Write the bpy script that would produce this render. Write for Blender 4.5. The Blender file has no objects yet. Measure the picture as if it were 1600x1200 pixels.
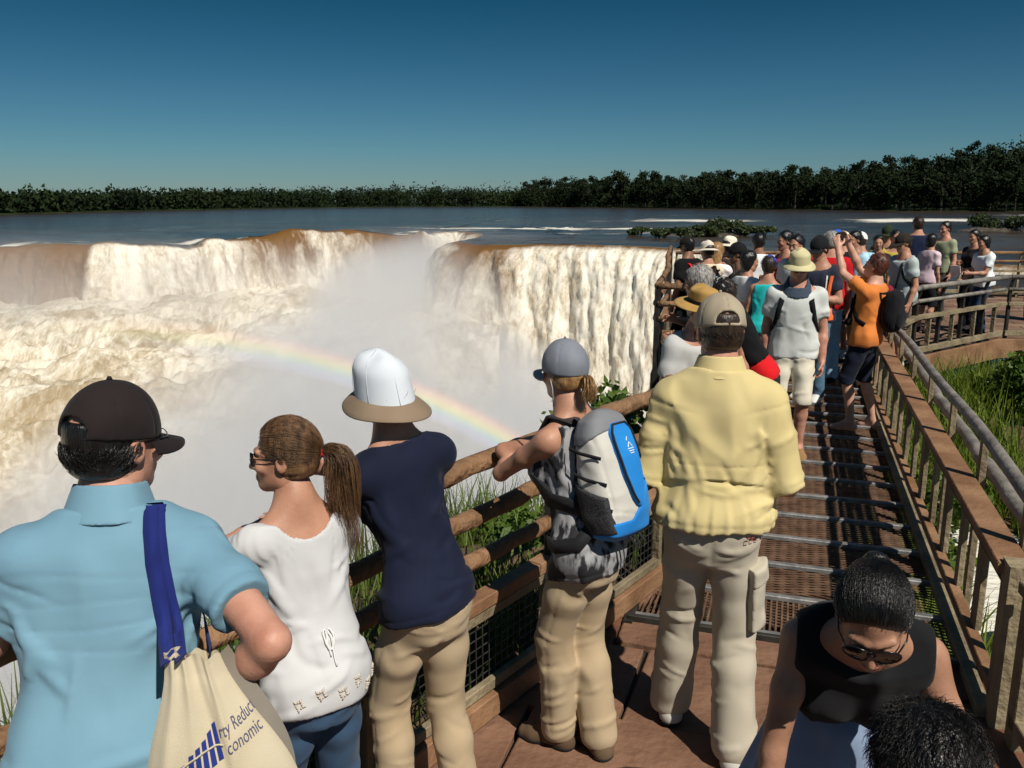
import bpy, bmesh, math, random
import numpy as np
from mathutils import Vector, Matrix

# ------------------------------------------------------------------ camera, sky, sun
scene = bpy.context.scene
R = math.radians
CAM_H = 2.1
PITCH = math.atan(285/1333)
cd = bpy.data.cameras.new('camera'); cam = bpy.data.objects.new('camera', cd)
scene.collection.objects.link(cam)
cam.location = (0, 0, CAM_H); cam.rotation_euler = (math.pi/2 - PITCH, 0, 0)
cd.sensor_width = 36.0; cd.lens = 36.0*1333/1600
cd.clip_start = 0.05; cd.clip_end = 6000
scene.camera = cam

SUN_AZ, SUN_EL = 149.0, 49.0          # degrees clockwise from the view direction (+Y), and above the horizon
world = bpy.data.worlds.new('World'); scene.world = world; world.use_nodes = True
wn = world.node_tree; wn.nodes.clear()
sky = wn.nodes.new('ShaderNodeTexSky'); sky.sky_type = 'NISHITA'; sky.sun_disc = False
sky.sun_elevation = R(SUN_EL); sky.sun_rotation = R(SUN_AZ)
sky.altitude = 200; sky.air_density = 1.0; sky.dust_density = 0.3; sky.ozone_density = 3.0
hs = wn.nodes.new('ShaderNodeHueSaturation'); hs.inputs['Saturation'].default_value = 1.1
tint = wn.nodes.new('ShaderNodeMixRGB'); tint.blend_type = 'MULTIPLY'; tint.inputs[0].default_value = 1.0
wtc = wn.nodes.new('ShaderNodeTexCoord'); wsp = wn.nodes.new('ShaderNodeSeparateXYZ'); wn.links.new(wtc.outputs['Generated'], wsp.inputs[0])
wcr = wn.nodes.new('ShaderNodeValToRGB'); wn.links.new(wsp.outputs['Z'], wcr.inputs[0])      # the deep teal of a polarised sky, by height above the horizon
we = wcr.color_ramp.elements; we[0].position = 0.0; we[0].color = (0.58, 0.80, 1.0, 1); we[1].position = 0.55; we[1].color = (0.26, 0.72, 0.76, 1)
x_ = we.new(0.06); x_.color = (0.40, 0.72, 0.88, 1); x_ = we.new(0.21); x_.color = (0.11, 0.44, 0.52, 1)
wn.links.new(wcr.outputs[0], tint.inputs[2])
bg = wn.nodes.new('ShaderNodeBackground'); bg.inputs[1].default_value = 0.05
wo = wn.nodes.new('ShaderNodeOutputWorld')
wn.links.new(sky.outputs[0], hs.inputs['Color']); wn.links.new(hs.outputs[0], tint.inputs[1])
wn.links.new(tint.outputs[0], bg.inputs[0]); wn.links.new(bg.outputs[0], wo.inputs[0])

sd = bpy.data.lights.new('sun', 'SUN'); sd.energy = 5.0; sd.angle = R(0.5); sd.color = (1.0, 0.94, 0.84)
sun = bpy.data.objects.new('sun', sd); scene.collection.objects.link(sun)
sv = Vector((math.sin(R(SUN_AZ))*math.cos(R(SUN_EL)), math.cos(R(SUN_AZ))*math.cos(R(SUN_EL)), math.sin(R(SUN_EL))))
sun.rotation_euler = sv.to_track_quat('Z', 'Y').to_euler(); sun.location = sv*60

scene.view_settings.view_transform = 'Standard'; scene.view_settings.look = 'None'
scene.view_settings.exposure = 0.0; scene.view_settings.gamma = 1.0
scene.render.engine = 'CYCLES'
scene.cycles.use_denoising = True
scene.cycles.max_bounces = 8; scene.cycles.transparent_max_bounces = 16
scene.cycles.volume_bounces = 2; scene.cycles.volume_step_rate = 2.0; scene.cycles.volume_max_steps = 128

COL = scene.collection
rng = np.random.default_rng(7)
random.seed(7)

# ------------------------------------------------------------------ helpers: objects
def tag(o, label=None, cat=None, group=None, kind=None):
    if label: o['label'] = label
    if cat: o['category'] = cat
    if group: o['group'] = group
    if kind: o['kind'] = kind
    return o
def empty(name, loc=(0,0,0), rz=0.0):
    o = bpy.data.objects.new(name, None); COL.objects.link(o)
    o.location = loc; o.rotation_euler = (0, 0, rz); o.empty_display_size = 0.1
    return o
def link_mesh(name, verts, faces, mat, parent=None, smooth=True):
    me = bpy.data.meshes.new(name)
    verts = np.asarray(verts, dtype=np.float32)
    if isinstance(faces, np.ndarray):
        k = faces.shape[1]
        me.vertices.add(len(verts)); me.vertices.foreach_set('co', verts.ravel())
        me.loops.add(faces.size); me.loops.foreach_set('vertex_index', faces.ravel().astype(np.int32))
        me.polygons.add(len(faces)); me.polygons.foreach_set('loop_start', (np.arange(len(faces))*k).astype(np.int32))
        me.polygons.foreach_set('loop_total', np.full(len(faces), k, dtype=np.int32))
        me.update(calc_edges=True); me.validate()
    else:
        me.from_pydata([tuple(map(float, v)) for v in verts], [], faces); me.update()
    if smooth: me.polygons.foreach_set('use_smooth', [True]*len(me.polygons))
    if mat: me.materials.append(mat)
    o = bpy.data.objects.new(name, me); COL.objects.link(o)
    if parent: o.parent = parent
    return o
def copy_tree(o, parent=None):
    c = o.copy(); COL.objects.link(c)
    if parent: c.parent = parent
    for ch in list(o.children): copy_tree(ch, c)
    return c

class MB:
    """collects boxes, bars, tubes; build() links them as one mesh"""
    def __init__(s): s.v = []; s.f = []
    def add(s, v, f):
        b = len(s.v); s.v += [tuple(map(float, p)) for p in v]; s.f += [tuple(i+b for i in q) for q in f]
    def frame_box(s, c, ax, ay, az, bev=0.0):
        """box with centre c and half-axis vectors; bev chamfers the four long edges along az"""
        c = np.array(c, float); ax = np.array(ax, float); ay = np.array(ay, float); az = np.array(az, float)
        if bev <= 0: prof = [(-1,-1),(1,-1),(1,1),(-1,1)]
        else:
            lx, ly = np.linalg.norm(ax), np.linalg.norm(ay); bx, by = min(.45, bev/lx), min(.45, bev/ly)
            prof = [(-1+bx,-1),(1-bx,-1),(1,-1+by),(1,1-by),(1-bx,1),(-1+bx,1),(-1,1-by),(-1,-1+by)]
        n = len(prof)
        v = [c+ax*p+ay*q-az for p,q in prof] + [c+ax*p+ay*q+az for p,q in prof]
        f = [tuple(range(n-1,-1,-1)), tuple(range(n,2*n))] + [(i,(i+1)%n,n+(i+1)%n,n+i) for i in range(n)]
        s.add(v, f)
    def box(s, x0,x1,y0,y1,z0,z1):
        s.frame_box(((x0+x1)/2,(y0+y1)/2,(z0+z1)/2),((x1-x0)/2,0,0),(0,(y1-y0)/2,0),(0,0,(z1-z0)/2))
    def bar(s, a, b, w, h, up=(0,0,1), bev=0.004):
        """rectangular bar from a to b, w across, h along up"""
        a = np.array(a, float); b = np.array(b, float); d = b-a; L = np.linalg.norm(d); d /= L
        up = np.array(up, float); sx = np.cross(d, up); sx /= np.linalg.norm(sx); u = np.cross(sx, d)
        s.frame_box((a+b)/2, sx*w/2, u*h/2, d*L/2, bev)
    def tube(s, pts, r, n=10, cap=True, jitter=0.0):
        pts = [np.array(p, float) for p in pts]; rs = r if hasattr(r, '__len__') else [r]*len(pts)
        b = len(s.v); prev = None
        for i, p in enumerate(pts):
            d = pts[min(i+1, len(pts)-1)] - pts[max(i-1, 0)]; d = d/(np.linalg.norm(d)+1e-9)
            if prev is None:
                a = np.array((0,0,1.0)) if abs(d[2]) < .9 else np.array((1.0,0,0))
            else: a = prev
            u = a - d*np.dot(a, d); u /= np.linalg.norm(u)+1e-9; w = np.cross(d, u); prev = u
            for k in range(n):
                t = 2*math.pi*k/n; rr = rs[i]*(1+(random.uniform(-jitter, jitter) if jitter else 0))
                s.v.append(tuple(p + (u*math.cos(t)+w*math.sin(t))*rr))
        for i in range(len(pts)-1):
            for k in range(n):
                s.f.append((b+i*n+k, b+i*n+(k+1)%n, b+(i+1)*n+(k+1)%n, b+(i+1)*n+k))
        if cap:
            s.f.append(tuple(b+k for k in range(n-1,-1,-1))); s.f.append(tuple(b+(len(pts)-1)*n+k for k in range(n)))
    def build(s, name, mat, parent=None, smooth=False):
        o = link_mesh(name, s.v, s.f, mat, parent, smooth)
        return o
def grid_faces(nu, nv, closed=False):
    i = np.arange(nu-1 if not closed else nu)[:,None]; j = np.arange(nv-1)[None,:]
    i2 = (i+1) % nu
    a = i*nv+j; b = i2*nv+j; c = i2*nv+j+1; d = i*nv+j+1
    return np.stack([a,b,c,d], -1).reshape(-1,4)

# ------------------------------------------------------------------ helpers: noise and surface nets
_tab = np.random.default_rng(3).random((32,32,32)).astype(np.float32)
def vnoise(P):
    P = np.asarray(P, dtype=np.float32)
    i = np.floor(P).astype(np.int32); f = P-i; f = f*f*(3-2*f)
    x0,y0,z0 = (i[...,0]&31),(i[...,1]&31),(i[...,2]&31); x1,y1,z1 = (x0+1)&31,(y0+1)&31,(z0+1)&31
    fx,fy,fz = f[...,0],f[...,1],f[...,2]
    c = lambda a,b,d: _tab[a,b,d]
    a = c(x0,y0,z0)*(1-fx)+c(x1,y0,z0)*fx; b = c(x0,y1,z0)*(1-fx)+c(x1,y1,z0)*fx
    d = c(x0,y0,z1)*(1-fx)+c(x1,y0,z1)*fx; e = c(x0,y1,z1)*(1-fx)+c(x1,y1,z1)*fx
    return (a*(1-fy)+b*fy)*(1-fz)+(d*(1-fy)+e*fy)*fz
def smooth01(x): x = np.clip(x,0,1); return x*x*(3-2*x)
def fbm(P, octv=4, gain=.5, lac=2.03):
    P = np.asarray(P, dtype=np.float32); s = 0; a = 1; t = 0
    for k in range(octv):
        s = s+a*vnoise(P+17.3*k); t += a; a *= gain; P = P*lac
    return s/t
def surface_nets(fn, lo, hi, res):
    lo = np.array(lo, float); hi = np.array(hi, float)
    n = np.maximum(np.ceil((hi-lo)/res).astype(int)+1, 3)
    B_ = 4; nb = -(-n//B_); n = nb*B_                     # evaluate coarsely first, then only the blocks near the surface
    ctr = np.stack(np.meshgrid(*[lo[k]+res*(np.arange(nb[k])*B_+(B_-1)/2) for k in range(3)], indexing='ij'), -1).astype(np.float32)
    dc = fn(ctr).astype(np.float32)
    V = np.repeat(np.repeat(np.repeat(dc,B_,0),B_,1),B_,2)
    act = np.argwhere(np.abs(dc) < res*B_*1.5+.022)
    loc = np.stack(np.meshgrid(*[np.arange(B_)]*3, indexing='ij'), -1).reshape(-1,3)
    I = (act[:,None,:]*B_+loc[None]).reshape(-1,3)
    if len(I): V[I[:,0],I[:,1],I[:,2]] = fn((lo+I*res).astype(np.float32))
    for k in range(3):                       # close the surface at the box
        sl = [slice(None)]*3; sl[k] = 0; V[tuple(sl)] = np.maximum(V[tuple(sl)], res*.3); sl[k] = -1; V[tuple(sl)] = np.maximum(V[tuple(sl)], res*.3)
    s = V < 0
    cs = np.zeros(tuple(n-1), dtype=np.int8)
    for dx in (0,1):
        for dy in (0,1):
            for dz in (0,1):
                cs += s[dx:n[0]-1+dx, dy:n[1]-1+dy, dz:n[2]-1+dz]
    act = (cs > 0) & (cs < 8)
    idx = np.full(act.shape, -1, np.int64); I = np.argwhere(act); idx[act] = np.arange(len(I))
    if len(I) == 0: return np.zeros((0,3)), np.zeros((0,4), int)
    acc = np.zeros((len(I),3)); cnt = np.zeros(len(I))
    for d in range(3):
        e = np.eye(3, dtype=int)[d]; o1, o2 = [k for k in range(3) if k != d]
        for u in (0,1):
            for w in (0,1):
                off = np.zeros(3, int); off[o1] = u; off[o2] = w
                A = I+off; B = A+e
                va = V[A[:,0],A[:,1],A[:,2]]; vb = V[B[:,0],B[:,1],B[:,2]]
                m = (va < 0) != (vb < 0); t = np.where(m, va/np.where(m, va-vb, 1), 0)
                acc[m] += (off + np.outer(t, e))[m]; cnt[m] += 1
    verts = lo + (I + acc/cnt[:,None])*res
    F = []
    for d in range(3):
        o1, o2 = (d+1)%3, (d+2)%3
        sl0 = [slice(0,n[k]) for k in range(3)]; sl0[d] = slice(0,n[d]-1); sl1 = list(sl0); sl1[d] = slice(1,n[d])
        a, b = s[tuple(sl0)], s[tuple(sl1)]
        E = np.argwhere(a != b); E = E[(E[:,o1] > 0) & (E[:,o2] > 0) & (E[:,o1] < n[o1]-1) & (E[:,o2] < n[o2]-1)]
        if len(E) == 0: continue
        fl = s[E[:,0],E[:,1],E[:,2]]
        def ix(p, q):
            X = E.copy(); X[:,o1] -= p; X[:,o2] -= q
            return idx[X[:,0],X[:,1],X[:,2]]
        q = np.stack([ix(1,1), ix(0,1), ix(0,0), ix(1,0)], -1)
        q[~fl] = q[~fl][:, ::-1]
        F.append(q)
    return verts, np.concatenate(F)

# ------------------------------------------------------------------ helpers: materials
def rgb(h):
    h = h.lstrip('#'); c = [int(h[i:i+2],16)/255 for i in (0,2,4)]
    return tuple((x/12.92 if x <= .04045 else ((x+.055)/1.055)**2.4) for x in c)
_mc = {}
def M(name, col, col2=None, scale=6.0, stretch=(1,1,1), detail=4, rough=.7, bump=0.0, bscale=60.0, bstretch=(1,1,1), spec=.3,
      metal=0.0, crease=0.0, crease_scale=7.0, contrast=(.35,.65), sheen=0.0, bump2=0.0, b2scale=8.0, trans=0.0, sss=0.0, coord='Object'):
    if name in _mc: return _mc[name]
    m = bpy.data.materials.new(name); m.use_nodes = True; nt = m.node_tree; N = nt.nodes; L = nt.links
    p = N['Principled BSDF']; p.inputs['Roughness'].default_value = rough; p.inputs['Metallic'].default_value = metal
    p.inputs['Specular IOR Level'].default_value = spec
    if sheen: p.inputs['Sheen Weight'].default_value = sheen
    if sss:
        p.inputs['Subsurface Weight'].default_value = sss; p.inputs['Subsurface Radius'].default_value = (.012,.005,.003); p.inputs['Subsurface Scale'].default_value = 1.0
    tc = N.new('ShaderNodeTexCoord')
    def mp(st):
        q = N.new('ShaderNodeMapping'); q.inputs['Scale'].default_value = st; L.new(tc.outputs[coord], q.inputs[0]); return q.outputs[0]
    if col2 is None: col2 = tuple(min(1, c*1.18) for c in col)
    no = N.new('ShaderNodeTexNoise'); no.inputs['Scale'].default_value = scale; no.inputs['Detail'].default_value = detail
    L.new(mp(stretch), no.inputs['Vector'])
    cr = N.new('ShaderNodeValToRGB'); cr.color_ramp.elements[0].position = contrast[0]; cr.color_ramp.elements[1].position = contrast[1]
    cr.color_ramp.elements[0].color = (*col,1); cr.color_ramp.elements[1].color = (*col2,1)
    L.new(no.outputs[0], cr.inputs[0]); L.new(cr.outputs[0], p.inputs['Base Color'])
    h = None
    for amt, sc, st in ((bump, bscale, bstretch), (bump2, b2scale, (1,1,1))):
        if amt <= 0: continue
        bn = N.new('ShaderNodeTexNoise'); bn.inputs['Scale'].default_value = sc; bn.inputs['Detail'].default_value = 3
        L.new(mp(st), bn.inputs['Vector'])
        bp = N.new('ShaderNodeBump'); bp.inputs['Strength'].default_value = min(1, amt); bp.inputs['Distance'].default_value = 1.2/sc
        L.new(bn.outputs[0], bp.inputs['Height'])
        if h: L.new(h, bp.inputs['Normal'])
        h = bp.outputs[0]
    if crease > 0:        # fine creases of worn cloth
        cn = N.new('ShaderNodeTexNoise'); cn.noise_type = 'RIDGED_MULTIFRACTAL'; cn.inputs['Scale'].default_value = crease_scale; cn.inputs['Detail'].default_value = 2.5; cn.inputs['Distortion'].default_value = .55; cn.inputs['Roughness'].default_value = .45
        L.new(mp((1,1,.62)), cn.inputs['Vector']); bp = N.new('ShaderNodeBump'); bp.inputs['Strength'].default_value = crease; bp.inputs['Distance'].default_value = .03; L.new(cn.outputs[0], bp.inputs['Height'])
        if h: L.new(h, bp.inputs['Normal'])
        h = bp.outputs[0]
    if h: L.new(h, p.inputs['Normal'])
    if trans > 0:
        tr = N.new('ShaderNodeBsdfTranslucent'); L.new(cr.outputs[0], tr.inputs[0]); mx = N.new('ShaderNodeMixShader'); mx.inputs[0].default_value = trans
        L.new(p.outputs[0], mx.inputs[1]); L.new(tr.outputs[0], mx.inputs[2]); L.new(mx.outputs[0], N['Material Output'].inputs[0])
    _mc[name] = m
    return m
def at(px, py, z):
    """ground point under a pixel of the 1600x1200 photograph, at height z"""
    c, s = math.cos(PITCH), math.sin(PITCH); v = (py-600)/1333
    d = np.array([(px-800)/1333, c-v*s, -s-v*c]); t = (z-CAM_H)/d[2]
    return np.array([d[0]*t, d[1]*t, z])
def atY(px, py, Y):
    c, s = math.cos(PITCH), math.sin(PITCH); v = (py-600)/1333
    d = np.array([(px-800)/1333, c-v*s, -s-v*c]); t = Y/d[1]
    return np.array([d[0]*t, Y, CAM_H+d[2]*t])

# ================================================================== the river, the falls and the gorge
WZ = -1.5                                   # river surface (the deck is z = 0)
BR = np.array([(-95,30),(-84,50),(-70,62),(-56,69),(-43,71.5),(-36,72.5),(-29,74),(-26,79),(-23,82),(-18.5,84),(-14,85),(-11.2,89),(-10.4,96),(-9.4,103),(-6.5,106),(-4.2,102),(-3.1,94),
               (-3.5,86),(-4.7,80.5),(-4.2,77),(-1.5,75),(2,74),(5,73.2),(8,72),(11.5,70.8),(14.5,69),(18,65),(22,59),(27,52),(33,44),(38,35)], float)
def resample(poly, step):
    pts = [poly[0]]; P = np.vstack([2*poly[0]-poly[1], poly, 2*poly[-1]-poly[-2]])
    out = []
    for i in range(1, len(P)-2):
        p0,p1,p2,p3 = P[i-1],P[i],P[i+1],P[i+2]; n = max(2, int(np.linalg.norm(p2-p1)/step))
        for t in np.linspace(0,1,n,endpoint=False):
            out.append(.5*((2*p1)+(-p0+p2)*t+(2*p0-5*p1+4*p2-p3)*t*t+(-p0+3*p1-3*p2+p3)*t**3))
    out.append(poly[-1]); return np.array(out)
brink = resample(BR, .16)
# normal pointing into the gorge
tg = np.gradient(brink, axis=0); tg /= np.linalg.norm(tg, axis=1)[:,None]
k = np.ones(61)/61
nrm = np.stack([tg[:,1], -tg[:,0]], 1)
nrm = np.stack([np.convolve(np.pad(nrm[:,c], 30, mode='edge'), k, mode='valid') for c in (0,1)], 1)
nrm /= np.linalg.norm(nrm, axis=1)[:,None]
arc = np.concatenate([[0], np.cumsum(np.linalg.norm(np.diff(brink, axis=0), axis=1))])
NB = len(brink)
def side_of(p0, p1):                         # arc range between two x,y seeds
    a = np.argmin(((brink-np.array(p0))**2).sum(1)); b = np.argmin(((brink-np.array(p1))**2).sum(1)); return a, b
lobe = np.exp(-((brink[:,0]+19)/6.5)**2)*(brink[:,1] > 76)*(brink[:,0] < -9)
rough_edge = fbm(np.stack([arc*.35, arc*0, arc*0], 1), 4)-.5
brink_z = WZ + 1.0*lobe + rough_edge*(.35+.75*(brink[:,0] < -8))

def water_mat(name, amber):
    m = bpy.data.materials.new(name); m.use_nodes = True; nt = m.node_tree; N, L = nt.nodes, nt.links
    p = N['Principled BSDF']; p.inputs['Roughness'].default_value = .55; p.inputs['Specular IOR Level'].default_value = .25
    at_ = N.new('ShaderNodeAttribute'); at_.attribute_name = 'flow'
    sep = N.new('ShaderNodeSeparateXYZ'); L.new(at_.outputs['Vector'], sep.inputs[0])
    at2 = N.new('ShaderNodeAttribute'); at2.attribute_name = 'clear'
    # streaks that follow the fall: noise in (along the brink, down the fall)
    mp = N.new('ShaderNodeMapping'); mp.inputs['Scale'].default_value = (1.0,.16,1); L.new(at_.outputs['Vector'], mp.inputs[0])
    n1 = N.new('ShaderNodeTexNoise'); n1.inputs['Scale'].default_value = .8; n1.inputs['Detail'].default_value = 8; n1.inputs['Roughness'].default_value = .66; n1.inputs['Distortion'].default_value = .7
    L.new(mp.outputs[0], n1.inputs['Vector'])
    mp2 = N.new('ShaderNodeMapping'); mp2.inputs['Scale'].default_value = (1.0,.4,1); L.new(at_.outputs['Vector'], mp2.inputs[0])
    n2 = N.new('ShaderNodeTexNoise'); n2.inputs['Scale'].default_value = 1.1; n2.inputs['Detail'].default_value = 9; n2.inputs['Roughness'].default_value = .7; n2.inputs['Distortion'].default_value = 1.6
    L.new(mp2.outputs[0], n2.inputs['Vector'])
    n3 = N.new('ShaderNodeTexNoise'); n3.inputs['Scale'].default_value = 5.0; n3.inputs['Detail'].default_value = 6; n3.inputs['Roughness'].default_value = .7; n3.inputs['Distortion'].default_value = .8
    L.new(mp2.outputs[0], n3.inputs['Vector'])
    cr = N.new('ShaderNodeValToRGB'); e = cr.color_ramp.elements
    e[0].position = .34; e[0].color = (.30,.23,.14,1); e[1].position = .56; e[1].color = (.84,.79,.68,1)
    x = e.new(.44); x.color = (.62,.54,.41,1)
    mix = N.new('ShaderNodeMath'); mix.operation = 'MULTIPLY_ADD'; mix.inputs[1].default_value = .5; L.new(n1.outputs[0], mix.inputs[0])
    h = N.new('ShaderNodeMath'); h.operation = 'MULTIPLY'; h.inputs[1].default_value = .5; L.new(n2.outputs[0], h.inputs[0]); L.new(h.outputs[0], mix.inputs[2])
    h3 = N.new('ShaderNodeMath'); h3.operation = 'MULTIPLY_ADD'; h3.inputs[1].default_value = .30; L.new(n3.outputs[0], h3.inputs[0]); sc_ = N.new('ShaderNodeMath'); sc_.operation = 'MULTIPLY_ADD'; sc_.inputs[1].default_value = .85; sc_.inputs[2].default_value = -.07; L.new(mix.outputs[0], sc_.inputs[0]); L.new(sc_.outputs[0], h3.inputs[2]); mix = h3
    L.new(mix.outputs[0], cr.inputs[0])
    # clear amber water where it has not broken into foam yet
    cl = N.new('ShaderNodeMath'); cl.operation = 'MULTIPLY_ADD'; cl.inputs[1].default_value = 2.2; L.new(mix.outputs[0], cl.inputs[0]); cl.inputs[2].default_value = -1.1
    su = N.new('ShaderNodeMath'); su.operation = 'SUBTRACT'; su.use_clamp = True; L.new(at2.outputs['Fac'], su.inputs[0]); L.new(cl.outputs[0], su.inputs[1])
    cm = N.new('ShaderNodeMixRGB'); cm.inputs[2].default_value = (*amber,1); L.new(su.outputs[0], cm.inputs[0]); L.new(cr.outputs[0], cm.inputs[1])
    L.new(cm.outputs[0], p.inputs['Base Color'])
    bp = N.new('ShaderNodeBump'); bp.inputs['Strength'].default_value = .45; bp.inputs['Distance'].default_value = .5; L.new(mix.outputs[0], bp.inputs['Height']); L.new(bp.outputs[0], p.inputs['Normal'])
    return m
MAT_FALL = water_mat('falling_water', (.16,.075,.018))

def add_attr(o, name, arr):
    me = o.data
    if arr.ndim == 1:
        a = me.attributes.new(name, 'FLOAT', 'POINT'); a.data.foreach_set('value', arr.astype(np.float32))
    else:
        a = me.attributes.new(name, 'FLOAT_VECTOR', 'POINT'); a.data.foreach_set('vector', arr.astype(np.float32).ravel())

def curtain(name, i0, i1, T, prof_r, prof_z, rough, clear_fn, amp, seed=0):
    """sheet of falling water: brink points i0..i1, profile (distance out, drop) along T"""
    B = brink[i0:i1]; Nn = nrm[i0:i1]; A = arc[i0:i1]; bz = brink_z[i0:i1]
    nu, nv = len(B), len(T)
    out = np.interp(T, prof_r[0], prof_r[1]); drop = np.interp(T, prof_z[0], prof_z[1])
    kk = np.ones(5)/5
    out = np.convolve(np.pad(out,2,mode='edge'),kk,mode='valid'); drop = np.convolve(np.pad(drop,2,mode='edge'),kk,mode='valid')
    a = A[:,None]+0*T[None]; t = T[None]+0*A[:,None]
    ledge = fbm(np.stack([a*.12+seed, t*0, t*0],-1),3)-.5
    warp = (fbm(np.stack([a*.5, t*.22, t*0+seed],-1),3)-.5)
    n1 = fbm(np.stack([(a+warp*1.5)*.55, t*.10, t*0+seed],-1),5,.55)-.5
    n2 = fbm(np.stack([(a+warp*.8)*1.5, t*.42, t*0+seed+9],-1),5,.62)-.5
    w = smooth01((t-.3)/3.0)
    d = amp*w*(ledge*1.6+n1*1.7+n2*1.25)*rough
    o = out[None]*(1+ledge*(.35 if seed < 3 else 1.6))+d
    X = B[:,0][:,None]+Nn[:,0][:,None]*o; Y = B[:,1][:,None]+Nn[:,1][:,None]*o
    Z = bz[:,None]-drop[None]+ (n2*.5*w*amp)
    V = np.stack([X,Y,Z],-1).reshape(-1,3)
    ob = link_mesh(name, V, grid_faces(nu,nv), MAT_FALL)
    add_attr(ob, 'flow', np.stack([a, t, t*0+seed],-1).reshape(-1,3)); add_attr(ob, 'clear', clear_fn(a,t,B).reshape(-1))
    return ob

# --- right-hand curtain (the near edge of the horseshoe)
iR0, iR1 = side_of((-6.5,106),(38,35)); iR1 = NB
T = np.concatenate([np.linspace(0,4,30), np.linspace(4,42,150)[1:]])
pr = ([0,1.2,2.5,4,8,14,24,42],[0,1.1,2.0,2.7,3.6,4.3,5.2,6.6]); pz = ([0,1.2,2.5,4,8,14,24,42],[0,.22,.85,2.0,5.9,11.8,21.6,39.5])
def clear_right(a,t,B):
    side = (B[:,1] < 84)*(1-smooth01((B[:,0]+.5)/3.5))
    n = fbm(np.stack([a*.55,t*.15,t*0+3],-1),4)
    return np.clip(1.25-t/1.3,0,1)*1.0 + side[:,None]*np.clip(1.5-t/5.5,0,1)*(n*1.7) + np.clip(n-.56,0,1)*4*np.clip(1.2-t/9,0,1)
wf_r = curtain('waterfall', iR0, iR1, T, pr, pz, 1.0, clear_right, 1.0, 1)
tag(wf_r, 'tall curtain of cream and brown falling water right of the rising mist', 'waterfall', kind='structure')

# --- far and left fall: a short step down on to a boiling shelf
i0, i1 = 0, side_of((-6.5,106),(0,0))[0]+1
TL = np.concatenate([np.linspace(0,2.5,24), np.linspace(2.5,12,60)[1:]])
prl = ([0,.8,1.6,2.5,5,8,12],[0,.75,1.2,1.6,2.4,3.6,6.5]); pzl = ([0,.8,1.6,2.5,5,8,12],[0,.1,.5,1.2,3.6,6.0,7.6])
def clear_left(a,t,B):
    n = fbm(np.stack([a*.16,t*.03,t*0+6],-1),3); lb = np.exp(-((B[:,0]+19)/6)**2)[:,None]
    return np.clip(1.2-t/.8,0,1) + np.clip((n-.42)*11,0,1.4)*np.clip(1.6-t/6.0,0,1)*(1-.7*lb)+lb*np.clip((fbm(np.stack([a*.42,t*.22,t*0+16],-1),4)-.55)*9,0,.9)*np.clip(1.5-t/4.5,0,1)
wf_l = curtain('waterfall', i0, i1, TL, prl, pzl, 1.0, clear_left, 1.15, 4)
tag(wf_l, 'low far fall of amber and white water along the upper left brink', 'waterfall', kind='structure')

# --- the boiling shelf below it, and its plunge into the gorge
def shelf():
    u = np.concatenate([np.linspace(-110,-62,90), np.linspace(-62,-1,420)[1:]])
    S = np.concatenate([np.linspace(0,34,150), np.linspace(34,80,190)[1:]])
    py_ = np.interp(S, [0,10,20,28,34,40,48,60,80],[0,-9.5,-19,-26,-30.5,-33.5,-36,-39,-43])
    pz_ = np.interp(S, [0,10,20,28,34,40,48,60,80],[-5.9,-6.7,-8.2,-9.8,-12.2,-17,-24.5,-36,-55])
    kk = np.ones(9)/9
    py_ = np.convolve(np.pad(py_,4,mode='edge'),kk,mode='valid'); pz_ = np.convolve(np.pad(pz_,4,mode='edge'),kk,mode='valid')
    bx = np.array([-110,-85,-70,-56,-43,-36,-29,-24,-18,-13,-9,-5,-1.0]); by = np.array([58,60,64,68,70.5,71.5,73.5,79,83,86,92,92,90])
    y0 = np.interp(u, bx, by)
    a = u[:,None]+0*S[None]; s = S[None]+0*u[:,None]
    X = a.copy(); Y = y0[:,None]+py_[None]*(1+.004*(0*a)); Z = pz_[None]+0*a
    big = fbm(np.stack([a*.10,s*.10,s*0+2],-1),3)-.5
    w = fbm(np.stack([a*.3,s*.3,s*0+8],-1),3)-.5
    n1 = fbm(np.stack([(a+w*3)*.36,(s+w*3)*.30,s*0+5],-1),4,.5)-.5
    r = 1-np.abs(2*fbm(np.stack([(a+w*4)*.5,(s-w*4)*.42,s*0+15],-1),5,.55)-1)
    v = fbm(np.stack([(a+w*2)*.75,s*.16,s*0+25],-1),5,.6)-.5
    plunge = smooth01((s-27)/12)
    st_ = .45+.55*smooth01(s/14)
    Z = Z + st_*(1-plunge)*(big*2.6+n1*2.6+(r-.7)*1.6) + plunge*(big*2+n1*2.0+(r-.7)*1.6)
    Y = Y - plunge*(big*5+v*3.6+n1*2.2+(r-.7)*2.0)
    ob = link_mesh('rapids', np.stack([X,Y,Z],-1).reshape(-1,3), grid_faces(len(u),len(S)), MAT_SHELF)
    add_attr(ob, 'flow', np.stack([a, s*1.0, s*0+7],-1).reshape(-1,3))
    add_attr(ob, 'clear', (np.clip((fbm(np.stack([a*.22,s*.2,s*0+33],-1),5,.6)-.52)*5,0,.55)*(1-.35*plunge)).reshape(-1))
    tag(ob, 'boiling cream and brown rapids plunging into the gorge at left', 'rapids', kind='structure')
MAT_SHELF = water_mat('boiling_water', (.27,.19,.09))
_r = MAT_SHELF.node_tree.nodes['Color Ramp'].color_ramp.elements; _r[0].color = (.25,.185,.11,1); _r[1].color = (.52,.44,.32,1); _r[2].color = (.78,.72,.60,1)
MAT_SHELF.node_tree.nodes['Mapping'].inputs['Scale'].default_value = (1,.5,1)
shelf()

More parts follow.
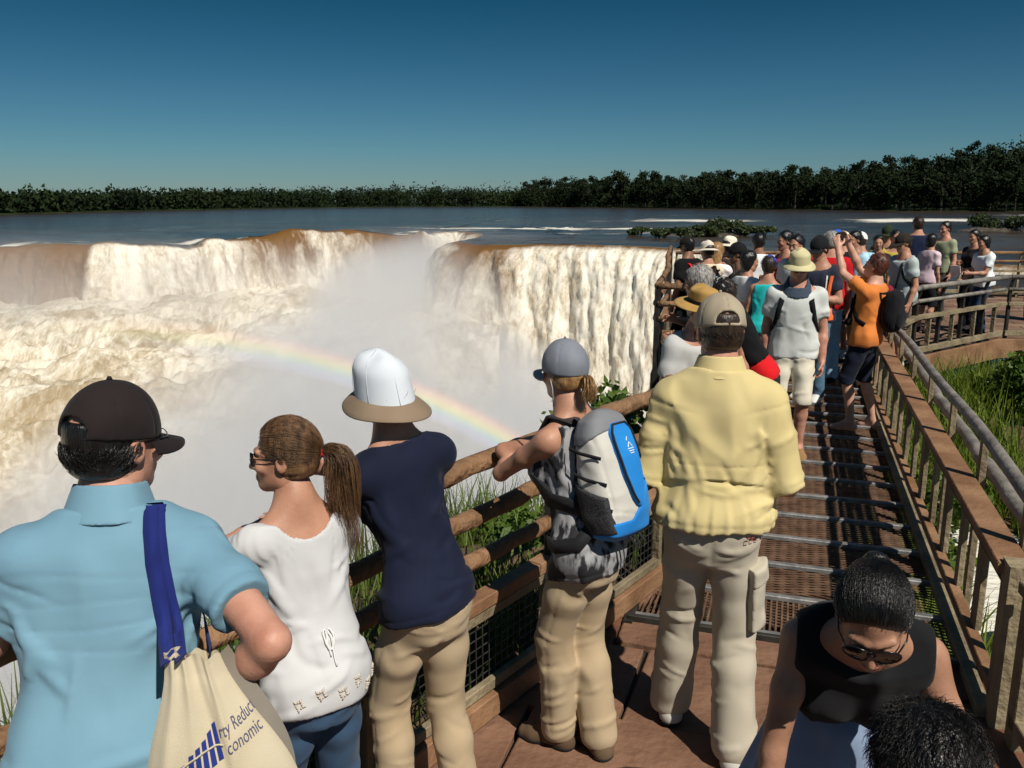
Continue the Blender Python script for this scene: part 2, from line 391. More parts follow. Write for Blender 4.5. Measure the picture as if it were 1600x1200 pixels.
# --- foam floor of the gorge
def gorge_floor():
    x = np.linspace(-110,26,150); y = np.linspace(4,100,110)
    Xg,Yg = np.meshgrid(x,y,indexing='ij')
    Z = -40+3*(fbm(np.stack([Xg*.08,Yg*.08,Xg*0],-1),5)-.5)
    m = M('foam', (.80,.78,.70), (.88,.87,.82), scale=.2, rough=.9)
    ob = link_mesh('water', np.stack([Xg,Yg,Z],-1).reshape(-1,3), grid_faces(150,110), m); tag(ob, kind='structure')
gorge_floor()

# --- the river above the falls
def river():
    m = bpy.data.materials.new('river_water'); m.use_nodes = True; nt = m.node_tree; N, L = nt.nodes, nt.links
    p = N['Principled BSDF']; p.inputs['Roughness'].default_value = .16; p.inputs['IOR'].default_value = 1.33
    tc = N.new('ShaderNodeTexCoord')
    def noise(st, sc, det=5, rg=.55, dist=0):
        mp = N.new('ShaderNodeMapping'); mp.inputs['Scale'].default_value = st; L.new(tc.outputs['Object'], mp.inputs[0])
        n = N.new('ShaderNodeTexNoise'); n.inputs['Scale'].default_value = sc; n.inputs['Detail'].default_value = det; n.inputs['Roughness'].default_value = rg; n.inputs['Distortion'].default_value = dist
        L.new(mp.outputs[0], n.inputs['Vector']); return n.outputs[0]
    at_ = N.new('ShaderNodeAttribute'); at_.attribute_name = 'foam'
    fn = noise((.35,1,1), .32, 8, .7, .5)
    f2 = noise((.03,.16,1), .25, 6, .6)
    def math_(op, a, b, clamp=False):
        q = N.new('ShaderNodeMath'); q.operation = op; q.use_clamp = clamp
        for k_, v_ in ((0,a),(1,b)):
            if isinstance(v_, (int,float)): q.inputs[k_].default_value = v_
            else: L.new(v_, q.inputs[k_])
        return q.outputs[0]
    base = math_('ADD', math_('MULTIPLY', fn, .7), math_('MULTIPLY', f2, .3))
    fo = math_('MULTIPLY', math_('SUBTRACT', math_('ADD', base, math_('MULTIPLY', at_.outputs['Fac'], .34)), .655), 9.0, True)
    cr = N.new('ShaderNodeValToRGB'); cr.color_ramp.elements[0].color = (.030,.022,.015,1); cr.color_ramp.elements[1].color = (.085,.055,.03,1)
    cr.color_ramp.elements[0].position = .4; cr.color_ramp.elements[1].position = .65
    L.new(noise((.2,1,1), .12, 5), cr.inputs[0])
    mx = N.new('ShaderNodeMixRGB'); mx.inputs[2].default_value = (.74,.71,.62,1); L.new(fo, mx.inputs[0]); L.new(cr.outputs[0], mx.inputs[1]); L.new(mx.outputs[0], p.inputs['Base Color'])
    rr = N.new('ShaderNodeMapRange'); rr.inputs[3].default_value = .14; rr.inputs[4].default_value = .7; L.new(fo, rr.inputs[0]); L.new(rr.outputs[0], p.inputs['Roughness'])
    b1 = N.new('ShaderNodeBump'); b1.inputs['Strength'].default_value = .42; b1.inputs['Distance'].default_value = .5; L.new(noise((.6,1.1,1), .55, 6, .62), b1.inputs['Height'])
    b2 = N.new('ShaderNodeBump'); b2.inputs['Strength'].default_value = .35; b2.inputs['Distance'].default_value = 1.0; L.new(fn, b2.inputs['Height']); L.new(b1.outputs[0], b2.inputs['Normal'])
    L.new(b2.outputs[0], p.inputs['Normal'])
    st = 3; B = brink[::st]; Nn = nrm[::st]; bz = brink_z[::st]
    # fan out upstream: blend the local normal with a radial direction so that the rings never cross
    C = np.array([-14.,52.]); rad = B-C; rad /= np.linalg.norm(rad,axis=1)[:,None]
    D = np.concatenate([[0,.4,.9,1.6,2.5,3.6,5,7,9.5,12.5,16,20,25,31,38,46,56,68,82,100,125,160,210,280,380,520,720,1000,1600]])
    w = np.clip(D/26,0,1)[None,:,None]
    k2 = np.ones(41)/41
    dirv = (-Nn)[:,None,:]*(1-w)+rad[:,None,:]*w; dirv /= np.linalg.norm(dirv,axis=2)[...,None]
    P = B[:,None,:]+dirv*D[None,:,None]
    # straighten the lower rings so that folds at the cleft do not cross
    Z = WZ+(bz-WZ)[:,None]*np.exp(-D/4)[None]
    lob = lobe[::st]
    nz = fbm(np.stack([P[...,0]*.22,P[...,1]*.30,P[...,0]*0],-1),4)-.5
    amp = np.interp(D,[0,3,60,200,500],[.25,.55,.5,.3,0])
    Z = Z+nz*amp[None]
    V = np.concatenate([P, Z[...,None]],-1).reshape(-1,3)
    ob = link_mesh('river', V, grid_faces(len(B),len(D)), m)
    x, y = P[...,0], P[...,1]
    ph = fbm(np.stack([x*.02,y*.03,x*0+4],-1),3)
    band = np.exp(-((y-165-10*(ph-.5)*2-.06*x)/9)**2)*smooth01((x-5)/40)*1.2 + np.exp(-((y-118+.15*x)/5)**2)*np.exp(-((x-2)/24)**2)*1.1 \
         + np.exp(-((y-235)/8)**2)*smooth01((x-20)/40)*.5 + .55*np.exp(-((y-96-.4*x)/4)**2)*np.exp(-((x-10)/13)**2)
    near = np.exp(-((x-20)/18)**2-((y-30)/22)**2)*.45
    rag = np.clip(1.15-D/5.5,0,1)[None]*np.clip((fbm(np.stack([x*.35,y*.35,x*0+12],-1),4)-.42)*5,0,1)*smooth01((-x-2)/6)
    ripp = .35*np.clip((fbm(np.stack([x*.05,y*.22,x*0+21],-1),4)-.52)*7,0,1)*np.exp(-((y-120)/70)**2)
    add_attr(ob, 'foam', (band+near+rag*.9+ripp).reshape(-1)); tag(ob, kind='structure')
river()

# ================================================================== land under the walkway
EDGE = np.array([(-30,-22),(-12,-7),(-5.2,.2),(-3.4,1.8),(-1.25,4.7),(.0,6.9),(1.5,9.8),(3.8,16),(8,25),(18,33),(40,36)], float)
def edge_dist(x, y):
    """distance to the gorge edge, positive on land"""
    best = np.full(x.shape, 1e9); sg = np.ones(x.shape)
    for a, b in zip(EDGE[:-1], EDGE[1:]):
        d = b-a; t = np.clip(((x-a[0])*d[0]+(y-a[1])*d[1])/(d@d),0,1)
        px, py = x-a[0]-d[0]*t, y-a[1]-d[1]*t; r = np.hypot(px,py); s = np.where(d[0]*py-d[1]*px > 0, -1, 1)
        m = r < best; best = np.where(m, r, best); sg = np.where(m, s, sg)
    return best*sg
def land_z(x, y):
    e = edge_dist(x, y)
    n = fbm(np.stack([x*.35,y*.35,x*0],-1),4)-.5
    z = -.95+n*1.0
    # the strip between fence and edge rises to the deck, the ground right of the walkway falls away to the river channel
    z = z + .75*np.exp(-((e-1.2)/1.6)**2)*smooth01((7.5-y)/3)
    ch = np.exp(-(((x-4.6)-.18*(y-6))/1.25)**2)*smooth01((11.5-y)/3)      # small channel of white water
    z = z - 1.15*ch
    z = z - 1.6*smooth01((y-13)/6)*smooth01((e+1)/4)
    cliff = smooth01(-e/1.5)
    z = z*(1-cliff)+(-3.0)*cliff - np.clip(-e-.2,0,40)*3.0
    return np.maximum(z, -48)
MAT_EARTH = M('earth', (.055,.036,.022), (.13,.085,.05), scale=1.3, detail=8, rough=.95, bump=.8, bscale=7)
def build_land():
    x = np.concatenate([np.linspace(-30,-8,30), np.linspace(-8,14,190)[1:], np.linspace(14,44,45)[1:]]); y = np.concatenate([np.linspace(-24,-2,30), np.linspace(-2,16,160)[1:], np.linspace(16,40,50)[1:]])
    X, Y = np.meshgrid(x, y, indexing='ij'); Z = land_z(X, Y)
    o = link_mesh('ground', np.stack([X,Y,Z],-1).reshape(-1,3), grid_faces(len(x),len(y)), MAT_EARTH); tag(o, kind='structure')
    # river arm beside the walkway: one sheet just under the main river level
    x = np.linspace(2.5,70,120); y = np.linspace(1,60,110); X, Y = np.meshgrid(x,y,indexing='ij')
    Z = WZ-.06+.22*(fbm(np.stack([X*.9,Y*.9,X*0],-1),4)-.5)
    e = (X-20)*0+1
    keep = ((X/np.maximum(Y,1) > .30)|(Y < 14))
    keep &= ~((Y > 44-(X-33)*0) & (X < 60))
    idx = keep.reshape(-1); F = grid_faces(len(x),len(y)); F = F[idx[F].all(1)]
    V = np.stack([X,Y,Z],-1).reshape(-1,3); used = np.unique(F); rm = np.full(len(V),-1); rm[used] = np.arange(len(used))
    ob = link_mesh('river_arm', V[used], rm[F], bpy.data.materials['river_water']); tag(ob, kind='structure')
    add_attr(ob, 'foam', (.30+.75*np.exp(-(((X-4.6)-.18*(Y-6))/1.3)**2)*(Y<12)).reshape(-1)[used])
build_land()

def blades(spots, lmin, lmax, wid, lean, n_seg=3, droop=.5):
    """grass blades / strap leaves at spots (x,y,z), as one vert/face soup"""
    S = np.asarray(spots); n = len(S); L = rng.uniform(lmin,lmax,n); th = rng.uniform(0,2*np.pi,n); ln = rng.uniform(.1,1,n)*lean
    dirx, diry = np.cos(th), np.sin(th); wx, wy = -np.sin(th+rng.normal(0,.5,n)), np.cos(th+rng.normal(0,.5,n))
    V = np.zeros((n, (n_seg+1)*2, 3)); 
    for k in range(n_seg+1):
        t = k/n_seg; r = L*ln*(t**1.6); z = L*(t-droop*ln*t*t*.6)
        w = wid*(1-t*.92)*(.7+.6*(L-lmin)/(lmax-lmin+1e-6))
        for q, sgn in enumerate((-1,1)):
            V[:,k*2+q,0] = S[:,0]+dirx*r+wx*w*sgn; V[:,k*2+q,1] = S[:,1]+diry*r+wy*w*sgn; V[:,k*2+q,2] = S[:,2]+z
    base = (np.arange(n)*(n_seg+1)*2)[:,None]
    F = np.concatenate([base+np.array([[2*k,2*k+1,2*k+3,2*k+2]]) for k in range(n_seg)])
    return V.reshape(-1,3), F
def scatter(x0,x1,y0,y1,n,cond):
    x = rng.uniform(x0,x1,n*4); y = rng.uniform(y0,y1,n*4); m = cond(x,y); x, y = x[m][:n], y[m][:n]
    return np.stack([x,y,land_z(x,y)-.02],-1)
MAT_GRASS = M('grass_blade', (.075,.13,.012), (.23,.30,.04), scale=2.2, rough=.55, trans=.35, contrast=(.3,.7))
MAT_GRASS_DARK = M('cliff_grass_blade', (.045,.08,.012), (.15,.20,.035), scale=2.5, rough=.6, trans=.3, contrast=(.3,.7))
def deck_right(y): return 2.05+(y-3.25)*.323
def cond_r(x,y):
    cl = fbm(np.stack([x*.55,y*.55,x*0+9],-1),3)
    ch = np.exp(-(((x-4.6)-.18*(y-6))/1.0)**2)*(y < 7.5)
    return (x > deck_right(y)+.05)&(edge_dist(x,y) > .5)&(cl > .40)&(ch < .35)&(land_z(x,y) > WZ-.1)
sp = scatter(2.0,11,3.0,12.6,17000,cond_r); v,f = blades(sp,.35,.95,.012,.75)
tag(link_mesh('grass', v, f, MAT_GRASS, None, False), kind='stuff', label='bright green tall grass below the walkway at right', cat='grass')
def fence_off(x,y): return (x+.245)*.809-(y-3.03)*.588       # distance right of the left fence line
def cond_l(x,y):
    cl = fbm(np.stack([x*.9,y*.9,x*0+2],-1),3)
    return (edge_dist(x,y) > -.5)&(fence_off(x,y) < -.12)&(cl > .37)&(y > -1)&(y<7.2)
sp = scatter(-5,1.5,.2,7.2,6500,cond_l); v,f = blades(sp,.18,.60,.008,.65)
tag(link_mesh('grass', v, f, MAT_GRASS_DARK, None, False), kind='stuff', label='long grass on the cliff edge behind the log fence', cat='grass')

def leaf_soup(C, size, squash=1.0):
    """small leaf quads centred at C (n,3), random tilt"""
    n = len(C); a = rng.normal(size=(n,3)); a /= np.linalg.norm(a,axis=1)[:,None]; b = rng.normal(size=(n,3)); b -= a*(a*b).sum(1)[:,None]; b /= np.linalg.norm(b,axis=1)[:,None]
    s = size*rng.uniform(.6,1.3,n)[:,None]; a = a*s; b = b*s*.6*squash
    V = np.stack([C-a, C-b*.9, C+a, C+b*.9],1).reshape(-1,3); F = np.arange(n*4).reshape(-1,4)
    return V, F
def clump_points(center, rad, n, shell=.55):
    d = rng.normal(size=(n,3)); d /= np.linalg.norm(d,axis=1)[:,None]; r = rng.uniform(shell,1,n)[:,None]
    return np.array(center)+d*r*np.array(rad)
MAT_LEAF = [M('shrub_leaf', (.05,.10,.014), (.16,.23,.04), scale=1.2, rough=.5, trans=.3), M('dark_shrub_leaf', (.02,.035,.012), (.06,.08,.025), scale=.5, rough=.6, trans=.2)]
MAT_TRUNK = M('bark', (.06,.045,.03), (.13,.10,.07), scale=3, stretch=(1,1,.2), rough=.9, bump=.5, bscale=20)
def shrub(name, loc, w, h, n, leaf, mat, label, cat='shrub', group=None, lobes=7):
    root = empty(name, loc); P = []
    for k in range(lobes):
        a = rng.uniform(0,2*np.pi); r = rng.uniform(.1,.6)*w
        P.append(clump_points((r*np.cos(a), r*np.sin(a), h*rng.uniform(.35,.8)), (w*.42,w*.42,h*.32), n//lobes, .35))
    v,f = leaf_soup(np.concatenate(P), leaf); link_mesh('crown', v, f, mat, root, False)
    b = MB()
    for k in range(5):
        a = rng.uniform(0,2*np.pi); b.tube([(0,0,-.15),(.15*w*np.cos(a),.15*w*np.sin(a),h*.3),(.4*w*np.cos(a),.4*w*np.sin(a),h*.65)], [.03*w,.02*w,.008*w], 5)
    b.build('stem', MAT_TRUNK, root); tag(root, label, cat, group); return root
shrub('bush', (.72,6.6,-.35), .55, 1.0, 1500, .045, MAT_LEAF[0], 'dark green bush behind the log fence beside the yellow shirt')
shrub('bush', (-.05,5.3,-.5), .6, .75, 1500, .04, MAT_LEAF[0], 'low green bush beyond the log fence rails behind the backpack wearer')
for q,(x,y,h,w) in enumerate([(6.6,11.0,.9,.7),(4.9,9.2,.9,.7),(7.4,9.6,1.0,.8),(3.75,7.2,.7,.5)]):
    shrub('bush', (x,y,float(land_z(np.array([x]),np.array([y]))[0])), w, h, 1500, .055, MAT_LEAF[0],
          ['tall leafy bush under the far deck edge','leafy bush in the grass below the far bend of the right railing','leafy bush in the grass at the right picture edge','small leafy bush close under the right railing'][q])

# ------------------------------------------------------------------ rocks in the white water at right
MAT_ROCK = M('wet_rock', (.035,.028,.022), (.10,.08,.06), scale=3, rough=.45, bump=.7, bscale=9)
def rock(loc, r, label):
    fn = lambda P: np.sqrt((P[...,0]/1.2)**2+(P[...,1])**2+(P[...,2]/.7)**2)-r*(.75+.55*fbm(P*(1.6/r)+loc[0]*7,4))
    v,f = surface_nets(fn, (-1.6*r,)*3, (1.6*r,)*3, r/9); o = link_mesh('rock', v, f, MAT_ROCK); o.location = loc; tag(o, label, 'rock')
rock((4.35,6.2,-1.45), .42, 'dark wet boulder in the white water seen under the right railing')
rock((5.3,7.3,-1.45), .34, 'dark wet boulder farther up the white water channel')

# ------------------------------------------------------------------ islets with shrubs in the river
def px_ground(px, py): p = at(px, py, WZ+.1); return p
groupI = 'bushes on the river islets'
for q,(px,py,w,h) in enumerate([(1000,366,1.7,.8),(1038,369,2.1,1.0),(1072,370,2.0,1.0),(1105,368,2.2,1.3),(1132,366,2.5,2.0),(1165,367,2.2,1.2),(1195,366,1.7,.9)]):
    p = px_ground(px, py)
    shrub('island_bush', (p[0],p[1],WZ), w, h, 1100, .20, MAT_LEAF[1], ['leftmost low bush of the islet above the curtain fall','second bush from the left on the islet above the falls','third bush from the left on the islet above the falls',
        'bush left of the tallest one on the islet above the falls','tallest bush of the islet above the falls','bush right of the tallest one on the islet above the falls','rightmost low bush of the islet above the curtain fall'][q], 'bush', groupI)
for q,(px,py,w,h) in enumerate([(1542,359,2.6,2.2),(1585,360,2.6,1.8)]):
    p = px_ground(px, py); shrub('island_bush', (p[0],p[1],WZ), w, h, 1100, .20, MAT_LEAF[1], ['rounded dark bush on the islet beyond the far railing','dark bush on the islet at the right picture edge'][q], 'bush', groupI)
def islet(px0, px1, py, wid, name='river_islet'):
    a, b = px_ground(px0,py), px_ground(px1,py); c = (a+b)/2; L = abs(b[0]-a[0])/2
    u = np.linspace(-1,1,60); w = np.linspace(-1,1,24); U,W = np.meshgrid(u,w,indexing='ij')
    n = fbm(np.stack([U*6,W*3,U*0+px0],-1),4)
    Z = WZ-.45+ 1.0*np.clip(1-(U**2+W**2),-.5,1)**1*(.35+n)
    link = link_mesh(name, np.stack([c[0]+U*L,c[1]+W*wid,Z],-1).reshape(-1,3), grid_faces(60,24), MAT_ROCK); tag(link, kind='structure')
islet(985,1210,367,2.2); islet(1460,1640,360,2.0)

# ------------------------------------------------------------------ the far shore and its forest
MAT_FAR = [M('forest_leaf', (.007,.014,.006), (.022,.036,.012), scale=.05, detail=6, rough=.8, spec=.1), M('pale_forest_leaf', (.008,.015,.006), (.026,.036,.013), scale=.05, detail=6, rough=.8, spec=.1)]
MAT_LIMB = M('pale_trunk', (.03,.026,.02), (.07,.06,.05), scale=.5, rough=.9)
def shore_y(az):      # distance of the far bank by bearing (degrees right of the view direction)
    return np.interp(az, [-46,-30,-20,-8,0,8,16,24,32,40], [260,290,420,600,630,520,430,385,360,350])
def hill(az, d):
    rise = np.interp(az, [-40,-5,3,10,18,24,30,34,40], [1,1,2,5,9,15,24,33,40])
    return WZ+.3+rise*smooth01((d-shore_y(az)-5)/170)
def bank():
    az = np.linspace(-46,46,140); dd = np.array([-6,0,8,25,60,110,180,320,700,1500.])
    A, D = np.meshgrid(az, dd, indexing='ij'); r = shore_y(A)+D
    Z = hill(A, r)+ (D <= -5)*(-3) + .0
    V = np.stack([r*np.sin(np.radians(A)), r*np.cos(np.radians(A)), Z],-1).reshape(-1,3)
    tag(link_mesh('hills', V, grid_faces(140,10), MAT_FAR[0]), kind='structure')
bank()
def tree_kind(k):
    """one crown (many leaf clumps) and one trunk, about 1 unit high"""
    h = 1.0; root = empty('forest_tree'); P = []
    spread = [.30,.38,.24,.34,.42,.20][k]; base = [.25,.35,.2,.15,.45,.3][k]; n = [9,8,10,11,7,8][k]
    for q in range(n):
        a = rng.uniform(0,2*np.pi); t = rng.uniform(0,1); z = base+(1-base-.1)*t; r = spread*(1-.55*abs(t-.35)/.65)*rng.uniform(.25,1)
        P.append(clump_points((r*np.cos(a),r*np.sin(a),z), np.array((.17,.17,.13))*rng.uniform(.7,1.25), 90, .2))
    v,f = leaf_soup(np.concatenate(P), .036); link_mesh('crown', v, f, MAT_FAR[k%2], root, False)
    b = MB(); b.tube([(0,0,-.05),(.01,0,.4),(0,.01,.85)],[.022,.016,.006],6)
    for q in range(4):
        a = rng.uniform(0,6.3); z = rng.uniform(.35,.65); b.tube([(0,0,z),(.14*math.cos(a),.14*math.sin(a),z+.13)],[.009,.004],4)
    b.build('trunk', MAT_LIMB, root); return root
TREES = [tree_kind(k) for k in range(6)]
used = [0]*6
def put_tree(az, d, h, k, label, group, zoff=0):
    src = TREES[k]; o = src if used[k] == 0 else copy_tree(src); used[k] += 1
    x, y = d*math.sin(R(az)), d*math.cos(R(az)); o.location = (x, y, float(hill(np.array(az),np.array(d)))+zoff-.3); o.rotation_euler = (0,0,random.uniform(0,6.28)); o.scale = (h*random.uniform(.9,1.25),)*2+(h,)
    tag(o, label, 'tree', group)
n_t = 0
for row, (off, n) in enumerate([(4,74),(22,56),(48,48),(90,44),(140,38)]):
    for q in range(n):
        az = 1+37*((q+rng.uniform(.1,.9))/n)**.9
        d = shore_y(az)+off+rng.uniform(-5,9)
        h = np.interp(az,[0,12,24,38],[20,17,15,14])*rng.uniform(.7,1.2)
        if rng.random() < .07: h *= 1.3
        k = int(rng.integers(0,6)); put_tree(float(az), float(d), float(h), k, ['broad dark green tree in the forest on the far bank','pale leaved tree in the forest on the far bank'][k%2], 'trees of the far bank forest'); n_t += 1
# the wood at left, too far to count
def far_wood():
    P = []
    for q in range(1500):
        az = rng.uniform(-42,5); d = shore_y(az)+rng.uniform(2,50); h = shore_y(az)/1333*rng.uniform(19,34)*(1.0 if rng.random()>.05 else 1.25); x,y = d*math.sin(R(az)), d*math.cos(R(az))
        P.append(clump_points((x,y,h*.62+WZ), (h*.36,h*.36,h*.40), 34, .3)); P.append(clump_points((x,y,h*.25+WZ), (h*.4,h*.4,h*.3), 12, .3))
    v,f = leaf_soup(np.concatenate(P), .85); tag(link_mesh('forest', v, f, MAT_FAR[0], None, False), 'low dark forest along the far left shore', 'forest', kind='stuff')
far_wood()
def undergrowth():
    P = []
    for q in range(2600):
        az = rng.uniform(0,41); d = shore_y(az)+rng.uniform(1,165)**1.0; x,y = d*math.sin(R(az)), d*math.cos(R(az)); h = rng.uniform(7,14); z = float(hill(np.array(az),np.array(d)))
        P.append(clump_points((x,y,z+h*.5), (3.6,3.6,h*.55), 30, .2))
    v,f = leaf_soup(np.concatenate(P), .85); tag(link_mesh('forest', v, f, MAT_FAR[0], None, False), 'dense dark undergrowth filling the forest on the far right bank', 'forest', kind='stuff')
undergrowth()

# ------------------------------------------------------------------ mist in the gorge, and the rainbow it carries
def mist():
    v = [(x,y,z) for x in (-75,24) for y in (16,108) for z in (-46,6)]
    f = [(0,1,3,2),(4,6,7,5),(0,4,5,1),(2,3,7,6),(0,2,6,4),(1,5,7,3)]
    m = bpy.data.materials.new('spray_mist'); m.use_nodes = True; nt = m.node_tree; N, L = nt.nodes, nt.links; N.clear()
    out = N.new('ShaderNodeOutputMaterial'); pv = N.new('ShaderNodeVolumePrincipled'); pv.inputs['Color'].default_value = (.97,.97,.98,1); pv.inputs['Anisotropy'].default_value = 0.0
    tc = N.new('ShaderNodeTexCoord'); 
    def ma(op, *a, clamp=False):
        q = N.new('ShaderNodeMath'); q.operation = op; q.use_clamp = clamp
        for k_, v_ in enumerate(a):
            if isinstance(v_, (int,float)): q.inputs[k_].default_value = v_
            else: L.new(v_, q.inputs[k_])
        return q.outputs[0]
    sp = N.new('ShaderNodeSeparateXYZ'); L.new(tc.outputs['Object'], sp.inputs[0]); X, Y, Z = sp.outputs
    no = N.new('ShaderNodeTexNoise'); no.inputs['Scale'].default_value = .11; no.inputs['Detail'].default_value = 4; no.inputs['Roughness'].default_value = .6; no.inputs['Distortion'].default_value = .4; L.new(tc.outputs['Object'], no.inputs['Vector'])
    n = no.outputs[0]
    def blob(cx, cy, cz, rx, ry, rz):
        a = ma('POWER', ma('DIVIDE', ma('SUBTRACT', X, cx), rx), 2.0); b = ma('POWER', ma('DIVIDE', ma('SUBTRACT', Y, cy), ry), 2.0); c = ma('POWER', ma('DIVIDE', ma('SUBTRACT', Z, cz), rz), 2.0)
        return ma('SUBTRACT', 1.0, ma('ADD', ma('ADD', a, b), c), clamp=True)
    parts = [(blob(*g), w) for g, w in MIST]
    tot = None
    for p_, w in parts:
        q = ma('MULTIPLY', p_, w); tot = q if tot is None else ma('ADD', tot, q)
    nn = ma('MULTIPLY', ma('SUBTRACT', n, .30), 2.6, clamp=True)
    L.new(ma('MULTIPLY', tot, nn), pv.inputs['Density']); L.new(pv.outputs[0], out.inputs['Volume'])
    o = link_mesh('mist', v, f, m, None, False); tag(o, 'white spray mist rising out of the gorge between the falls', 'mist', kind='stuff')
MIST = [((-10,52,-26,25,38,22), .85), ((-8,77,-11,12,20,10.6), .75), ((-9,84,-3.6,20,16,3.6), .07), ((-36,66,-5,34,13,5), .10)]
mist()
def rainbow():
    az, el = R(-31), R(-49); A = Vector((math.sin(az)*math.cos(el), math.cos(az)*math.cos(el), math.sin(el)))
    U = A.cross(Vector((0,0,1))).normalized(); W = U.cross(A)
    D = 27.0; n, mrows = 90, 14
    ph = np.linspace(R(-88), R(2), n); rad = np.linspace(R(40.3), R(42.5), mrows)
    V = []; uv = []
    for i, p in enumerate(ph):
        for j, r in enumerate(rad):
            d = A*math.cos(r)+(W*math.cos(p)-U*math.sin(p))*math.sin(r); P = Vector((0,0,CAM_H))+d*D
            V.append(tuple(P)); uv.append((1-i/(n-1), j/(mrows-1), 0))
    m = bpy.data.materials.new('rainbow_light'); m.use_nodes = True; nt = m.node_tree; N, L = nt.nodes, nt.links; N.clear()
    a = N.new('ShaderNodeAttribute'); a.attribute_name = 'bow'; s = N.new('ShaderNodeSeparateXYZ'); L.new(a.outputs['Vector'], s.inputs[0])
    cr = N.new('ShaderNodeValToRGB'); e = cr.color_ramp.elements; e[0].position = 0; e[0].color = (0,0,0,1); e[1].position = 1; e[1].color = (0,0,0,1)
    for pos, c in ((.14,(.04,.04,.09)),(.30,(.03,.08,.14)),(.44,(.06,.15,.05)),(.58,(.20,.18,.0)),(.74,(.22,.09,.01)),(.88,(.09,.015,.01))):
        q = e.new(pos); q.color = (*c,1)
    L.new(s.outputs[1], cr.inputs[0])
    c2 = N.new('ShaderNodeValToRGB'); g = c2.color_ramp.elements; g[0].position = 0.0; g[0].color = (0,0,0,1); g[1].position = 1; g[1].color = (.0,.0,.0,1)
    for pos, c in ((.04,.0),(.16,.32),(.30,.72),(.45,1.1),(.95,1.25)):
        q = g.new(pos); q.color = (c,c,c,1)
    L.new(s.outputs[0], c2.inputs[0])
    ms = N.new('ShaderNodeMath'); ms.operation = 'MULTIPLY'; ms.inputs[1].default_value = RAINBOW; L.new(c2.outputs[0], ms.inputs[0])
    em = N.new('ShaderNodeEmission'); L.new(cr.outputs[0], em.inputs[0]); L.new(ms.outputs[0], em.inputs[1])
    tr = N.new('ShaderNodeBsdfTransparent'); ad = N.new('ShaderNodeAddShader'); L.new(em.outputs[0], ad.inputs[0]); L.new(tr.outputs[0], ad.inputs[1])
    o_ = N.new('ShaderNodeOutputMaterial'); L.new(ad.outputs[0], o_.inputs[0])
    o = link_mesh('rainbow', V, grid_faces(n,mrows), m); add_attr(o, 'bow', np.array(uv)); tag(o, 'faint rainbow arching through the spray behind the visitors', 'rainbow', kind='stuff')
    o.visible_shadow = True
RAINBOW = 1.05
rainbow()

# ================================================================== the walkway
WD = np.array([math.sin(R(18.1)), math.cos(R(18.1)), 0]); RD = np.array([WD[1], -WD[0], 0]); Q0 = np.array([2.133, 3.517, 0])
def wk(s, r, z=0): return Q0+WD*s+RD*r+np.array([0,0,z])          # walkway coordinates: s along, r across (0 = right edge, negative = left)
WW = 1.62                                                          # width of the walkway
LD = np.array([.588,.809,0]); LC = np.array([.85,4.52,0]); LN = np.array([.809,-.588,0])
def lf(t, n=0, z=0): return LC+LD*t+LN*n+np.array([0,0,z])        # left fence: t from the corner (negative = towards the camera), n into the deck

MAT_SLAB = M('terracotta_slab', (.105,.043,.024), (.185,.082,.048), scale=2.0, detail=8, rough=.75, bump=.25, bscale=30, bump2=.2, b2scale=3)
MAT_SLAB2 = M('pale_slab', (.16,.082,.050), (.23,.125,.078), scale=2.0, detail=8, rough=.75, bump=.25, bscale=30, bump2=.2, b2scale=3)
MAT_PLANK = M('brown_decking', (.11,.062,.04), (.22,.13,.085), scale=2.5, stretch=(1,1,1), detail=8, rough=.7, bump=.3, bscale=25)
MAT_STEEL = M('galvanised_steel', (.17,.17,.17), (.30,.29,.28), scale=14, detail=6, rough=.5, metal=.4, bump=.1, bscale=40)
MAT_RUST = M('rusty_grating', (.085,.045,.027), (.18,.105,.065), scale=9, detail=6, rough=.7, bump=.2, bscale=60)
MAT_LOG = M('weathered_log', (.12,.062,.03), (.30,.17,.09), scale=5, stretch=(1,1,1), detail=8, rough=.7, bump=.6, bscale=22, contrast=(.25,.75))
MAT_BEAM = M('brown_beam', (.19,.098,.05), (.31,.175,.095), scale=4, detail=8, rough=.65, bump=.25, bscale=30)
MAT_TIMBER = M('olive_timber', (.16,.125,.075), (.30,.24,.15), scale=4, detail=8, rough=.75, bump=.35, bscale=25)
MAT_DARKSTEEL = M('dark_steel', (.022,.02,.018), (.05,.045,.04), scale=9, rough=.55, metal=.3)
MAT_PIPE = M('grey_pipe', (.13,.115,.10), (.29,.26,.225), scale=7, detail=8, rough=.5, bump=.25, bscale=20, contrast=(.3,.7))
MAT_MESHW = M('wire_mesh', (.045,.042,.038), (.09,.085,.08), scale=20, rough=.5, metal=.5)

def clip_poly(poly, p, n):
    out = []
    for i in range(len(poly)):
        a, b = poly[i], poly[(i+1)%len(poly)]; da, db = (a-p)@n, (b-p)@n
        if da >= 0: out.append(a)
        if (da >= 0) != (db >= 0): out.append(a+(b-a)*da/(da-db))
    return out
def slab_mesh(mb, poly, z0, z1, bev=.008):
    c = sum(poly)/len(poly); n = len(poly)
    top = []
    for p in poly:
        d = c-p; top.append(p+d/np.linalg.norm(d)*bev)
    v = [(p[0],p[1],z0) for p in poly]+[(p[0],p[1],z1-bev*.6) for p in poly]+[(p[0],p[1],z1) for p in top]
    f = [tuple(range(2*n,3*n))]
    for i in range(n):
        j = (i+1)%n; f += [(i,j,n+j,n+i),(n+i,n+j,2*n+j,2*n+i)]
    mb.add(v,f)
walk = empty('walkway', (0,0,0)); tag(walk, kind='structure')
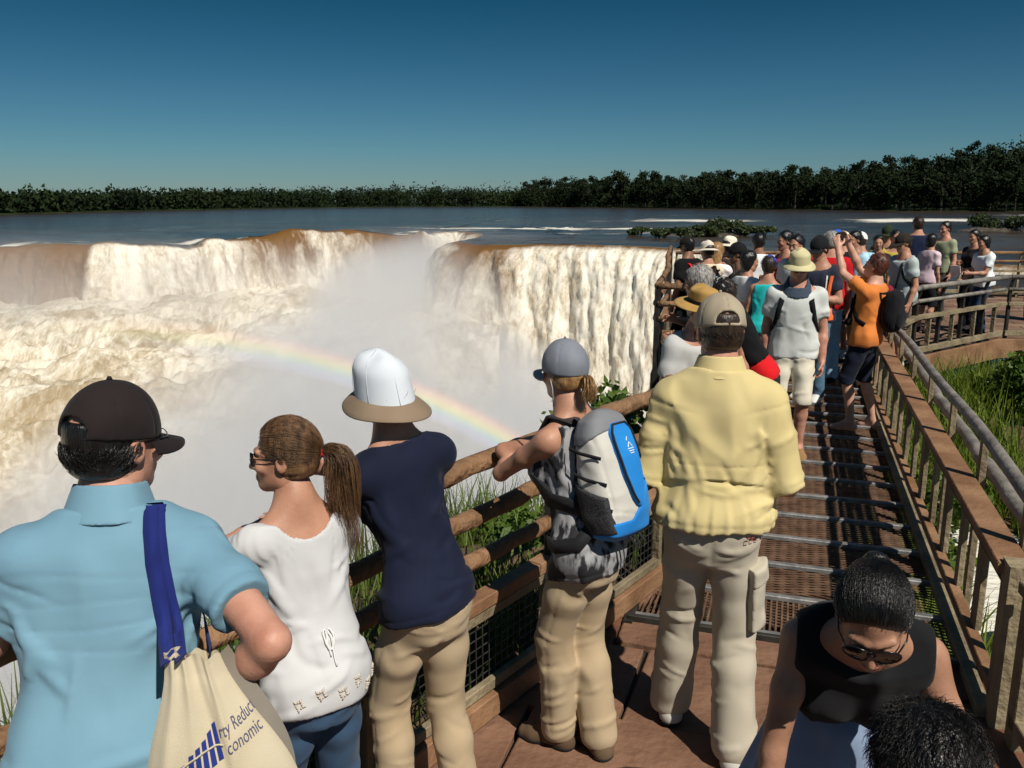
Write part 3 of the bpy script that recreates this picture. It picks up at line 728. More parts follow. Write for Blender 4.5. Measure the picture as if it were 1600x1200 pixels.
# landing: irregular slabs with open joints, cut from jittered rows
land_poly = [np.array(p[:2]) for p in ((-4.2,-2.4,0), wk(.02,-1.76), wk(.02,0.02), (.95,-2.4,0))]
def landing():
    A, B = MB(), MB()
    ar = sum(p[0]*q[1]-q[0]*p[1] for p, q in zip(land_poly, land_poly[1:]+land_poly[:1])); lp = land_poly if ar < 0 else land_poly[::-1]
    d1 = WD[:2]; d2 = RD[:2]; rows = np.arange(-5.2,1.6,.62)
    for i, s in enumerate(rows):
        w = .62; cols = np.cumsum(np.concatenate([[-6.5+rng.uniform(0,.6)], rng.uniform(.6,1.5,10)]))
        for a, b in zip(cols[:-1], cols[1:]):
            g = .007; sk = rng.normal(0,.03,4)
            quad = [Q0[:2]+d1*(s+g+sk[0])+d2*(a+g), Q0[:2]+d1*(s+g+sk[0])+d2*(b-g), Q0[:2]+d1*(s+w-g+sk[0])+d2*(b-g+sk[2]*.5), Q0[:2]+d1*(s+w-g+sk[0])+d2*(a+g+sk[2]*.5)]
            P = quad
            for p, q in zip(lp, lp[1:]+lp[:1]):
                if len(P) < 3: break
                e = q-p; P = clip_poly(P, p, np.array([e[1],-e[0]])/np.linalg.norm(e))
            if len(P) >= 3: slab_mesh(A if rng.random() < .6 else B, P, -.06, rng.uniform(-.004,.003))
    slab_mesh(B, [wk(.03,-1.75)[:2], lf(0,-.05)[:2], lf(.1,.05)[:2], wk(.05,-WW-.02)[:2]], -.06, -.002)
    A.build('slab', MAT_SLAB, walk); B.build('slab', MAT_SLAB2, walk)
    c = MB(); n = len(land_poly); c.add([(p[0],p[1],-.10) for p in land_poly]+[(p[0],p[1],-.035) for p in land_poly], [tuple(range(n,2*n))]+[(i,(i+1)%n,n+(i+1)%n,n+i) for i in range(n)]); c.build('underlay', MAT_DARKSTEEL, walk)
# (the polygon above runs clockwise seen from above)
landing()
# steel treads and expanded metal
GR1 = 7.9
def grating():
    b = MB(); s = .05; k = 0
    while s < GR1+.02:
        b.bar(wk(s,-WW+.03,.012), wk(s,-.03,.012), .042, .028); s += .44; k += 1
    b.build('tread_bar', MAT_STEEL, walk)
    m = MB()
    for fam in (-1,1):
        s = -.4
        while s < GR1+.4:
            a = [s, -WW+.04]; e = [s+fam*.42, -.04]
            if fam < 0: pass
            def clip(a, e):
                t0, t1 = 0., 1.
                for lim, sg in ((.09,1),(GR1-.02,-1)):
                    fa, fe = sg*(a[0]-lim), sg*(e[0]-lim)
                    if fa < 0 and fe < 0: return None
                    if fa < 0: t0 = max(t0, fa/(fa-fe))
                    if fe < 0: t1 = min(t1, fa/(fa-fe))
                return None if t1 <= t0 else ([a[0]+(e[0]-a[0])*t0, a[1]+(e[1]-a[1])*t0],[a[0]+(e[0]-a[0])*t1, a[1]+(e[1]-a[1])*t1])
            c = clip(a, e)
            if c and s > .36: m.bar(wk(*c[0], -.004+.002*fam), wk(*c[1], -.004+.002*fam), .0075, .006, bev=0)
            s += .034
    for q in np.arange(-WW+.05,-.04,.028): m.bar(wk(.08,q,-.004), wk(.47,q,-.004), .010, .008, bev=0)
    m.build('metal_grating', MAT_RUST, walk)
    st = MB()
    for r in (-WW, 0.0): st.bar(wk(-.02,r,-.07), wk(GR1+.4,r,-.07), .05, .16)
    for s in np.arange(.2,GR1,1.3): st.bar(wk(s,-WW+.03,-.12), wk(s,-.03,-.12), .06, .1)
    st.bar(wk(.02,-WW,-.0), wk(.02,0,-.0), .03,.06)
    st.build('stringer', MAT_DARKSTEEL, walk)
    po = MB()
    for s in (.3,3,5.7,8.1):
        for r in (-WW+.1,-.1): po.tube([wk(s,r,-2.4), wk(s,r,-.15)], .06, 8)
    po.build('pile', MAT_DARKSTEEL, walk)
grating()
# viewing platform beyond
P_R = [np.array((4.62,11.0)), np.array((5.48,11.5)), np.array((7.6,13.15)), np.array((12.6,12.9))]
plat = [wk(GR1,-WW)[:2], np.array((1.75,10.4)), np.array((2.35,13.0)), np.array((3.6,19.6)), np.array((16.5,19.6)), np.array((16.5,12.75)), P_R[2], P_R[1], wk(GR1,0)[:2]]
def platform():
    mb = [MB(), MB()]
    d1 = WD[:2]; d2 = RD[:2]
    for i, s in enumerate(np.arange(6.0,22,.30)):
        for j, r in enumerate(np.arange(-6.5,16,1.1)):
            off = .55*(i%2); g = .006
            P = [Q0[:2]+d1*(s+g)+d2*(r+off+g), Q0[:2]+d1*(s+g)+d2*(r+off+1.1-g), Q0[:2]+d1*(s+.30-g)+d2*(r+off+1.1-g), Q0[:2]+d1*(s+.30-g)+d2*(r+off+g)]
            # the platform outline is concave: keep planks whose centre lies inside, trimmed to the straight runs
            ok = 0; n = len(plat)
            for c in P:
                ins = False
                for k_ in range(n):
                    a, b = plat[k_], plat[(k_+1)%n]
                    if (a[1] > c[1]) != (b[1] > c[1]) and c[0] < (b[0]-a[0])*(c[1]-a[1])/(b[1]-a[1])+a[0]: ins = not ins
                ok += ins
            if ok < 4: continue
            slab_mesh(mb[int(rng.random() < .45)], P, -.05, rng.uniform(-.003,.003), .004)
    mb[0].build('plank', MAT_PLANK, walk); mb[1].build('plank', M('pale_decking', (.17,.105,.07), (.30,.19,.125), scale=2.5, detail=8, rough=.65, bump=.3, bscale=25), walk)
    c = MB(); n = len(plat); c.add([(p[0],p[1],-.06) for p in plat], [tuple(range(n))]); c.build('underlay', MAT_DARKSTEEL, walk)
    f = MB(); run = plat[::-1]
    for a, b in zip(plat, plat[1:]+plat[:1]):
        if np.linalg.norm(b-a) < 1.7 and abs(a[1]-b[1]) < .6: continue
        f.bar((*a,-.14), (*b,-.14), .06, .30)
    f.build('fascia', MAT_BEAM, walk)
    po = MB()
    for p in ((2.2,10.8),(4.5,11.2),(5.6,11.8),(7.5,13.3),(9.5,13.1),(12,13.1),(4,18.8),(8,18.8),(12,18.8),(15.8,18.8),(7,16)): po.tube([(*p,-3.2),(*p,-.1)], .08, 8)
    po.build('pile', MAT_DARKSTEEL, walk)
platform()

# ------------------------------------------------------------------ log fence on the left, with wire-mesh panels
def logtube(mb, a, b, r, n=11, seg=9):
    a, b = np.array(a), np.array(b); pts = []
    rs = []
    for k in range(seg+1):
        t = k/seg; pts.append(a+(b-a)*t+rng.normal(0,.004,3)*(0 < k < seg)); rs.append(r*(1+rng.normal(0,.045)))
    mb.tube(pts, rs, n, jitter=.04)
def log_section(root, p0, p1, n_in, ends=(True, True), h=1.1, post_h=1.16):
    """one bay from p0 to p1: three log rails, capping beam, framed wire panel, kick beam"""
    p0, p1 = np.array(p0, float), np.array(p1, float); d = (p1-p0); L = np.linalg.norm(d); d /= L; n_in = np.array(n_in); Zv = lambda z: np.array([0,0,z])
    m = MB(); logtube(m, p0+Zv(h)-n_in*.01, p1+Zv(h)-n_in*.01, .040); m.build('top_rail', MAT_LOG, root, True)
    for z in (.885,.70):
        m = MB(); logtube(m, p0+Zv(z)-n_in*.02, p1+Zv(z)-n_in*.02, .036); m.build('rail', MAT_LOG, root, True)
    m = MB(); m.bar(p0+d*.06+Zv(.53), p1-d*.06+Zv(.53), .075, .055); m.build('capping_beam', MAT_BEAM, root)
    m = MB()
    for z in (.475,.145): m.bar(p0+d*.07+Zv(z)+n_in*.012, p1-d*.07+Zv(z)+n_in*.012, .035, .045)
    for t in (.095, L-.095): m.bar(p0+d*t+Zv(.168)+n_in*.012, p0+d*t+Zv(.452)+n_in*.012, .045, .035, up=d)
    fr = m.build('panel_frame', MAT_TIMBER, root)
    m = MB()
    for t in np.arange(.13, L-.12, .043): m.bar(p0+d*t+Zv(.165)-n_in*.004, p0+d*t+Zv(.455)-n_in*.004, .0035, .0035, up=d, bev=0)
    for z in np.arange(.19,.45,.043): m.bar(p0+d*.11+Zv(z)-n_in*.008, p1-d*.11+Zv(z)-n_in*.008, .0035, .0035, bev=0)
    m.build('wire_mesh', MAT_MESHW, fr)
    m = MB(); m.bar(p0+d*.03+Zv(.06)+n_in*.02, p1-d*.03+Zv(.06)+n_in*.02, .06, .10); m.build('kick_beam', MAT_BEAM, root)
def fence_posts(root, ps, n_in, h=1.07, mat=None, w=.07):
    for p in ps:
        m = MB(); p = np.array(p, float); d = np.array([n_in[1],-n_in[0],0]); m.bar(p+np.array([0,0,-.3]), p+np.array([0,0,h]), w, w, up=d); m.build('post', mat or MAT_DARKSTEEL, root)
lfence = empty('log_railing', tuple(lf(-2)))
lfence.location = (0,0,0); tag(lfence, 'brown log railing with wire mesh panels that the front row leans on', 'railing')
ts = [-6.2,-4.95,-3.68,-2.42,-1.12,0]
for a, b in zip(ts[:-1], ts[1:]): log_section(lfence, lf(a), lf(b), LN)
fence_posts(lfence, [lf(t,.0) for t in ts], LN)
lf2 = empty('log_railing', (0,0,0)); tag(lf2, 'brown log railing along the left side of the metal walkway behind the yellow shirt', 'railing')
PL = [LC, wk(1.9,-WW-.02), wk(3.3,-WW-.02), wk(4.8,-WW-.02), wk(6.4,-WW-.02), np.array((1.78,10.4,0)), np.array((2.38,13,0)), np.array((2.9,16.,0)), np.array((3.6,19.5,0))]
for a, b in zip(PL[:-1], PL[1:]):
    d = (b-a)/np.linalg.norm(b-a); log_section(lf2, a+d*.01, b-d*.01, np.array([d[1],-d[0],0]))
fence_posts(lf2, PL[1:], RD)

# ------------------------------------------------------------------ right-hand railing: capped slat panels, a log and a grey pipe outside
rf = empty('pipe_railing', (0,0,0)); tag(rf, 'long railing with brown capping beam, log and grey pipe right of the walkway', 'railing')
S0, S1 = -.36, 8.15
m = MB(); 
segs = np.linspace(S0, S1, 9)
for a, b in zip(segs[:-1], segs[1:]): m.bar(wk(a+.004,-.01,.66), wk(b-.004,-.01,.66), .125, .045)
m.build('capping_beam', MAT_BEAM, rf)
m = MB(); m.bar(wk(S0,-.01,.60), wk(S1,-.01,.60), .05, .07); m.build('beam', MAT_DARKSTEEL, rf)
m = MB(); m.bar(wk(S0,-.03,.13), wk(S1,-.03,.13), .05, .05); m.build('bottom_rail', MAT_BEAM, rf)
m = MB(); m.bar(wk(S0,-.06,.02), wk(S1,-.06,.02), .06, .05); m.build('kick_rail', MAT_TIMBER, rf)
for k_, s in enumerate(np.arange(S0+.06, S1-.1, .47)):
    m = MB(); w = .11 if k_%2 else .075
    m.bar(wk(s,-.01,.155), wk(s,-.01,.565), w, .03, up=RD); m.build('slat', MAT_TIMBER, rf)
m = MB(); logtube(m, wk(S0,.14,.70), wk(4.0,.14,.71), .038, 12, 26); logtube(m, wk(4.0,.14,.71), wk(S1,.14,.72), .036, 12, 26); m.build('log_rail', MAT_PIPE, rf, True)
m = MB(); pts = [wk(s, .035+.012*math.sin(s*.9), .94+.012*math.sin(s*2.1)) for s in np.linspace(S0-1.2,S1,30)]
m.tube(pts, .030, 14); m.build('handrail', MAT_PIPE, rf, True)
for s in np.arange(S0+.25, S1, .93):
    m = MB(); m.bar(wk(s,.075,-.25), wk(s,.075,.91), .05, .035, up=RD); m.build('post', MAT_TIMBER, rf)
m = MB(); m.bar(wk(S0-.02,0,-.2), wk(S0-.02,0,.70), .11, .10, up=RD); m.build('end_post', MAT_TIMBER, rf)
# nearer continuation of the railing, mostly beside the frame
rf2 = empty('timber_railing', (0,0,0)); tag(rf2, 'weathered timber railing with diagonal struts at the lower right corner', 'railing')
a0 = wk(S0-.16,.02); a1 = np.array((1.60,1.2,0)); dd_ = (a1-a0)/np.linalg.norm(a1-a0); nn_ = np.array((-dd_[1],dd_[0],0))
m = MB(); m.bar(a0+(0,0,.66), a1+(0,0,.66), .11,.05); m.build('capping_beam', MAT_TIMBER, rf2)
m = MB(); m.bar(a0+(0,0,.1), a1+(0,0,.1), .06,.06); m.build('bottom_rail', MAT_TIMBER, rf2)
for t in (.02,.55,1.1,1.65):
    m = MB(); m.bar(a0+dd_*t+(0,0,-.2), a0+dd_*t+(0,0,.63), .08,.06, up=nn_); m.build('post', MAT_TIMBER, rf2)
for t in (.06,.6,1.15):
    m = MB(); m.bar(a0+dd_*t+(0,0,.60), a0+dd_*(t+.46)+(0,0,.16), .05,.05, up=nn_); m.build('strut', MAT_DARKSTEEL, rf2)

# ------------------------------------------------------------------ railings of the viewing platform
def far_railing(name, label, pts, posts=.75, pipe=True):
    root = empty(name, (0,0,0)); tag(root, label, 'railing'); pts = [np.array((p[0],p[1],0.)) for p in pts]
    for a, b in zip(pts[:-1], pts[1:]):
        L = np.linalg.norm(b-a); d = (b-a)/L; n = np.array((d[1],-d[0],0)); up = np.array([0,0,1.])
        m = MB(); m.tube([a+up*.97+n*.03, b+up*.97+n*.03], .038, 10); m.build('handrail', MAT_PIPE if pipe else MAT_LOG, root, True)
        m = MB(); m.tube([a+up*.78, b+up*.78], .028, 8); m.build('rail', MAT_PIPE if pipe else MAT_LOG, root, True)
        m = MB(); m.bar(a+up*.56, b+up*.56, .10, .05); m.build('capping_beam', MAT_TIMBER, root)
        m = MB(); m.bar(a+up*.10, b+up*.10, .06, .08); m.build('bottom_rail', MAT_TIMBER, root)
        k_ = max(1,int(round(L/posts)))
        for q in range(k_):
            p = a+d*(L*q/k_+.03)
            m = MB(); m.bar(p+up*-.28-n*.03, p+up*.80-n*.03, .055, .045, up=d); m.bar(p+up*.80-n*.03, p+up*.955+n*.02, .045,.04, up=d); m.build('post', MAT_DARKSTEEL if pipe else MAT_TIMBER, root)
            p2 = p+d*(L/k_/2)
            m = MB(); m.bar(p2+up*.14, p2+up*.53, .06, .03, up=d); m.build('slat', MAT_TIMBER, root)
far_railing('platform_railing', 'grey pipe railing curving right along the platform edge above the grass', [wk(8.2,.02)+(.02,0,0), (5.0,10.85), P_R[1], P_R[2]])
far_railing('platform_railing', 'short grey pipe railing at the right picture edge before the green bin', [P_R[2]+(.06,0), (10.5,13.0), (16.4,12.8)], 1.2)
far_railing('platform_railing', 'brown log railing at the far back of the platform beside the river', [(3.7,19.5),(7.5,19.5),(11.5,19.5),(16.4,19.5)], 1.3, False)
# green bin
bn = empty('litter_bin', (9.45,15.3,0)); tag(bn, 'dark green plastic litter bin at the right picture edge', 'litter bin')
GB = M('green_plastic', (.004,.10,.075), (.008,.16,.11), scale=4, rough=.4)
m = MB(); m.tube([(0,0,.03),(0,0,.06),(0,0,.62),(0,0,.66)],[.19,.2,.25,.25],18); m.build('bin_body', GB, bn, True)
m = MB(); m.tube([(0,0,.66),(0,0,.72),(0,0,.80),(0,0,.84)],[.265,.265,.2,.05],18); m.build('lid', GB, bn, True)

# ================================================================== people
def rcone(P, a, b, r1, r2):
    a = np.asarray(a, np.float32); b = np.asarray(b, np.float32); d = b-a; q = P-a
    t = np.clip((q@d)/max(float(d@d),1e-9), 0, 1)
    q = q-t[...,None]*d
    return np.sqrt((q*q).sum(-1))-(r1+(r2-r1)*t)
def chain(P, pts, rs, k=.02):
    d = None
    for i in range(len(pts)-1):
        e = rcone(P, pts[i], pts[i+1], rs[i], rs[i+1]); d = e if d is None else smin(d, e, k)
    return d
def smin(a, b, k):
    h = np.clip(.5+.5*(b-a)/k, 0, 1); return b+(a-b)*h-k*h*(1-h)
def smax(a, b, k): return -smin(-a, -b, k)
def ell(P, c, r):
    q = (P-np.asarray(c, np.float32))/np.asarray(r, np.float32); n = np.sqrt((q*q).sum(-1))+1e-9
    return (n-1)*n/(np.sqrt(((q/np.asarray(r, np.float32))**2).sum(-1))+1e-6)
def loft(L, tab, n=2.3):
    t = np.asarray(tab); z = L[...,2]
    a = np.interp(z, t[:,0], t[:,1]).astype(np.float32); b = np.interp(z, t[:,0], t[:,2]).astype(np.float32); oy = np.interp(z, t[:,0], t[:,3]).astype(np.float32)
    x, y = np.abs(L[...,0]), np.abs(L[...,1]-oy)
    q = ((x/a)**n+(y/b)**n)**(1/n); d = (q-1)*np.minimum(a,b)
    e = np.maximum(z-t[-1,0], t[0,0]-z)
    return smax(d, e, .03)
def smooth_tab(tab, k=40):
    t = np.asarray(tab, float); z = np.linspace(t[0,0], t[-1,0], k)
    out = [z]
    for c in (1,2,3):
        v = np.interp(z, t[:,0], t[:,c]); v2 = np.convolve(np.pad(v,2,mode='edge'), np.ones(5)/5, mode='valid'); out.append(v2)
    return np.stack(out,1)
def ridged(P): return 1-np.abs(2*vnoise(P)-1)
def unit(v): v = np.asarray(v, float); return v/np.linalg.norm(v)
def rotm(ax, ang): return np.array(Matrix.Rotation(ang, 3, ax))
MALE = [(-.16,.10,.075,0),(-.08,.163,.105,-.015),(0,.170,.115,-.018),(.07,.160,.106,-.008),(.16,.148,.098,.005),(.26,.158,.108,.008),(.36,.174,.114,.004),(.43,.165,.104,-.006),(.49,.112,.078,-.016),(.54,.060,.060,-.014),(.585,.052,.056,-.004)]
FEM = [(-.16,.095,.075,0),(-.08,.148,.096,-.014),(-.01,.152,.100,-.016),(.06,.140,.092,-.008),(.15,.120,.083,.0),(.22,.126,.088,.004),(.31,.142,.104,.012),(.38,.150,.100,.004),(.43,.146,.088,-.006),(.48,.098,.068,-.016),(.53,.050,.052,-.014),(.575,.045,.048,-.004)]
TMALE, TFEM = smooth_tab(MALE), smooth_tab(FEM)

SKIN = {k: M('skin_'+k, c, c2, scale=14, detail=5, rough=.5, spec=.35, bump=.12, bscale=140, sss=.08) for k, c, c2 in (
    ('fair',(.50,.27,.19),(.60,.34,.25)), ('tan',(.38,.185,.115),(.48,.25,.165)), ('ruddy',(.42,.19,.125),(.54,.28,.20)), ('olive',(.30,.15,.09),(.40,.21,.135)), ('brown',(.20,.095,.055),(.28,.14,.085)))}
def cloth(name, c, c2=None, **kw):
    d = dict(scale=5, detail=6, rough=.85, spec=.15, bump=.25, bscale=600, sheen=.05, crease=.8); d.update(kw)
    if c2 is None: c2 = tuple(min(1,x*1.13+.002) for x in c)
    return M(name, c, c2, **d)
def hairmat(name, c, c2, rough=.38): return M(name, c, c2, scale=70, stretch=(1,1,.25), detail=4, rough=rough, spec=.5, bump=.6, bscale=260, bstretch=(1,1,.12), contrast=(.3,.7))
HAIR = {'black': hairmat('black_hair',(.004,.0035,.0035),(.014,.012,.011), .30), 'brown': hairmat('brown_hair',(.045,.023,.011),(.20,.105,.048)), 'dark': hairmat('dark_brown_hair',(.014,.008,.006),(.045,.024,.014)),
        'grey': hairmat('grey_hair',(.16,.15,.14),(.42,.40,.37)), 'blond': hairmat('dark_blond_hair',(.22,.11,.04),(.48,.28,.12)), 'auburn': hairmat('auburn_hair',(.04,.012,.008),(.12,.035,.02))}

def hash_(t): return sum((i+1)*ord(c) for i, c in enumerate(t))*7919 % 100003
class Person:
    def __init__(s, label, loc, az, h=1.72, fem=False, lean=0, side=0, twist=0, hunch=0.0, hip=(0,0), head=(0,0,0), armR=None, armL=None, legs=None, bw=1.0, skin='tan', res=.016, hres=.009, group=None, z0=0.0, crouch=0.0, shoulder=0.0, neck_fwd=.02, hand_curl=.6, fine_hands=False, barefoot=False, head_k=1.0):
        s.label, s.fem, s.res, s.hres, s.skin, s.group, s.bw = label, fem, res, hres, skin, group, bw
        s.loc = (loc[0], loc[1], z0); s.rz = -R(az); s.k = h/1.75; k = s.k
        s.fine_hands = fine_hands; s.curl = hand_curl; s.barefoot = barefoot
        s.hipc = np.array([hip[0], hip[1], .94*k-crouch])
        tr = rotm('X', -R(lean))@rotm('Y', R(side)); s.A = tr@rotm('Z', -R(twist)*1.0)           # columns: right, forward, up of the chest
        s.Ap = rotm('X', -R(lean)*.6)@rotm('Y', R(side)*.6)                                       # pelvis
        s.tw = R(twist); s.hunch = hunch
        s.tab = (TFEM if fem else TMALE).copy(); s.tab[:,1] *= bw; s.tab[:,2] *= bw
        s.base_tab = s.tab.copy(); s.T0 = tr
        s.tab[:,3] += hunch*np.clip(s.tab[:,0]/.5,0,1.3)**2
        s.tab[:,:] *= k
        sw = (.156 if fem else .180)*bw**.5; sh = (.418 if fem else .425)+shoulder
        f_ = lambda z: float(np.interp(z*k, s.tab[:,0], s.tab[:,3]))
        s.sj = {sg: s.to_world_t((sg*sw*k, f_(sh)-.005*k, sh*k)) for sg in (1,-1)}
        s.neckb = s.to_world_t((0, f_(.53), .53*k))
        hy, hp, hr = head
        s.HA = rotm('Z', -R(hy))@rotm('X', -R(hp))@rotm('Y', R(hr))                                  # yaw right +, pitch forward (down) +, roll right +
        up = unit(s.A[:,2]*.55+s.HA[:,2]*.45+np.array([0,0,.2]))
        s.hc = s.neckb+up*.135*k+unit(s.HA[:,1]*np.array((1,1,.2)))*neck_fwd*k
        s.hk = k*(.91 if fem else .945)*head_k
        s.arm = {}
        for sg, a in ((1, armR), (-1, armL)):
            a = a or {}
            S = s.sj[sg]; ul, fl = .295*k, .25*k
            ed = a.get('e', (.12,-.05,-1)); wd = a.get('f', (.05,.25,-1)); mir = np.array([sg,1,1])
            E_ = s.local(a['ew']) if 'ew' in a else S+unit(np.array(ed)*mir)*ul
            W_ = s.local(a['ww']) if 'ww' in a else E_+unit(np.array(wd)*mir)*fl
            hd = unit(np.array(a['hd'])*mir) if 'hd' in a else unit(W_-E_)
            pn = np.array(a['pn'])*mir if 'pn' in a else np.array([-sg*1.0,.2,-.1])
            s.arm[sg] = (S, E_, W_, hd, pn, a.get('curl', s.curl))
        s.leg = {}
        legs = legs or ((-.10,0,-8),(.10,0,8))
        for sg, g in ((-1, legs[0]), (1, legs[1])):
            Hj = s.hipc+s.Ap@(np.array([sg*(.072 if fem else .082)*bw,0,-.01])*k); an = np.array([g[0]*1.0, g[1], (.088 if len(g) < 4 else g[3])*1.0])
            tl, sl = .435*k, .425*k; v = an-Hj; D = np.linalg.norm(v); D2 = min(D, (tl+sl)*.999)
            if D > D2: an = Hj+v/D*D2
            a_ = (tl*tl-sl*sl+D2*D2)/(2*D2); hh = math.sqrt(max(tl*tl-a_*a_,0)); dv = unit(v)
            fd = np.array([math.sin(R(g[2])), math.cos(R(g[2])), 0]); pole = unit(fd-dv*(fd@dv))
            s.leg[sg] = (Hj, Hj+dv*a_+pole*hh, an, fd)
        s.obj = None; s.parts = []
    def local(s, w):
        v = np.array(w, float)-np.array(s.loc); c, n = math.cos(-s.rz), math.sin(-s.rz); return np.array([c*v[0]-n*v[1], n*v[0]+c*v[1], v[2]])
    def to_world_t(s, q):          # torso coordinates -> person coordinates
        z = q[2]; w = np.clip(z/(.45*s.k),0,1)*s.tw; c, n = math.cos(-w), math.sin(-w); x, y = c*q[0]-n*q[1], n*q[0]+c*q[1]
        return s.hipc+s.T0@np.array([x,y,z])
    def tl(s, P):                  # person coordinates -> torso coordinates
        q = (P-s.hipc.astype(np.float32))@s.T0.astype(np.float32); w = np.clip(q[...,2]/(.45*s.k),0,1)*s.tw; c, n = np.cos(w), np.sin(w)
        return np.stack([c*q[...,0]-n*q[...,1], n*q[...,0]+c*q[...,1], q[...,2]], -1)
    def hl(s, P): return ((P-s.hc.astype(np.float32))@s.HA.astype(np.float32))/s.hk
    def hw(s, q): return s.hc+(np.asarray(q, float)*s.hk)@s.HA.T
    # ---- anatomy
    def torso_sdf(s, L):
        k, b = s.k, s.bw**.5; d = loft(L, s.tab); f_ = lambda z: float(np.interp(z*k, s.tab[:,0], s.tab[:,3]))
        sw, sh = (.145,.422) if s.fem else (.160,.428); r = .036 if s.fem else .045
        d = smin(d, rcone(L,(-sw*k*b,f_(.44),sh*k),(sw*k*b,f_(.44),sh*k),r*k,r*k), .05*k)
        for sg in (1,-1): d = smin(d, rcone(L,(sg*sw*.8*k,f_(.47)-.01*k,(sh+.012)*k),(0,f_(.55)-.012*k,.538*k),.030*k*b,.036*k), .04*k)
        if s.fem:
            for sg in (1,-1): d = smin(d, ell(L,(sg*.068*k,f_(.3)+.085*k,.31*k),(.062*k,.05*k,.062*k)), .03*k)
        return d
    def arm_sdf(s, P, sg, g=0.0, upto=1.0, ease=(0,0,0)):
        k = s.k*(.82 if s.fem else 1.0)*s.bw**.4; S, E_, W_, *_ = s.arm[sg]
        d = smin(rcone(P,S,S+(E_-S)*.45,.054*k+ease[0]*.35,.048*k+ease[0]), rcone(P,S+(E_-S)*.45,E_,.049*k+ease[0],.040*k+ease[1]), .02)
        e = smin(rcone(P,E_,E_+(W_-E_)*.3,.039*k+ease[1],.042*k+ease[1]), rcone(P,E_+(W_-E_)*.3,W_,.042*k+ease[1],.027*k+ease[2]), .02)
        return d, e
    def hand_sdf(s, P, sg, k2=None):
        S, E_, W_, hd, pn, curl = s.arm[sg]; k = s.k*(.92 if s.fem else 1.0)
        pn = unit(pn-hd*(pn@hd)); sd = np.cross(hd, pn)*1.0                       # across the knuckles
        if sg < 0: sd = -sd
        kn = W_+hd*.085*k; d = None
        palm = None
        for t in (-.026,-.009,.009,.026):
            e = rcone(P, W_+sd*t*.55*k+hd*.01*k, kn+sd*t*k, .0145*k, .0115*k); palm = e if palm is None else smin(palm,e,.012)
        d = palm
        for t, L_, c0 in ((-.0285,.062,1.15),(-.0095,.074,1.0),(.0095,.080,.95),(.028,.073,.9)):
            p = kn+sd*t*k; dr = hd.copy(); ang = 0; rr = .0093*k
            for q, fr in enumerate((.46,.31,.23)):
                ang += curl*c0*(.55 if q == 0 else .75)
                v = hd*math.cos(ang)+pn*math.sin(ang)+sd*t*.8; v = unit(v); p2 = p+v*L_*fr*k; d = smin(d, rcone(P,p,p2,rr,rr*.93), .005); p = p2; rr *= .93
        th0 = W_+hd*.022*k+sd*.024*k; v = unit(sd*.75+hd*.55+pn*.35); t1 = th0+v*.042*k; v2 = unit(sd*.25+hd*.85+pn*(.25+.3*curl)); t2 = t1+v2*.032*k; t3 = t2+unit(v2+pn*.3*curl)*.026*k
        d = smin(d, chain(P,[th0,t1,t2,t3],[.014*k,.0115*k,.0105*k,.0085*k],.006), .012)
        return smin(d, rcone(P, E_+(W_-E_)*.75, W_+hd*.02*k, .031*k,.021*k), .02)
    def leg_sdf(s, P, sg, e=(0,0,0)):
        k = s.k*s.bw**.4; H, K, An, fd = s.leg[sg]; cal = K+(An-K)*.32-fd*.012*k
        th_ = .079 if s.fem else .085; d = smin(rcone(P,H,H+(K-H)*.5,th_*k+e[0],.073*k+e[0]), rcone(P,H+(K-H)*.5,K,.074*k+e[0],.055*k+e[1]), .03)
        return smin(d, chain(P,[K,cal,An],[.053*k+e[1],.054*k+e[1],.036*k+e[2]],.02), .02)
    def foot_sdf(s, P, sg, g=0.0):
        k = s.k*(.92 if s.fem else 1); H, K, An, fd = s.leg[sg]; r_ = np.array([fd[1],-fd[0],0]); z = An[2]-.088
        heel = An-fd*.035*k+np.array([0,0,-.052]); ball = An+fd*.115*k+np.array([0,0,-.060]); toe = An+fd*.165*k+np.array([0,0,-.066])
        d = smin(chain(P,[An,heel],[.036*k+g,.032*k+g],.02), chain(P,[An+fd*.01,ball],[.040*k+g,.027*k+g],.02), .02)
        for t in (-.018,.018): d = smin(d, chain(P,[heel,ball+r_*t*k,toe+r_*t*.9*k],[.030*k+g,.027*k+g,.021*k+g],.02), .02)
        return smax(d, (z+.002)-P[...,2], .008)
    def head_sdf(s, P):
        L = s.hl(P); d = ell(L,(0,-.015,.025),(.076,.097,.097)); fm = s.fem
        d = smin(d, ell(L,(0,.028,-.035),(.057,.066,.080)), .03)
        d = smin(d, rcone(L,(-.038,.0,-.075),(.0,.062,-.098),.026,.021), .025); d = smin(d, rcone(L,(.038,.0,-.075),(.0,.062,-.098),.026,.021), .025)
        d = smin(d, rcone(L,(0,.086,.004),(0,.108,-.038),.0085,.0135 if not fm else .0115), .012)
        d = smin(d, rcone(L,(-.014,.094,-.040),(.014,.094,-.040),.008,.008), .01)
        for sg in (1,-1):
            d = smin(d, rcone(L,(sg*.045,.074,.022),(sg*.012,.087,.018),.009,.009), .012)
            d = smin(d, ell(L,(sg*.042,.066,-.030),(.022,.02,.018)), .02)
            d = smax(d, -ell(L,(sg*.031,.098,.000),(.017,.014,.011)), .012)
            d = smin(d, ell(L,(sg*.031,.082,.000),(.0125,.0125,.0125)), .003)
            e = ell(L,(sg*.079,-.012,-.008),(.009,.020,.032)); e = smax(e, -ell(L,(sg*.088,-.008,-.004),(.007,.011,.019)), .005); d = smin(d, e, .006)
        d = smin(d, rcone(L,(-.018,.086,-.066),(.018,.086,-.066),.007,.007), .008); d = smin(d, rcone(L,(-.013,.086,-.077),(.013,.086,-.077),.0075,.0075), .008)
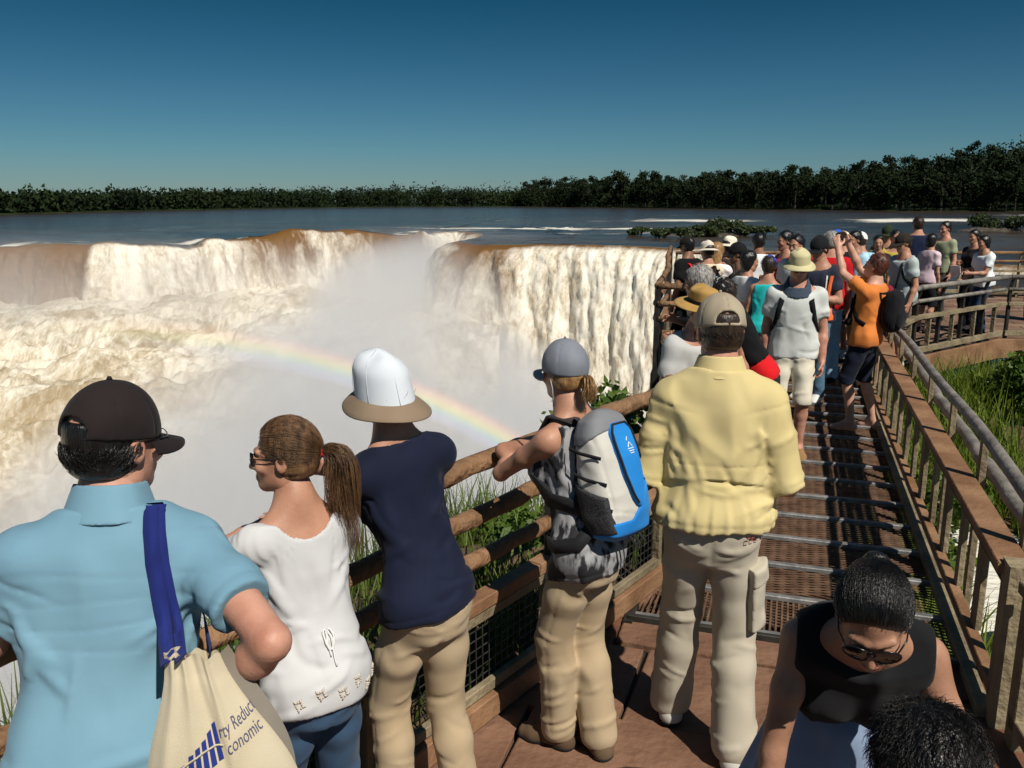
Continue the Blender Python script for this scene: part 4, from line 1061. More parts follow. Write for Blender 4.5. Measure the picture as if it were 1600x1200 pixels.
        d = smax(d, -rcone(L,(-.022,.098,-.0715),(.022,.098,-.0715),.0028,.0028), .004)
        return d*s.hk
    def neck_sdf(s, P):
        k = s.k*(.79 if s.fem else 1.0)*s.bw**.3; a = s.hw((0,-.022,-.045)); b = s.neckb-s.A[:,2]*.03*s.k
        return rcone(P, b, a, .062*k, .052*k)
    def body_sdf(s, P):
        L = s.tl(P); d = s.torso_sdf(L)
        d = smin(d, s.neck_sdf(P), .04)
        for sg in (1,-1):
            u, f = s.arm_sdf(P, sg); a = smin(u, f, .015); d = smin(d, a, .035)
            d = smin(d, s.leg_sdf(P, sg), .03 if s.fem else .03); d = smin(d, s.foot_sdf(P, sg), .02)
            if not s.fine_hands: d = smin(d, s.hand_sdf(P, sg), .012)
        if s.hres >= s.res: d = smin(d, s.head_sdf(P), .03)
        return d
    def bounds(s, pts, m):
        p = np.array(pts); return p.min(0)-m, p.max(0)+m
    def build_body(s, eyes=True):
        J = [s.hc, s.hipc, s.neckb]+[q for sg in (1,-1) for q in s.arm[sg][:3]]+[s.arm[sg][2]+s.arm[sg][3]*.2 for sg in (1,-1)]+[q for sg in (1,-1) for q in s.leg[sg][:3]]+[s.leg[sg][2]+s.leg[sg][3]*.18 for sg in (1,-1)]
        lo, hi = s.bounds(J, .16*s.k); lo[2] = min(q[2] for q in (s.leg[1][2], s.leg[-1][2]))-.12
        V, F = surface_nets(s.body_sdf, lo, hi, s.res); Vs, Fs = [V], [F]; nb = len(V)
        if s.hres < s.res:
            fn = lambda P: smin(s.head_sdf(P), s.neck_sdf(P), .028)
            lo, hi = s.bounds([s.hc, s.neckb], .0); V, F = surface_nets(fn, lo-.15*s.k, hi+.15*s.k, s.hres); Vs.append(V); Fs.append(F+nb); nb += len(V)
        if s.fine_hands:
            for sg in (1,-1):
                W_, hd = s.arm[sg][2], s.arm[sg][3]; lo, hi = s.bounds([W_-.08*unit(W_-s.arm[sg][1]), W_+hd*.19], .05)
                V, F = surface_nets(lambda P: s.hand_sdf(P, sg), lo, hi, .0045); Vs.append(V); Fs.append(F+nb); nb += len(V)
        s.obj = link_mesh('person', np.concatenate(Vs), np.concatenate(Fs), SKIN[s.skin]); s.obj.location = s.loc; s.obj.rotation_euler = (0,0,s.rz)
        tag(s.obj, s.label, 'person', s.group)
        if eyes:
            m = MB(); 
            for sg in (1,-1):
                c = s.hw((sg*.031,.0925,.000)); 
                for rr, mt, nm in ((.0062,'iris','iris'),):
                    e = MB(); e.tube([c-s.HA[:,1]*.004*s.hk, c+s.HA[:,1]*.0022*s.hk, c+s.HA[:,1]*.0030*s.hk], [rr*s.hk, rr*s.hk, .002], 10); e.build('eye', M('dark_eye',(.015,.010,.008),rough=.2), s.obj, True)
            for sg in (1,-1):
                e = MB(); e.tube([s.hw((sg*.048,.078,.023)), s.hw((sg*.033,.089,.027)), s.hw((sg*.015,.093,.021))], [.0025*s.hk,.0042*s.hk,.004*s.hk], 6); e.build('eyebrow', HAIR['dark'], s.obj, True)
            e = MB(); e.tube([s.hw((-.023,.087,-.071)), s.hw((-.008,.0945,-.0705)), s.hw((.008,.0945,-.0705)), s.hw((.023,.087,-.071))], [.002*s.hk,.006*s.hk,.006*s.hk,.002*s.hk], 7); e.build('lips', M('lips',(.33,.10,.085),rough=.45), s.obj, True)
        return s
    def part(s, name, fn, lo, hi, res, mat):
        V, F = surface_nets(fn, lo, hi, res)
        if len(V) == 0: return None
        o = link_mesh(name, V, F, mat, s.obj); return o
    def snap(s, segs, base):          # lay the fold lines on the cloth itself
        if not segs: return segs
        A = np.concatenate([np.asarray(q[0], np.float32) for q in segs]); h = .004
        for it in range(4):
            d = base(A); G = np.stack([base(A+np.eye(3,dtype=np.float32)[c]*h)-d for c in range(3)],-1)/h; n2 = (G*G).sum(-1)+.05
            A = (A-np.clip(d,-.05,.05)[:,None]*G/n2[:,None]).astype(np.float32)
        out = []; i = 0
        for q in segs: out.append((A[i:i+len(q[0])], q[1], q[2])); i += len(q[0])
        return out
    # ---- folds in cloth: short ridges and valleys laid over the surface
    def folds(s, P, d, segs):
        m = np.abs(d) < .05; Q = P[m]
        if len(Q) == 0 or not segs: return d
        dm = d[m]
        for pts, w, amp in segs:
            pts = np.asarray(pts, np.float32); c = pts.mean(0); rr = np.sqrt(((pts-c)**2).sum(1).max())+3*w
            near = np.flatnonzero(((Q-c)**2).sum(-1) < rr*rr)
            if len(near) == 0: continue
            q = Q[near]; best = None; n = len(pts)-1
            for i in range(n):
                a, b = pts[i], pts[i+1]; v = b-a; t = np.clip((q-a)@v/max(float(v@v),1e-9),0,1); r2 = ((q-a-t[:,None]*v)**2).sum(-1); tt = (i+t)/n
                if best is None: best, T = r2, tt
                else: mm = r2 < best; best = np.where(mm,r2,best); T = np.where(mm,tt,T)
            dm[near] -= 1.7*amp*np.exp(-best/(w*w*.8))*np.sin(np.pi*np.clip(T,0.02,.98))**.7
        d = d.copy(); d[m] = dm; return d
    def tp(s, th, z, g=.018):        # point on the torso surface: th degrees from the front (positive to the right), z in torso units
        k = s.k; z = z*k; a, b, o = (float(np.interp(z, s.tab[:,0], s.tab[:,c])) for c in (1,2,3)); t = R(th)
        return s.to_world_t(((a+g)*math.sin(t), o+(b+g)*math.cos(t), z))
    def arcT(s, t0, z0, t1, z1, n=3, bow=0.0): return [s.tp(t0+(t1-t0)*i/n, z0+(z1-z0)*i/n+bow*math.sin(math.pi*i/n)) for i in range(n+1)]
    def top_folds(s, f, hem, n):
        rg = np.random.default_rng(abs(hash_(s.label))); out = []; k = s.k
        for sg in (1,-1):
            for q in range(5):        # pulled from the arm pit across the back and the front
                t = sg*(180-rg.uniform(62,78)) if q < 3 else sg*rg.uniform(55,75); z = rg.uniform(.30,.38); dt = rg.uniform(25,60)*(1 if q < 3 else -1)*sg
                out.append((s.arcT(t, z, t+dt, z-rg.uniform(.06,.20), 3, -.01), rg.uniform(.008,.014)*k, f*rg.uniform(.6,1.2)))
        for q in range(n):
            t = rg.uniform(-180,180); z = rg.uniform(max(hem,-.1)+.03,.40); low = z < .18
            if low: out.append((s.arcT(t, z, t+rg.uniform(30,75)*rg.choice((-1,1)), z+rg.uniform(-.05,.07), 3, rg.uniform(-.02,.02)), rg.uniform(.008,.015)*k, f*rg.uniform(.7,1.5)*rg.choice((1,1,-.8))))
            else: out.append((s.arcT(t, z, t+rg.uniform(-25,25), z-rg.uniform(.08,.2), 3, 0), rg.uniform(.009,.018)*k, f*rg.uniform(.5,1.1)*rg.choice((1,-.7))))
        for sg in (1,-1):             # sleeves
            S, E_, W_ = s.arm[sg][:3]
            for A_, B_, r, cnt in ((S,E_,.066,7),(E_,W_,.056,6)):
                d = unit(B_-A_); e1 = unit(np.cross(d,(.3,.2,.9))); e2 = np.cross(d,e1)
                for q in range(cnt):
                    t = rg.uniform(.2,1.0) if r > .06 else rg.uniform(0,.8); ph = rg.uniform(0,6.28); dp = rg.uniform(1.0,2.2); sl = rg.uniform(-.12,.12)
                    out.append(([A_+(B_-A_)*(t+sl*i/3)+(e1*math.cos(ph+dp*i/3)+e2*math.sin(ph+dp*i/3))*r*k for i in range(4)], rg.uniform(.007,.012)*k, f*rg.uniform(.5,1.1)))
        return out
    def leg_folds(s, f, kind):
        rg = np.random.default_rng(abs(hash_(s.label[::-1]))); out = []; k = s.k
        if kind == 'skirt': return out
        for sg in (1,-1):
            H, K, An, fd = s.leg[sg]
            for A_, B_, r0, r1, lst in ((H,K,.105,.078,[(.1,.5,5,.6),(.78,1.0,3,.8)]),(K,An,.078,.075,[(0,.2,3,.8),(.25,.7,5,.6),(.72,1.0,4,.9)])):
                d = unit(B_-A_); e1 = unit(np.cross(d,(1,.1,.05))); e2 = np.cross(d,e1)
                for t0,t1,cnt,am in lst:
                    for q in range(cnt):
                        t = rg.uniform(t0,t1); ph = rg.uniform(0,6.28); dp = rg.uniform(.9,2.4); sl = rg.uniform(-.16,.16)*(1.6 if am < .7 else .6); r = r0+(r1-r0)*t
                        out.append(([A_+(B_-A_)*(t+sl*i/4)+(e1*math.cos(ph+dp*i/4)+e2*math.sin(ph+dp*i/4))*r*k for i in range(5)], rg.uniform(.008,.014)*k, f*am*rg.uniform(.6,1.15)*rg.choice((1,1,-.6))))
            for q in range(4):        # seat: from the crotch up to the hip
                out.append((s.arcT(180-sg*rg.uniform(0,12), rg.uniform(-.13,-.08), 180-sg*rg.uniform(45,80), rg.uniform(-.07,.03), 3, -.02), .011*k, f*rg.uniform(.5,1.0)))
                out.append((s.arcT(sg*rg.uniform(0,12), rg.uniform(-.12,-.06), sg*rg.uniform(35,70), rg.uniform(-.08,.0), 3, -.02), .011*k, f*rg.uniform(.5,1.0)))
        return out
    def surf(s, t, z, off=.002, o=None):      # point just outside the shirt (or another part): t degrees from the front, z in torso units
        from mathutils.bvhtree import BVHTree
        o = o or s.shirt
        if not hasattr(s, '_bvh') or s._bo is not o: s._bvh = BVHTree.FromPolygons([v.co[:] for v in o.data.vertices], [p.vertices[:] for p in o.data.polygons]); s._bo = o
        far = s.tp(t, z, .30); near = s.tp(t, z, -.03); h = s._bvh.ray_cast(Vector(far), Vector(near-far).normalized())
        return s.tp(t, z, .03) if h[0] is None else np.array(h[0]+h[1]*off)
    def seen(s, px, py, off=.006, o=None):     # point on the shirt seen at a pixel, lifted by off
        from mathutils.bvhtree import BVHTree
        o = o or s.shirt; s.surf(180, .2, 0, o); a = Vector(s.local((0,0,CAM_H))); b = Vector(s.local(atY(px,py,3.0))); h = s._bvh.ray_cast(a, (b-a).normalized())
        if h[0] is None: return None
        c, n = math.cos(s.rz), math.sin(s.rz); v = h[0]+h[1]*off; return np.array((c*v[0]-n*v[1]+s.loc[0], n*v[0]+c*v[1]+s.loc[1], v[2]+s.loc[2]))
    # ---- clothes
    def top(s, mat, sleeve='short', hem=-.06, ease=.012, tab=None, neck=(), cut=(), fold=.006, fold_f=(9,9,5), flare=0.0, name='shirt', res=None, vent=False, up_clip=.50, front_drop=.05, sl_ease=.016, tilt=0.0, extra=None, armhole=.0, low_cut=None, n_fold=26, drape=.011):
        k = s.k; res = res or s.res
        tb = s.tab.copy()
        if tab is not None:
            for z, a, b in tab: pass
            z_ = np.array([r[0] for r in tab])*k; tb[:,1] *= np.interp(tb[:,0], z_, [r[1] for r in tab]); tb[:,2] *= np.interp(tb[:,0], z_, [r[2] for r in tab])
        body = s.tab; sv = s.sj
        seed = (hash_(s.label) % 97)*1.37
        fr = {'none':None,'cap':.22,'short':.62,'elbow':1.06,'34':1.45,'long':1.93}[sleeve]
        segs = s.top_folds(fold, hem, n_fold) if fold else []
        def fn(P, segs=None):
            L = s.tl(P); s.tab = tb; d = s.torso_sdf(L); s.tab = body
            e0 = ease*k
            d = d-e0
            d = d-(.007*k+flare)*np.clip((.16*k-L[...,2])/(.14*k),0,1)-.004*k
            if vent: d = d+.014*smooth01(((vent*k)-L[...,2])/.008)-.012*smooth01(((vent-.06)*k-L[...,2])/(.1*k))
            if hem < .05:
                for sg in (1,-1): d = smin(d, s.leg_sdf(P, sg, (.020*k,.02,.02)), .03)
            d = smax(d, hem*k+tilt*L[...,0]-L[...,2], .006)
            d = smax(d, L[...,2]-(up_clip*k-front_drop*np.clip(L[...,1]/(.1*k)+.3,0,1.5)*k), .006)
            if fr is not None:
                for sg in (1,-1):
                    u, f = s.arm_sdf(P, sg, ease=(sl_ease*k, sl_ease*k, sl_ease*.9*k)); S, E_, W_ = s.arm[sg][:3]
                    if fr <= 1.06:
                        ax = unit(E_-S); cp = (P-S)@ax.astype(np.float32)-np.linalg.norm(E_-S)*fr; a = smax(smin(u,f,.02) if fr > 1 else u, cp, .005)
                    else:
                        ax = unit(W_-E_); cp = (P-E_)@ax.astype(np.float32)-np.linalg.norm(W_-E_)*(fr-1); a = smin(u, smax(f, cp, .005), .02)
                    d = smin(d, a, .045*k)
            if res < .0085:            # arm seams, hem and cuff stitching
                st = 0
                if fr is not None:
                    for sg in (1,-1):
                        S, E_, W_ = s.arm[sg][:3]; ax = unit(E_-S).astype(np.float32); v = P-S.astype(np.float32); tt = v@ax; near = np.exp(-((v*v).sum(-1)/(.125*k)**2)**2)
                        st = st+np.exp(-((tt-.012)/.0055)**2)*near
                        if fr <= 1.06: vv = v-tt[...,None]*ax; st = st+np.exp(-((tt-np.linalg.norm(E_-S)*fr+.024)/.005)**2)*np.exp(-((vv*vv).sum(-1)/(.10*k)**2)**2)
                st = st+np.exp(-((L[...,2]-hem*k-.022)/.005)**2)*.8
                d = d+.0038*st
            if fold:
                w = vnoise(P*5+seed); d = d-fold*1.1*(w-.5)-fold*.5*(vnoise(P*np.array(fold_f,np.float32)*1.3+seed*2)-.5)
                wx = vnoise(P*3.1+seed*1.7)[...,None]*1.2; d = d-drape*(vnoise(L*np.array((13,13,3.6),np.float32)/k+wx+seed)-.5)-drape*.6*(ridged(L*np.array((8,8,5.5),np.float32)/k+wx*1.6+seed*3)-.6)
                if segs: d = s.folds(P, d, segs)
            if extra is not None: d = extra(s, P, L, d)
            for c, r in neck: d = smax(d, -ell(L, np.array(c)*k, np.array(r)*k), .008)
            if armhole:
                for sg in (1,-1): d = smax(d, -ell(L,(sg*(.20 if s.fem else .22)*k*s.bw**.5,0,(.45)*k),(armhole*k,.16*k,.105*k)), .008)
            if low_cut is not None: d = low_cut(s, P, L, d)
            return d
        pts = [s.hipc, s.neckb, s.to_world_t((0,0,hem*k))]+[s.sj[1], s.sj[-1]]
        if fr is not None: 
            for sg in (1,-1): pts += list(s.arm[sg][:2] if fr < 1.2 else s.arm[sg][:3])
        lo, hi = s.bounds(pts, .21*k)
        if fold: segs = s.snap(segs, fn)
        o = s.part(name, lambda P: fn(P, segs), lo, hi, res, mat); s.shirt = o; return o
    def bottom(s, mat, kind='trousers', ease=(.012,.018,.034), waist=.10, fold=.010, res=None, name=None, hem=None, fold_f=(7,7,11)):
        k = s.k; res = res or s.res; seed = (hash_(s.label[::-1]) % 89)*.93
        name = name or ('shorts' if kind == 'shorts' else 'trousers' if kind == 'trousers' else kind)
        segs = s.leg_folds(fold, kind)
        if hem is None: hem = {'trousers':.045,'shorts':.47,'skirt':.5}[kind]
        def fn(P, segs=None):
            L = s.tl(P); d = loft(L, s.tab)-ease[0]*.8*k; w = vnoise(P*4+seed)[...,None]*1.5
            q = vnoise(P*np.array(fold_f,np.float32)+seed)-.5
            if kind == 'skirt':
                Lp = (P-s.hipc.astype(np.float32)); z = Lp[...,2]; fl = np.clip(-z/(.45*k),0,1)
                e = np.hypot(Lp[...,0]/1.15, Lp[...,1])-(.125+.13*fl)*k-.012*np.sin(np.arctan2(Lp[...,1],Lp[...,0])*11+z*9)*fl; d = smin(d, smax(e, z, .02), .03)
                d = smax(d, hem*k-P[...,2], .006)
            else:
                lg = None
                for sg in (1,-1):
                    H, K, An, fd = s.leg[sg]
                    a = s.leg_sdf(P, sg, tuple(x*k for x in ease)) 
                    wx = vnoise(P*3.3+seed)[...,None]*1.3; a = a-fold*q*.5-fold*1.0*(vnoise(P*np.array((15,15,3.2),np.float32)+wx)-.5)-fold*.6*(ridged(P*np.array((7,7,6),np.float32)+wx*1.7+seed)-.6)
                    if kind == 'shorts': a = smax(a, (An[2]-.088)+hem*k-P[...,2], .006)
                    else: a = smax(a, (An[2]-.088)+hem-P[...,2]+.25*((P-An.astype(np.float32))@(-fd.astype(np.float32)))*.15, .006)
                    lg = a if lg is None else smin(lg, a, .018)
                d = smin(d-fold*.5*q, lg, .03)
            if segs: d = s.folds(P, d, segs)
            if res < .0085 and kind == 'trousers':       # seat seam, pocket welts, waistband
                x, y, z = L[...,0], L[...,1], L[...,2]; bk = (y < 0)
                st = np.exp(-(x/.0055)**2)*bk*(z > -.15)+np.exp(-((z-.004*k+.10*np.abs(np.abs(x)-.085))/.005)**2)*bk*np.clip(1-np.abs(np.abs(x)-.080*k)/(.048*k),0,.4)*2.5+np.exp(-((z-(waist-.042)*k)/.005)**2)
                for sg in (1,-1):
                    H, K, An, fd = s.leg[sg]; r_ = np.array([fd[1],-fd[0],0],np.float32)*sg
                    for A_, B_ in ((H,K),(K,An)):
                        a_ = A_.astype(np.float32); v = P-a_; dd = (B_-A_).astype(np.float32); t = np.clip(v@dd/float(dd@dd),0,1); q = v-t[...,None]*dd; st = st+np.exp(-((q@np.array([fd[0],fd[1],0],np.float32))/.0055)**2)*((q@r_) > 0)*((t > .02)&(t < .98))*.8
                d = d+.0040*st
            return smax(d, L[...,2]-waist*k, .006)
        pts = [s.hipc, s.to_world_t((0,0,waist*k))]+[q for sg in (1,-1) for q in s.leg[sg][:3]]
        lo, hi = s.bounds(pts, .19*k); lo[2] = min(s.leg[1][2][2], s.leg[-1][2][2])-.12 if kind == 'trousers' else lo[2]
        segs = s.snap(segs, fn)
        return s.part(name, lambda P: fn(P, segs), lo, hi, res, mat)
    def shoes(s, mat, res=None, sole=None):
        for sg in (1,-1):
            An, fd = s.leg[sg][2], s.leg[sg][3]; lo, hi = s.bounds([An-fd*.09, An+fd*.2], .07); lo[2] = An[2]-.1; hi[2] = An[2]+.03
            fn = lambda P: smax(s.foot_sdf(P, sg, .009), P[...,2]-(An[2]+.0), .01)
            o = s.part('shoe', fn, lo, hi, res or min(s.res,.012), mat)
            if sole is not None and o is not None:
                V = s.part('sole', lambda P: smax(s.foot_sdf(P, sg, .013), P[...,2]-(An[2]-.068), .004), lo, hi, res or min(s.res,.012), sole)
                if V: V.parent = o
    # ---- hair and hats (head coordinates: x right, y forward, z up, origin between the ears)
    def strands(s, paths, r, mat, name='hair', parent=None, n=3):
        m = MB()
        for p in paths:
            p = [s.hw(q) for q in p]; L = len(p); m.tube(p, [r*s.hk*(1-.75*(i/(L-1))**2) for i in range(L)], n, cap=False)
        return m.build(name, mat, parent or s.obj, True)
    def hair_shell(s, mat, thick=.012, style='short', tie=None, res=None, streak=None, noise=.003, zmax=None):
        res = res or s.hres
        def fn(P):
            L = s.hl(P); x, y, z = L[...,0], L[...,1], L[...,2]
            d = ell(L,(0,-.018,.027),(.077+thick*.8,.097+thick,.097+thick))
            if style in ('short','pony'):
                d = smin(d, ell(L,(0,-.045,-.035),(.066+thick*.5,.058+thick*.6,.055)), .03)
            if style == 'bob': d = smin(d, ell(L,(0,-.03,-.06),(.088,.085,.10)), .03)
            if style == 'long': d = smin(d, ell(L,(0,-.05,-.10),(.085,.07,.16)), .03)
            st = vnoise(np.stack([np.arctan2(x,z+.05)*9, y*10+3, z*10],-1))*.6+.4*vnoise(L*np.array((90,28,28),np.float32))
            if tie is not None:
                t = L-np.asarray(tie,np.float32); aa = np.arctan2(t[...,0], t[...,2]); st = .6*vnoise(np.stack([aa*11, np.sqrt((t*t).sum(-1))*9, y*0],-1))+.4*vnoise(np.stack([aa*27, np.sqrt((t*t).sum(-1))*14, y*0+7],-1))
            d = d-noise*2*(st-.5)
            hl_ = {'short':.062,'pony':.070,'bob':.066,'long':.066,'bald':.0}[style]
            face = y-(hl_+.55*(z-.075)*(z < .075))                                    # hairline over forehead and temples
            face = np.maximum(face, np.minimum(y-.004, .018-z)) if style in ('short','pony') else np.maximum(face, np.minimum(y-.022-0*z, .02-z))
            d = smax(d, face, .006)
            lowz = {'short':-.072,'pony':-.07,'bob':-.135,'long':-.22,'bald':0}[style]
            d = smax(d, lowz+.006*st-z, .006)
            d = smax(d, np.where(np.abs(x) > .066, -.045-z, -1), .004) if style in ('short','pony') else d
            if zmax is not None: d = smax(d, z-zmax, .01)
            return d*s.hk
        lo, hi = s.bounds([s.hc], .19*s.hk); 
        if style == 'long': lo[2] -= .1
        s.hairobj = s.part('hair', fn, lo, hi, res, mat); return s.hairobj
    def tufts(s, mat, n=500, ln=.03, r=.0009, lift=.25, curl=0.0, low=-.06, back_only=False, zmax=9):
        """short strands lying on the skull, combed back and down"""
        paths = []
        c = np.array((0,-.018,.027)); rad = np.array((.077,.097,.097))+.010
        while len(paths) < n:
            d = unit(rng.normal(size=3)); p = c+d*rad
            if p[2] < low+.0 or p[1] > .055+.4*(p[2]-.06) or (p[1] > .0 and p[2] < .02) or (back_only and p[2] > .06) or p[2] > zmax: continue
            f = np.array((d[0]*.3+rng.normal()*.25, -.6+rng.normal()*.25, -.75+rng.normal()*.2)); f -= d*(f@d); f = unit(f); pts = []
            L = ln*rng.uniform(.6,1.3); ph = rng.uniform(0,6.3)
            for q in range(5):
                t = q/4; pp = p+f*L*t+d*(lift*L*math.sin(t*2.2))
                if curl: pp = pp+curl*np.array((math.sin(ph+t*7),math.cos(ph+t*7),math.sin(ph*2+t*6)))*t
                # stay outside the skull
                v = (pp-c)/rad; nv = np.linalg.norm(v)
                if nv < 1.0: pp = c+v/nv*rad
                if pp[2] < low-.012: pp[2] = low-.012
                pts.append(pp)
            paths.append(pts)
        return s.strands(paths, r, mat, 'hair_strands', s.hairobj)
    def cap(s, mat, opening=True, visor=True, yaw=0, brim_mat=None, thick=.016, zb=.012, tilt=.10, button=True, visor_len=.075, back_drop=.0, res=None):
        res = res or s.hres; cy, sy = math.cos(R(yaw)), math.sin(R(yaw))
        def fn(P):
            L = s.hl(P); x = cy*L[...,0]+sy*L[...,1]*-1; y = sy*L[...,0]+cy*L[...,1]; z = L[...,2]; Q = np.stack([x,y,z],-1)
            d = ell(Q,(0,-.012,.024),(.080+thick*.75,.100+thick*.85,.102+thick*1.1))
            sa = np.arctan2(x, y+.012); seam = np.abs(((sa/(math.pi/3)+.5)%1)-.5); d = d+.0035*np.exp(-(seam/.022)**2)*(z < .12)
            d = d-.0022*(vnoise(Q*22+3)-.5)*2
            d = smax(d, (zb+tilt*y*-1-back_drop*np.clip(-y/.1,0,1))*1.0-z+.0, .004)
            if opening: 
                hole = np.maximum(((x/.040)**2+((z-(zb+.016))/.040)**2)**.5-1, (zb+.020)-z*1.0)*.03
                hole = np.where(y < -.03, ((np.abs(x)/.042)**2.2+(np.clip(z-(zb+.018),0,1)/.042)**2.2)**(1/2.2)-1, 1)*.04
                hole = np.maximum(hole, (zb+.018)-z); d = smax(d, -hole, .004)
            return d*s.hk
        lo, hi = s.bounds([s.hc], .17*s.hk); o = s.part('cap', fn, lo, hi, res, mat)
        def rot(p): p = np.array(p); return np.array([cy*p[0]+sy*p[1], -sy*p[0]+cy*p[1], p[2]])
        if visor:
            nu, nv = 21, 9; V = []
            for sgz in (0, -.0045):
                for i in range(nu):
                    a = R(-72)+R(144)*i/(nu-1)
                    for j in range(nv):
                        t = j/(nv-1); w = math.cos(a*1.25/1.57*1.2) if abs(a) < 1.3 else 0; w = max(0, math.cos(a*1.22))**.55
                        rr = 1+t*.0; x = math.sin(a)*(.090+.002*t); y = -.012+math.cos(a)*.112+t*visor_len*w
                        z = zb-tilt*(y)*1.0+.004-.030*(abs(x)/.09)**2*(.35+.65*t)*1.2-.20*t*visor_len*w+sgz; V.append(s.hw(rot((x,y,z))))
            F = np.concatenate([grid_faces(nu,nv), grid_faces(nu,nv)[:,::-1]+nu*nv]); ed = []
            for i in range(nu-1): ed.append((i*nv+nv-1,(i+1)*nv+nv-1,nu*nv+(i+1)*nv+nv-1,nu*nv+i*nv+nv-1))
            F = np.concatenate([F, np.array(ed)]); vo = link_mesh('visor', np.array(V), F, brim_mat or mat, o)
        if button:
            m = MB(); m.tube([s.hw((0,-.012,.024+.100+thick*1.1)), s.hw((0,-.012,.024+.108+thick*1.1))], [.007*s.hk,.004*s.hk], 8); m.build('button', mat, o, True)
        s.capobj = o; return o
    def brim_hat(s, mat, crown_h=.13, crown_r=(.088,.106), brim=.06, droop=.35, flat=.6, z0=.03, brim_mat=None, band=None, wave=.006, tilt=0.0, name='hat', taper=.85, top_sag=.0):
        nu = 40; prof = []
        for t in np.linspace(0,1,8): prof.append((t, None))
        V = []; rows = 0
        def ring(sx, sy, z, wob=0, ph=0):
            for i in range(nu):
                a = 2*math.pi*i/nu; w = wob*(math.sin(a*2+1)+.6*math.sin(a*3+ph))
                V.append(s.hw((sx*math.sin(a), -.012+sy*math.cos(a), z+w+tilt*(-.012+sy*math.cos(a)))))
        r0, r1 = crown_r
        H = [(1-1,0)]
        seq = [(0.02,1.0),(.25,.99),(.5,.955),(.7,.88),(.82,.78),(.90,.64) ,(1.0,1.0)]
        cr = MB(); V = []; lev = []
        for t in np.linspace(0,1,12):
            q = taper+(1-taper)*(1-t); e = (1-max(0,(t-flat)/(1-flat))**2.2)**.5 if t > flat else 1.0
            ring(r0*q*max(e,.03), r1*q*max(e,.03), z0+crown_h*t-(top_sag*(t-.8)/.2 if t > .8 else 0), .0032*(1+math.sin(t*9)), t*5); lev.append(t)
        F = [ (i*nu+j, i*nu+(j+1)%nu, (i+1)*nu+(j+1)%nu, (i+1)*nu+j) for i in range(11) for j in range(nu)]; F.append(tuple(11*nu+j for j in range(nu)))
        o = link_mesh(name, np.array(V), F, mat, s.obj); V = []
        for sgz in (0,-.004):
            for t in np.linspace(0,1,6):
                b = brim*t; ring(r0+b, r1+b*1.05, z0-droop*b*(.6+.4*t)+.002+sgz, wave*t, 2)
        F = [ (i*nu+j, i*nu+(j+1)%nu, (i+1)*nu+(j+1)%nu, (i+1)*nu+j) for i in range(5) for j in range(nu)]; F += [tuple(6*nu+q for q in f[::-1]) for f in F]; F += [(5*nu+j,5*nu+(j+1)%nu,11*nu+(j+1)%nu,11*nu+j) for j in range(nu)]
        link_mesh('brim', np.array(V), F, brim_mat or mat, o)
        if band:
            V = []
            for z in (z0+.002, z0+.026): ring(r0*1.012, r1*1.012, z)
            link_mesh('hat_band', np.array(V), [(j,(j+1)%nu,nu+(j+1)%nu,nu+j) for j in range(nu)], band, o)
        s.capobj = o; return o
    def glasses(s, dark=True, y=.105, big=1.0):
        m = MB(); fr = M('black_frame',(.006,.006,.007),rough=.25,spec=.5); ln = M('dark_lens',(.008,.008,.010),rough=.06,spec=.8) if dark else None
        for sg in (1,-1):
            pts = []; c = np.array((sg*.032, y, -.004))
            for q in range(17):
                a = 2*math.pi*q/16; pts.append(s.hw(c+np.array((.025*big*math.cos(a), -.30*abs(.025*math.cos(a)-(-sg)*.012)*1.0, .020*big*math.sin(a)))))
            m.tube(pts, (.0022 if dark else .0012)*s.hk, 5, cap=False)
            m.tube([s.hw((sg*.056,y-.014,.004)), s.hw((sg*.074,y-.05,.006)), s.hw((sg*.080,.0,.004)), s.hw((sg*.078,-.02,-.012))], .0021*s.hk, 6)
        m.tube([s.hw((-.010,y,.0)), s.hw((0,y+.002,.003)), s.hw((.010,y,.0))], .0018*s.hk, 5)
        o = m.build('sunglasses' if dark else 'spectacles', fr, s.obj, True)
        if dark:
            for sg in (1,-1):
                V = [s.hw((sg*.032,y+.001,-.004))]; n = 16
                for rr in (.6,1.0):
                    for q in range(n):
                        a = 2*math.pi*q/n; V.append(s.hw((sg*.032+.025*big*rr*math.cos(a), y-.30*abs(.025*rr*math.cos(a)+sg*.012)+.002*(1-rr), -.004+.020*big*rr*math.sin(a))))
                F = [(0,1+q,1+(q+1)%n) for q in range(n)]+[(1+q,1+n+q,1+n+(q+1)%n,1+(q+1)%n) for q in range(n)]
                link_mesh('lens', np.array(V), F, ln, o)
        return o

    def comb(s, mat, tie, n=260, r=.0011, lift=.012, front=.075, zmax=9):
        c = np.array((0,-.018,.027)); rad = np.array((.077,.097,.097))+lift; paths = []
        tie = np.array(tie); dt = unit((tie-c)/rad)
        while len(paths) < n:
            d = unit(rng.normal(size=3)); p = c+d*rad
            if p[2] < -.055 or p[2] > zmax or p[1] > front+.45*(p[2]-.075)*(p[2] < .075) or (p[1] > -.0 and p[2] < .02): continue
            m = 9; pts = []; j = rng.normal(0,.003,3); wv = rng.uniform(.7,1.02)
            for q in range(m):
                t = q/(m-1); v = unit(d*(1-t)+dt*t+1e-4); pts.append(c+v*rad*(1+.012*math.sin(t*7+j[0]*900)*(1-t))+j*t)
            paths.append(pts)
        return s.strands(paths, r, mat, 'hair_strands', s.hairobj)
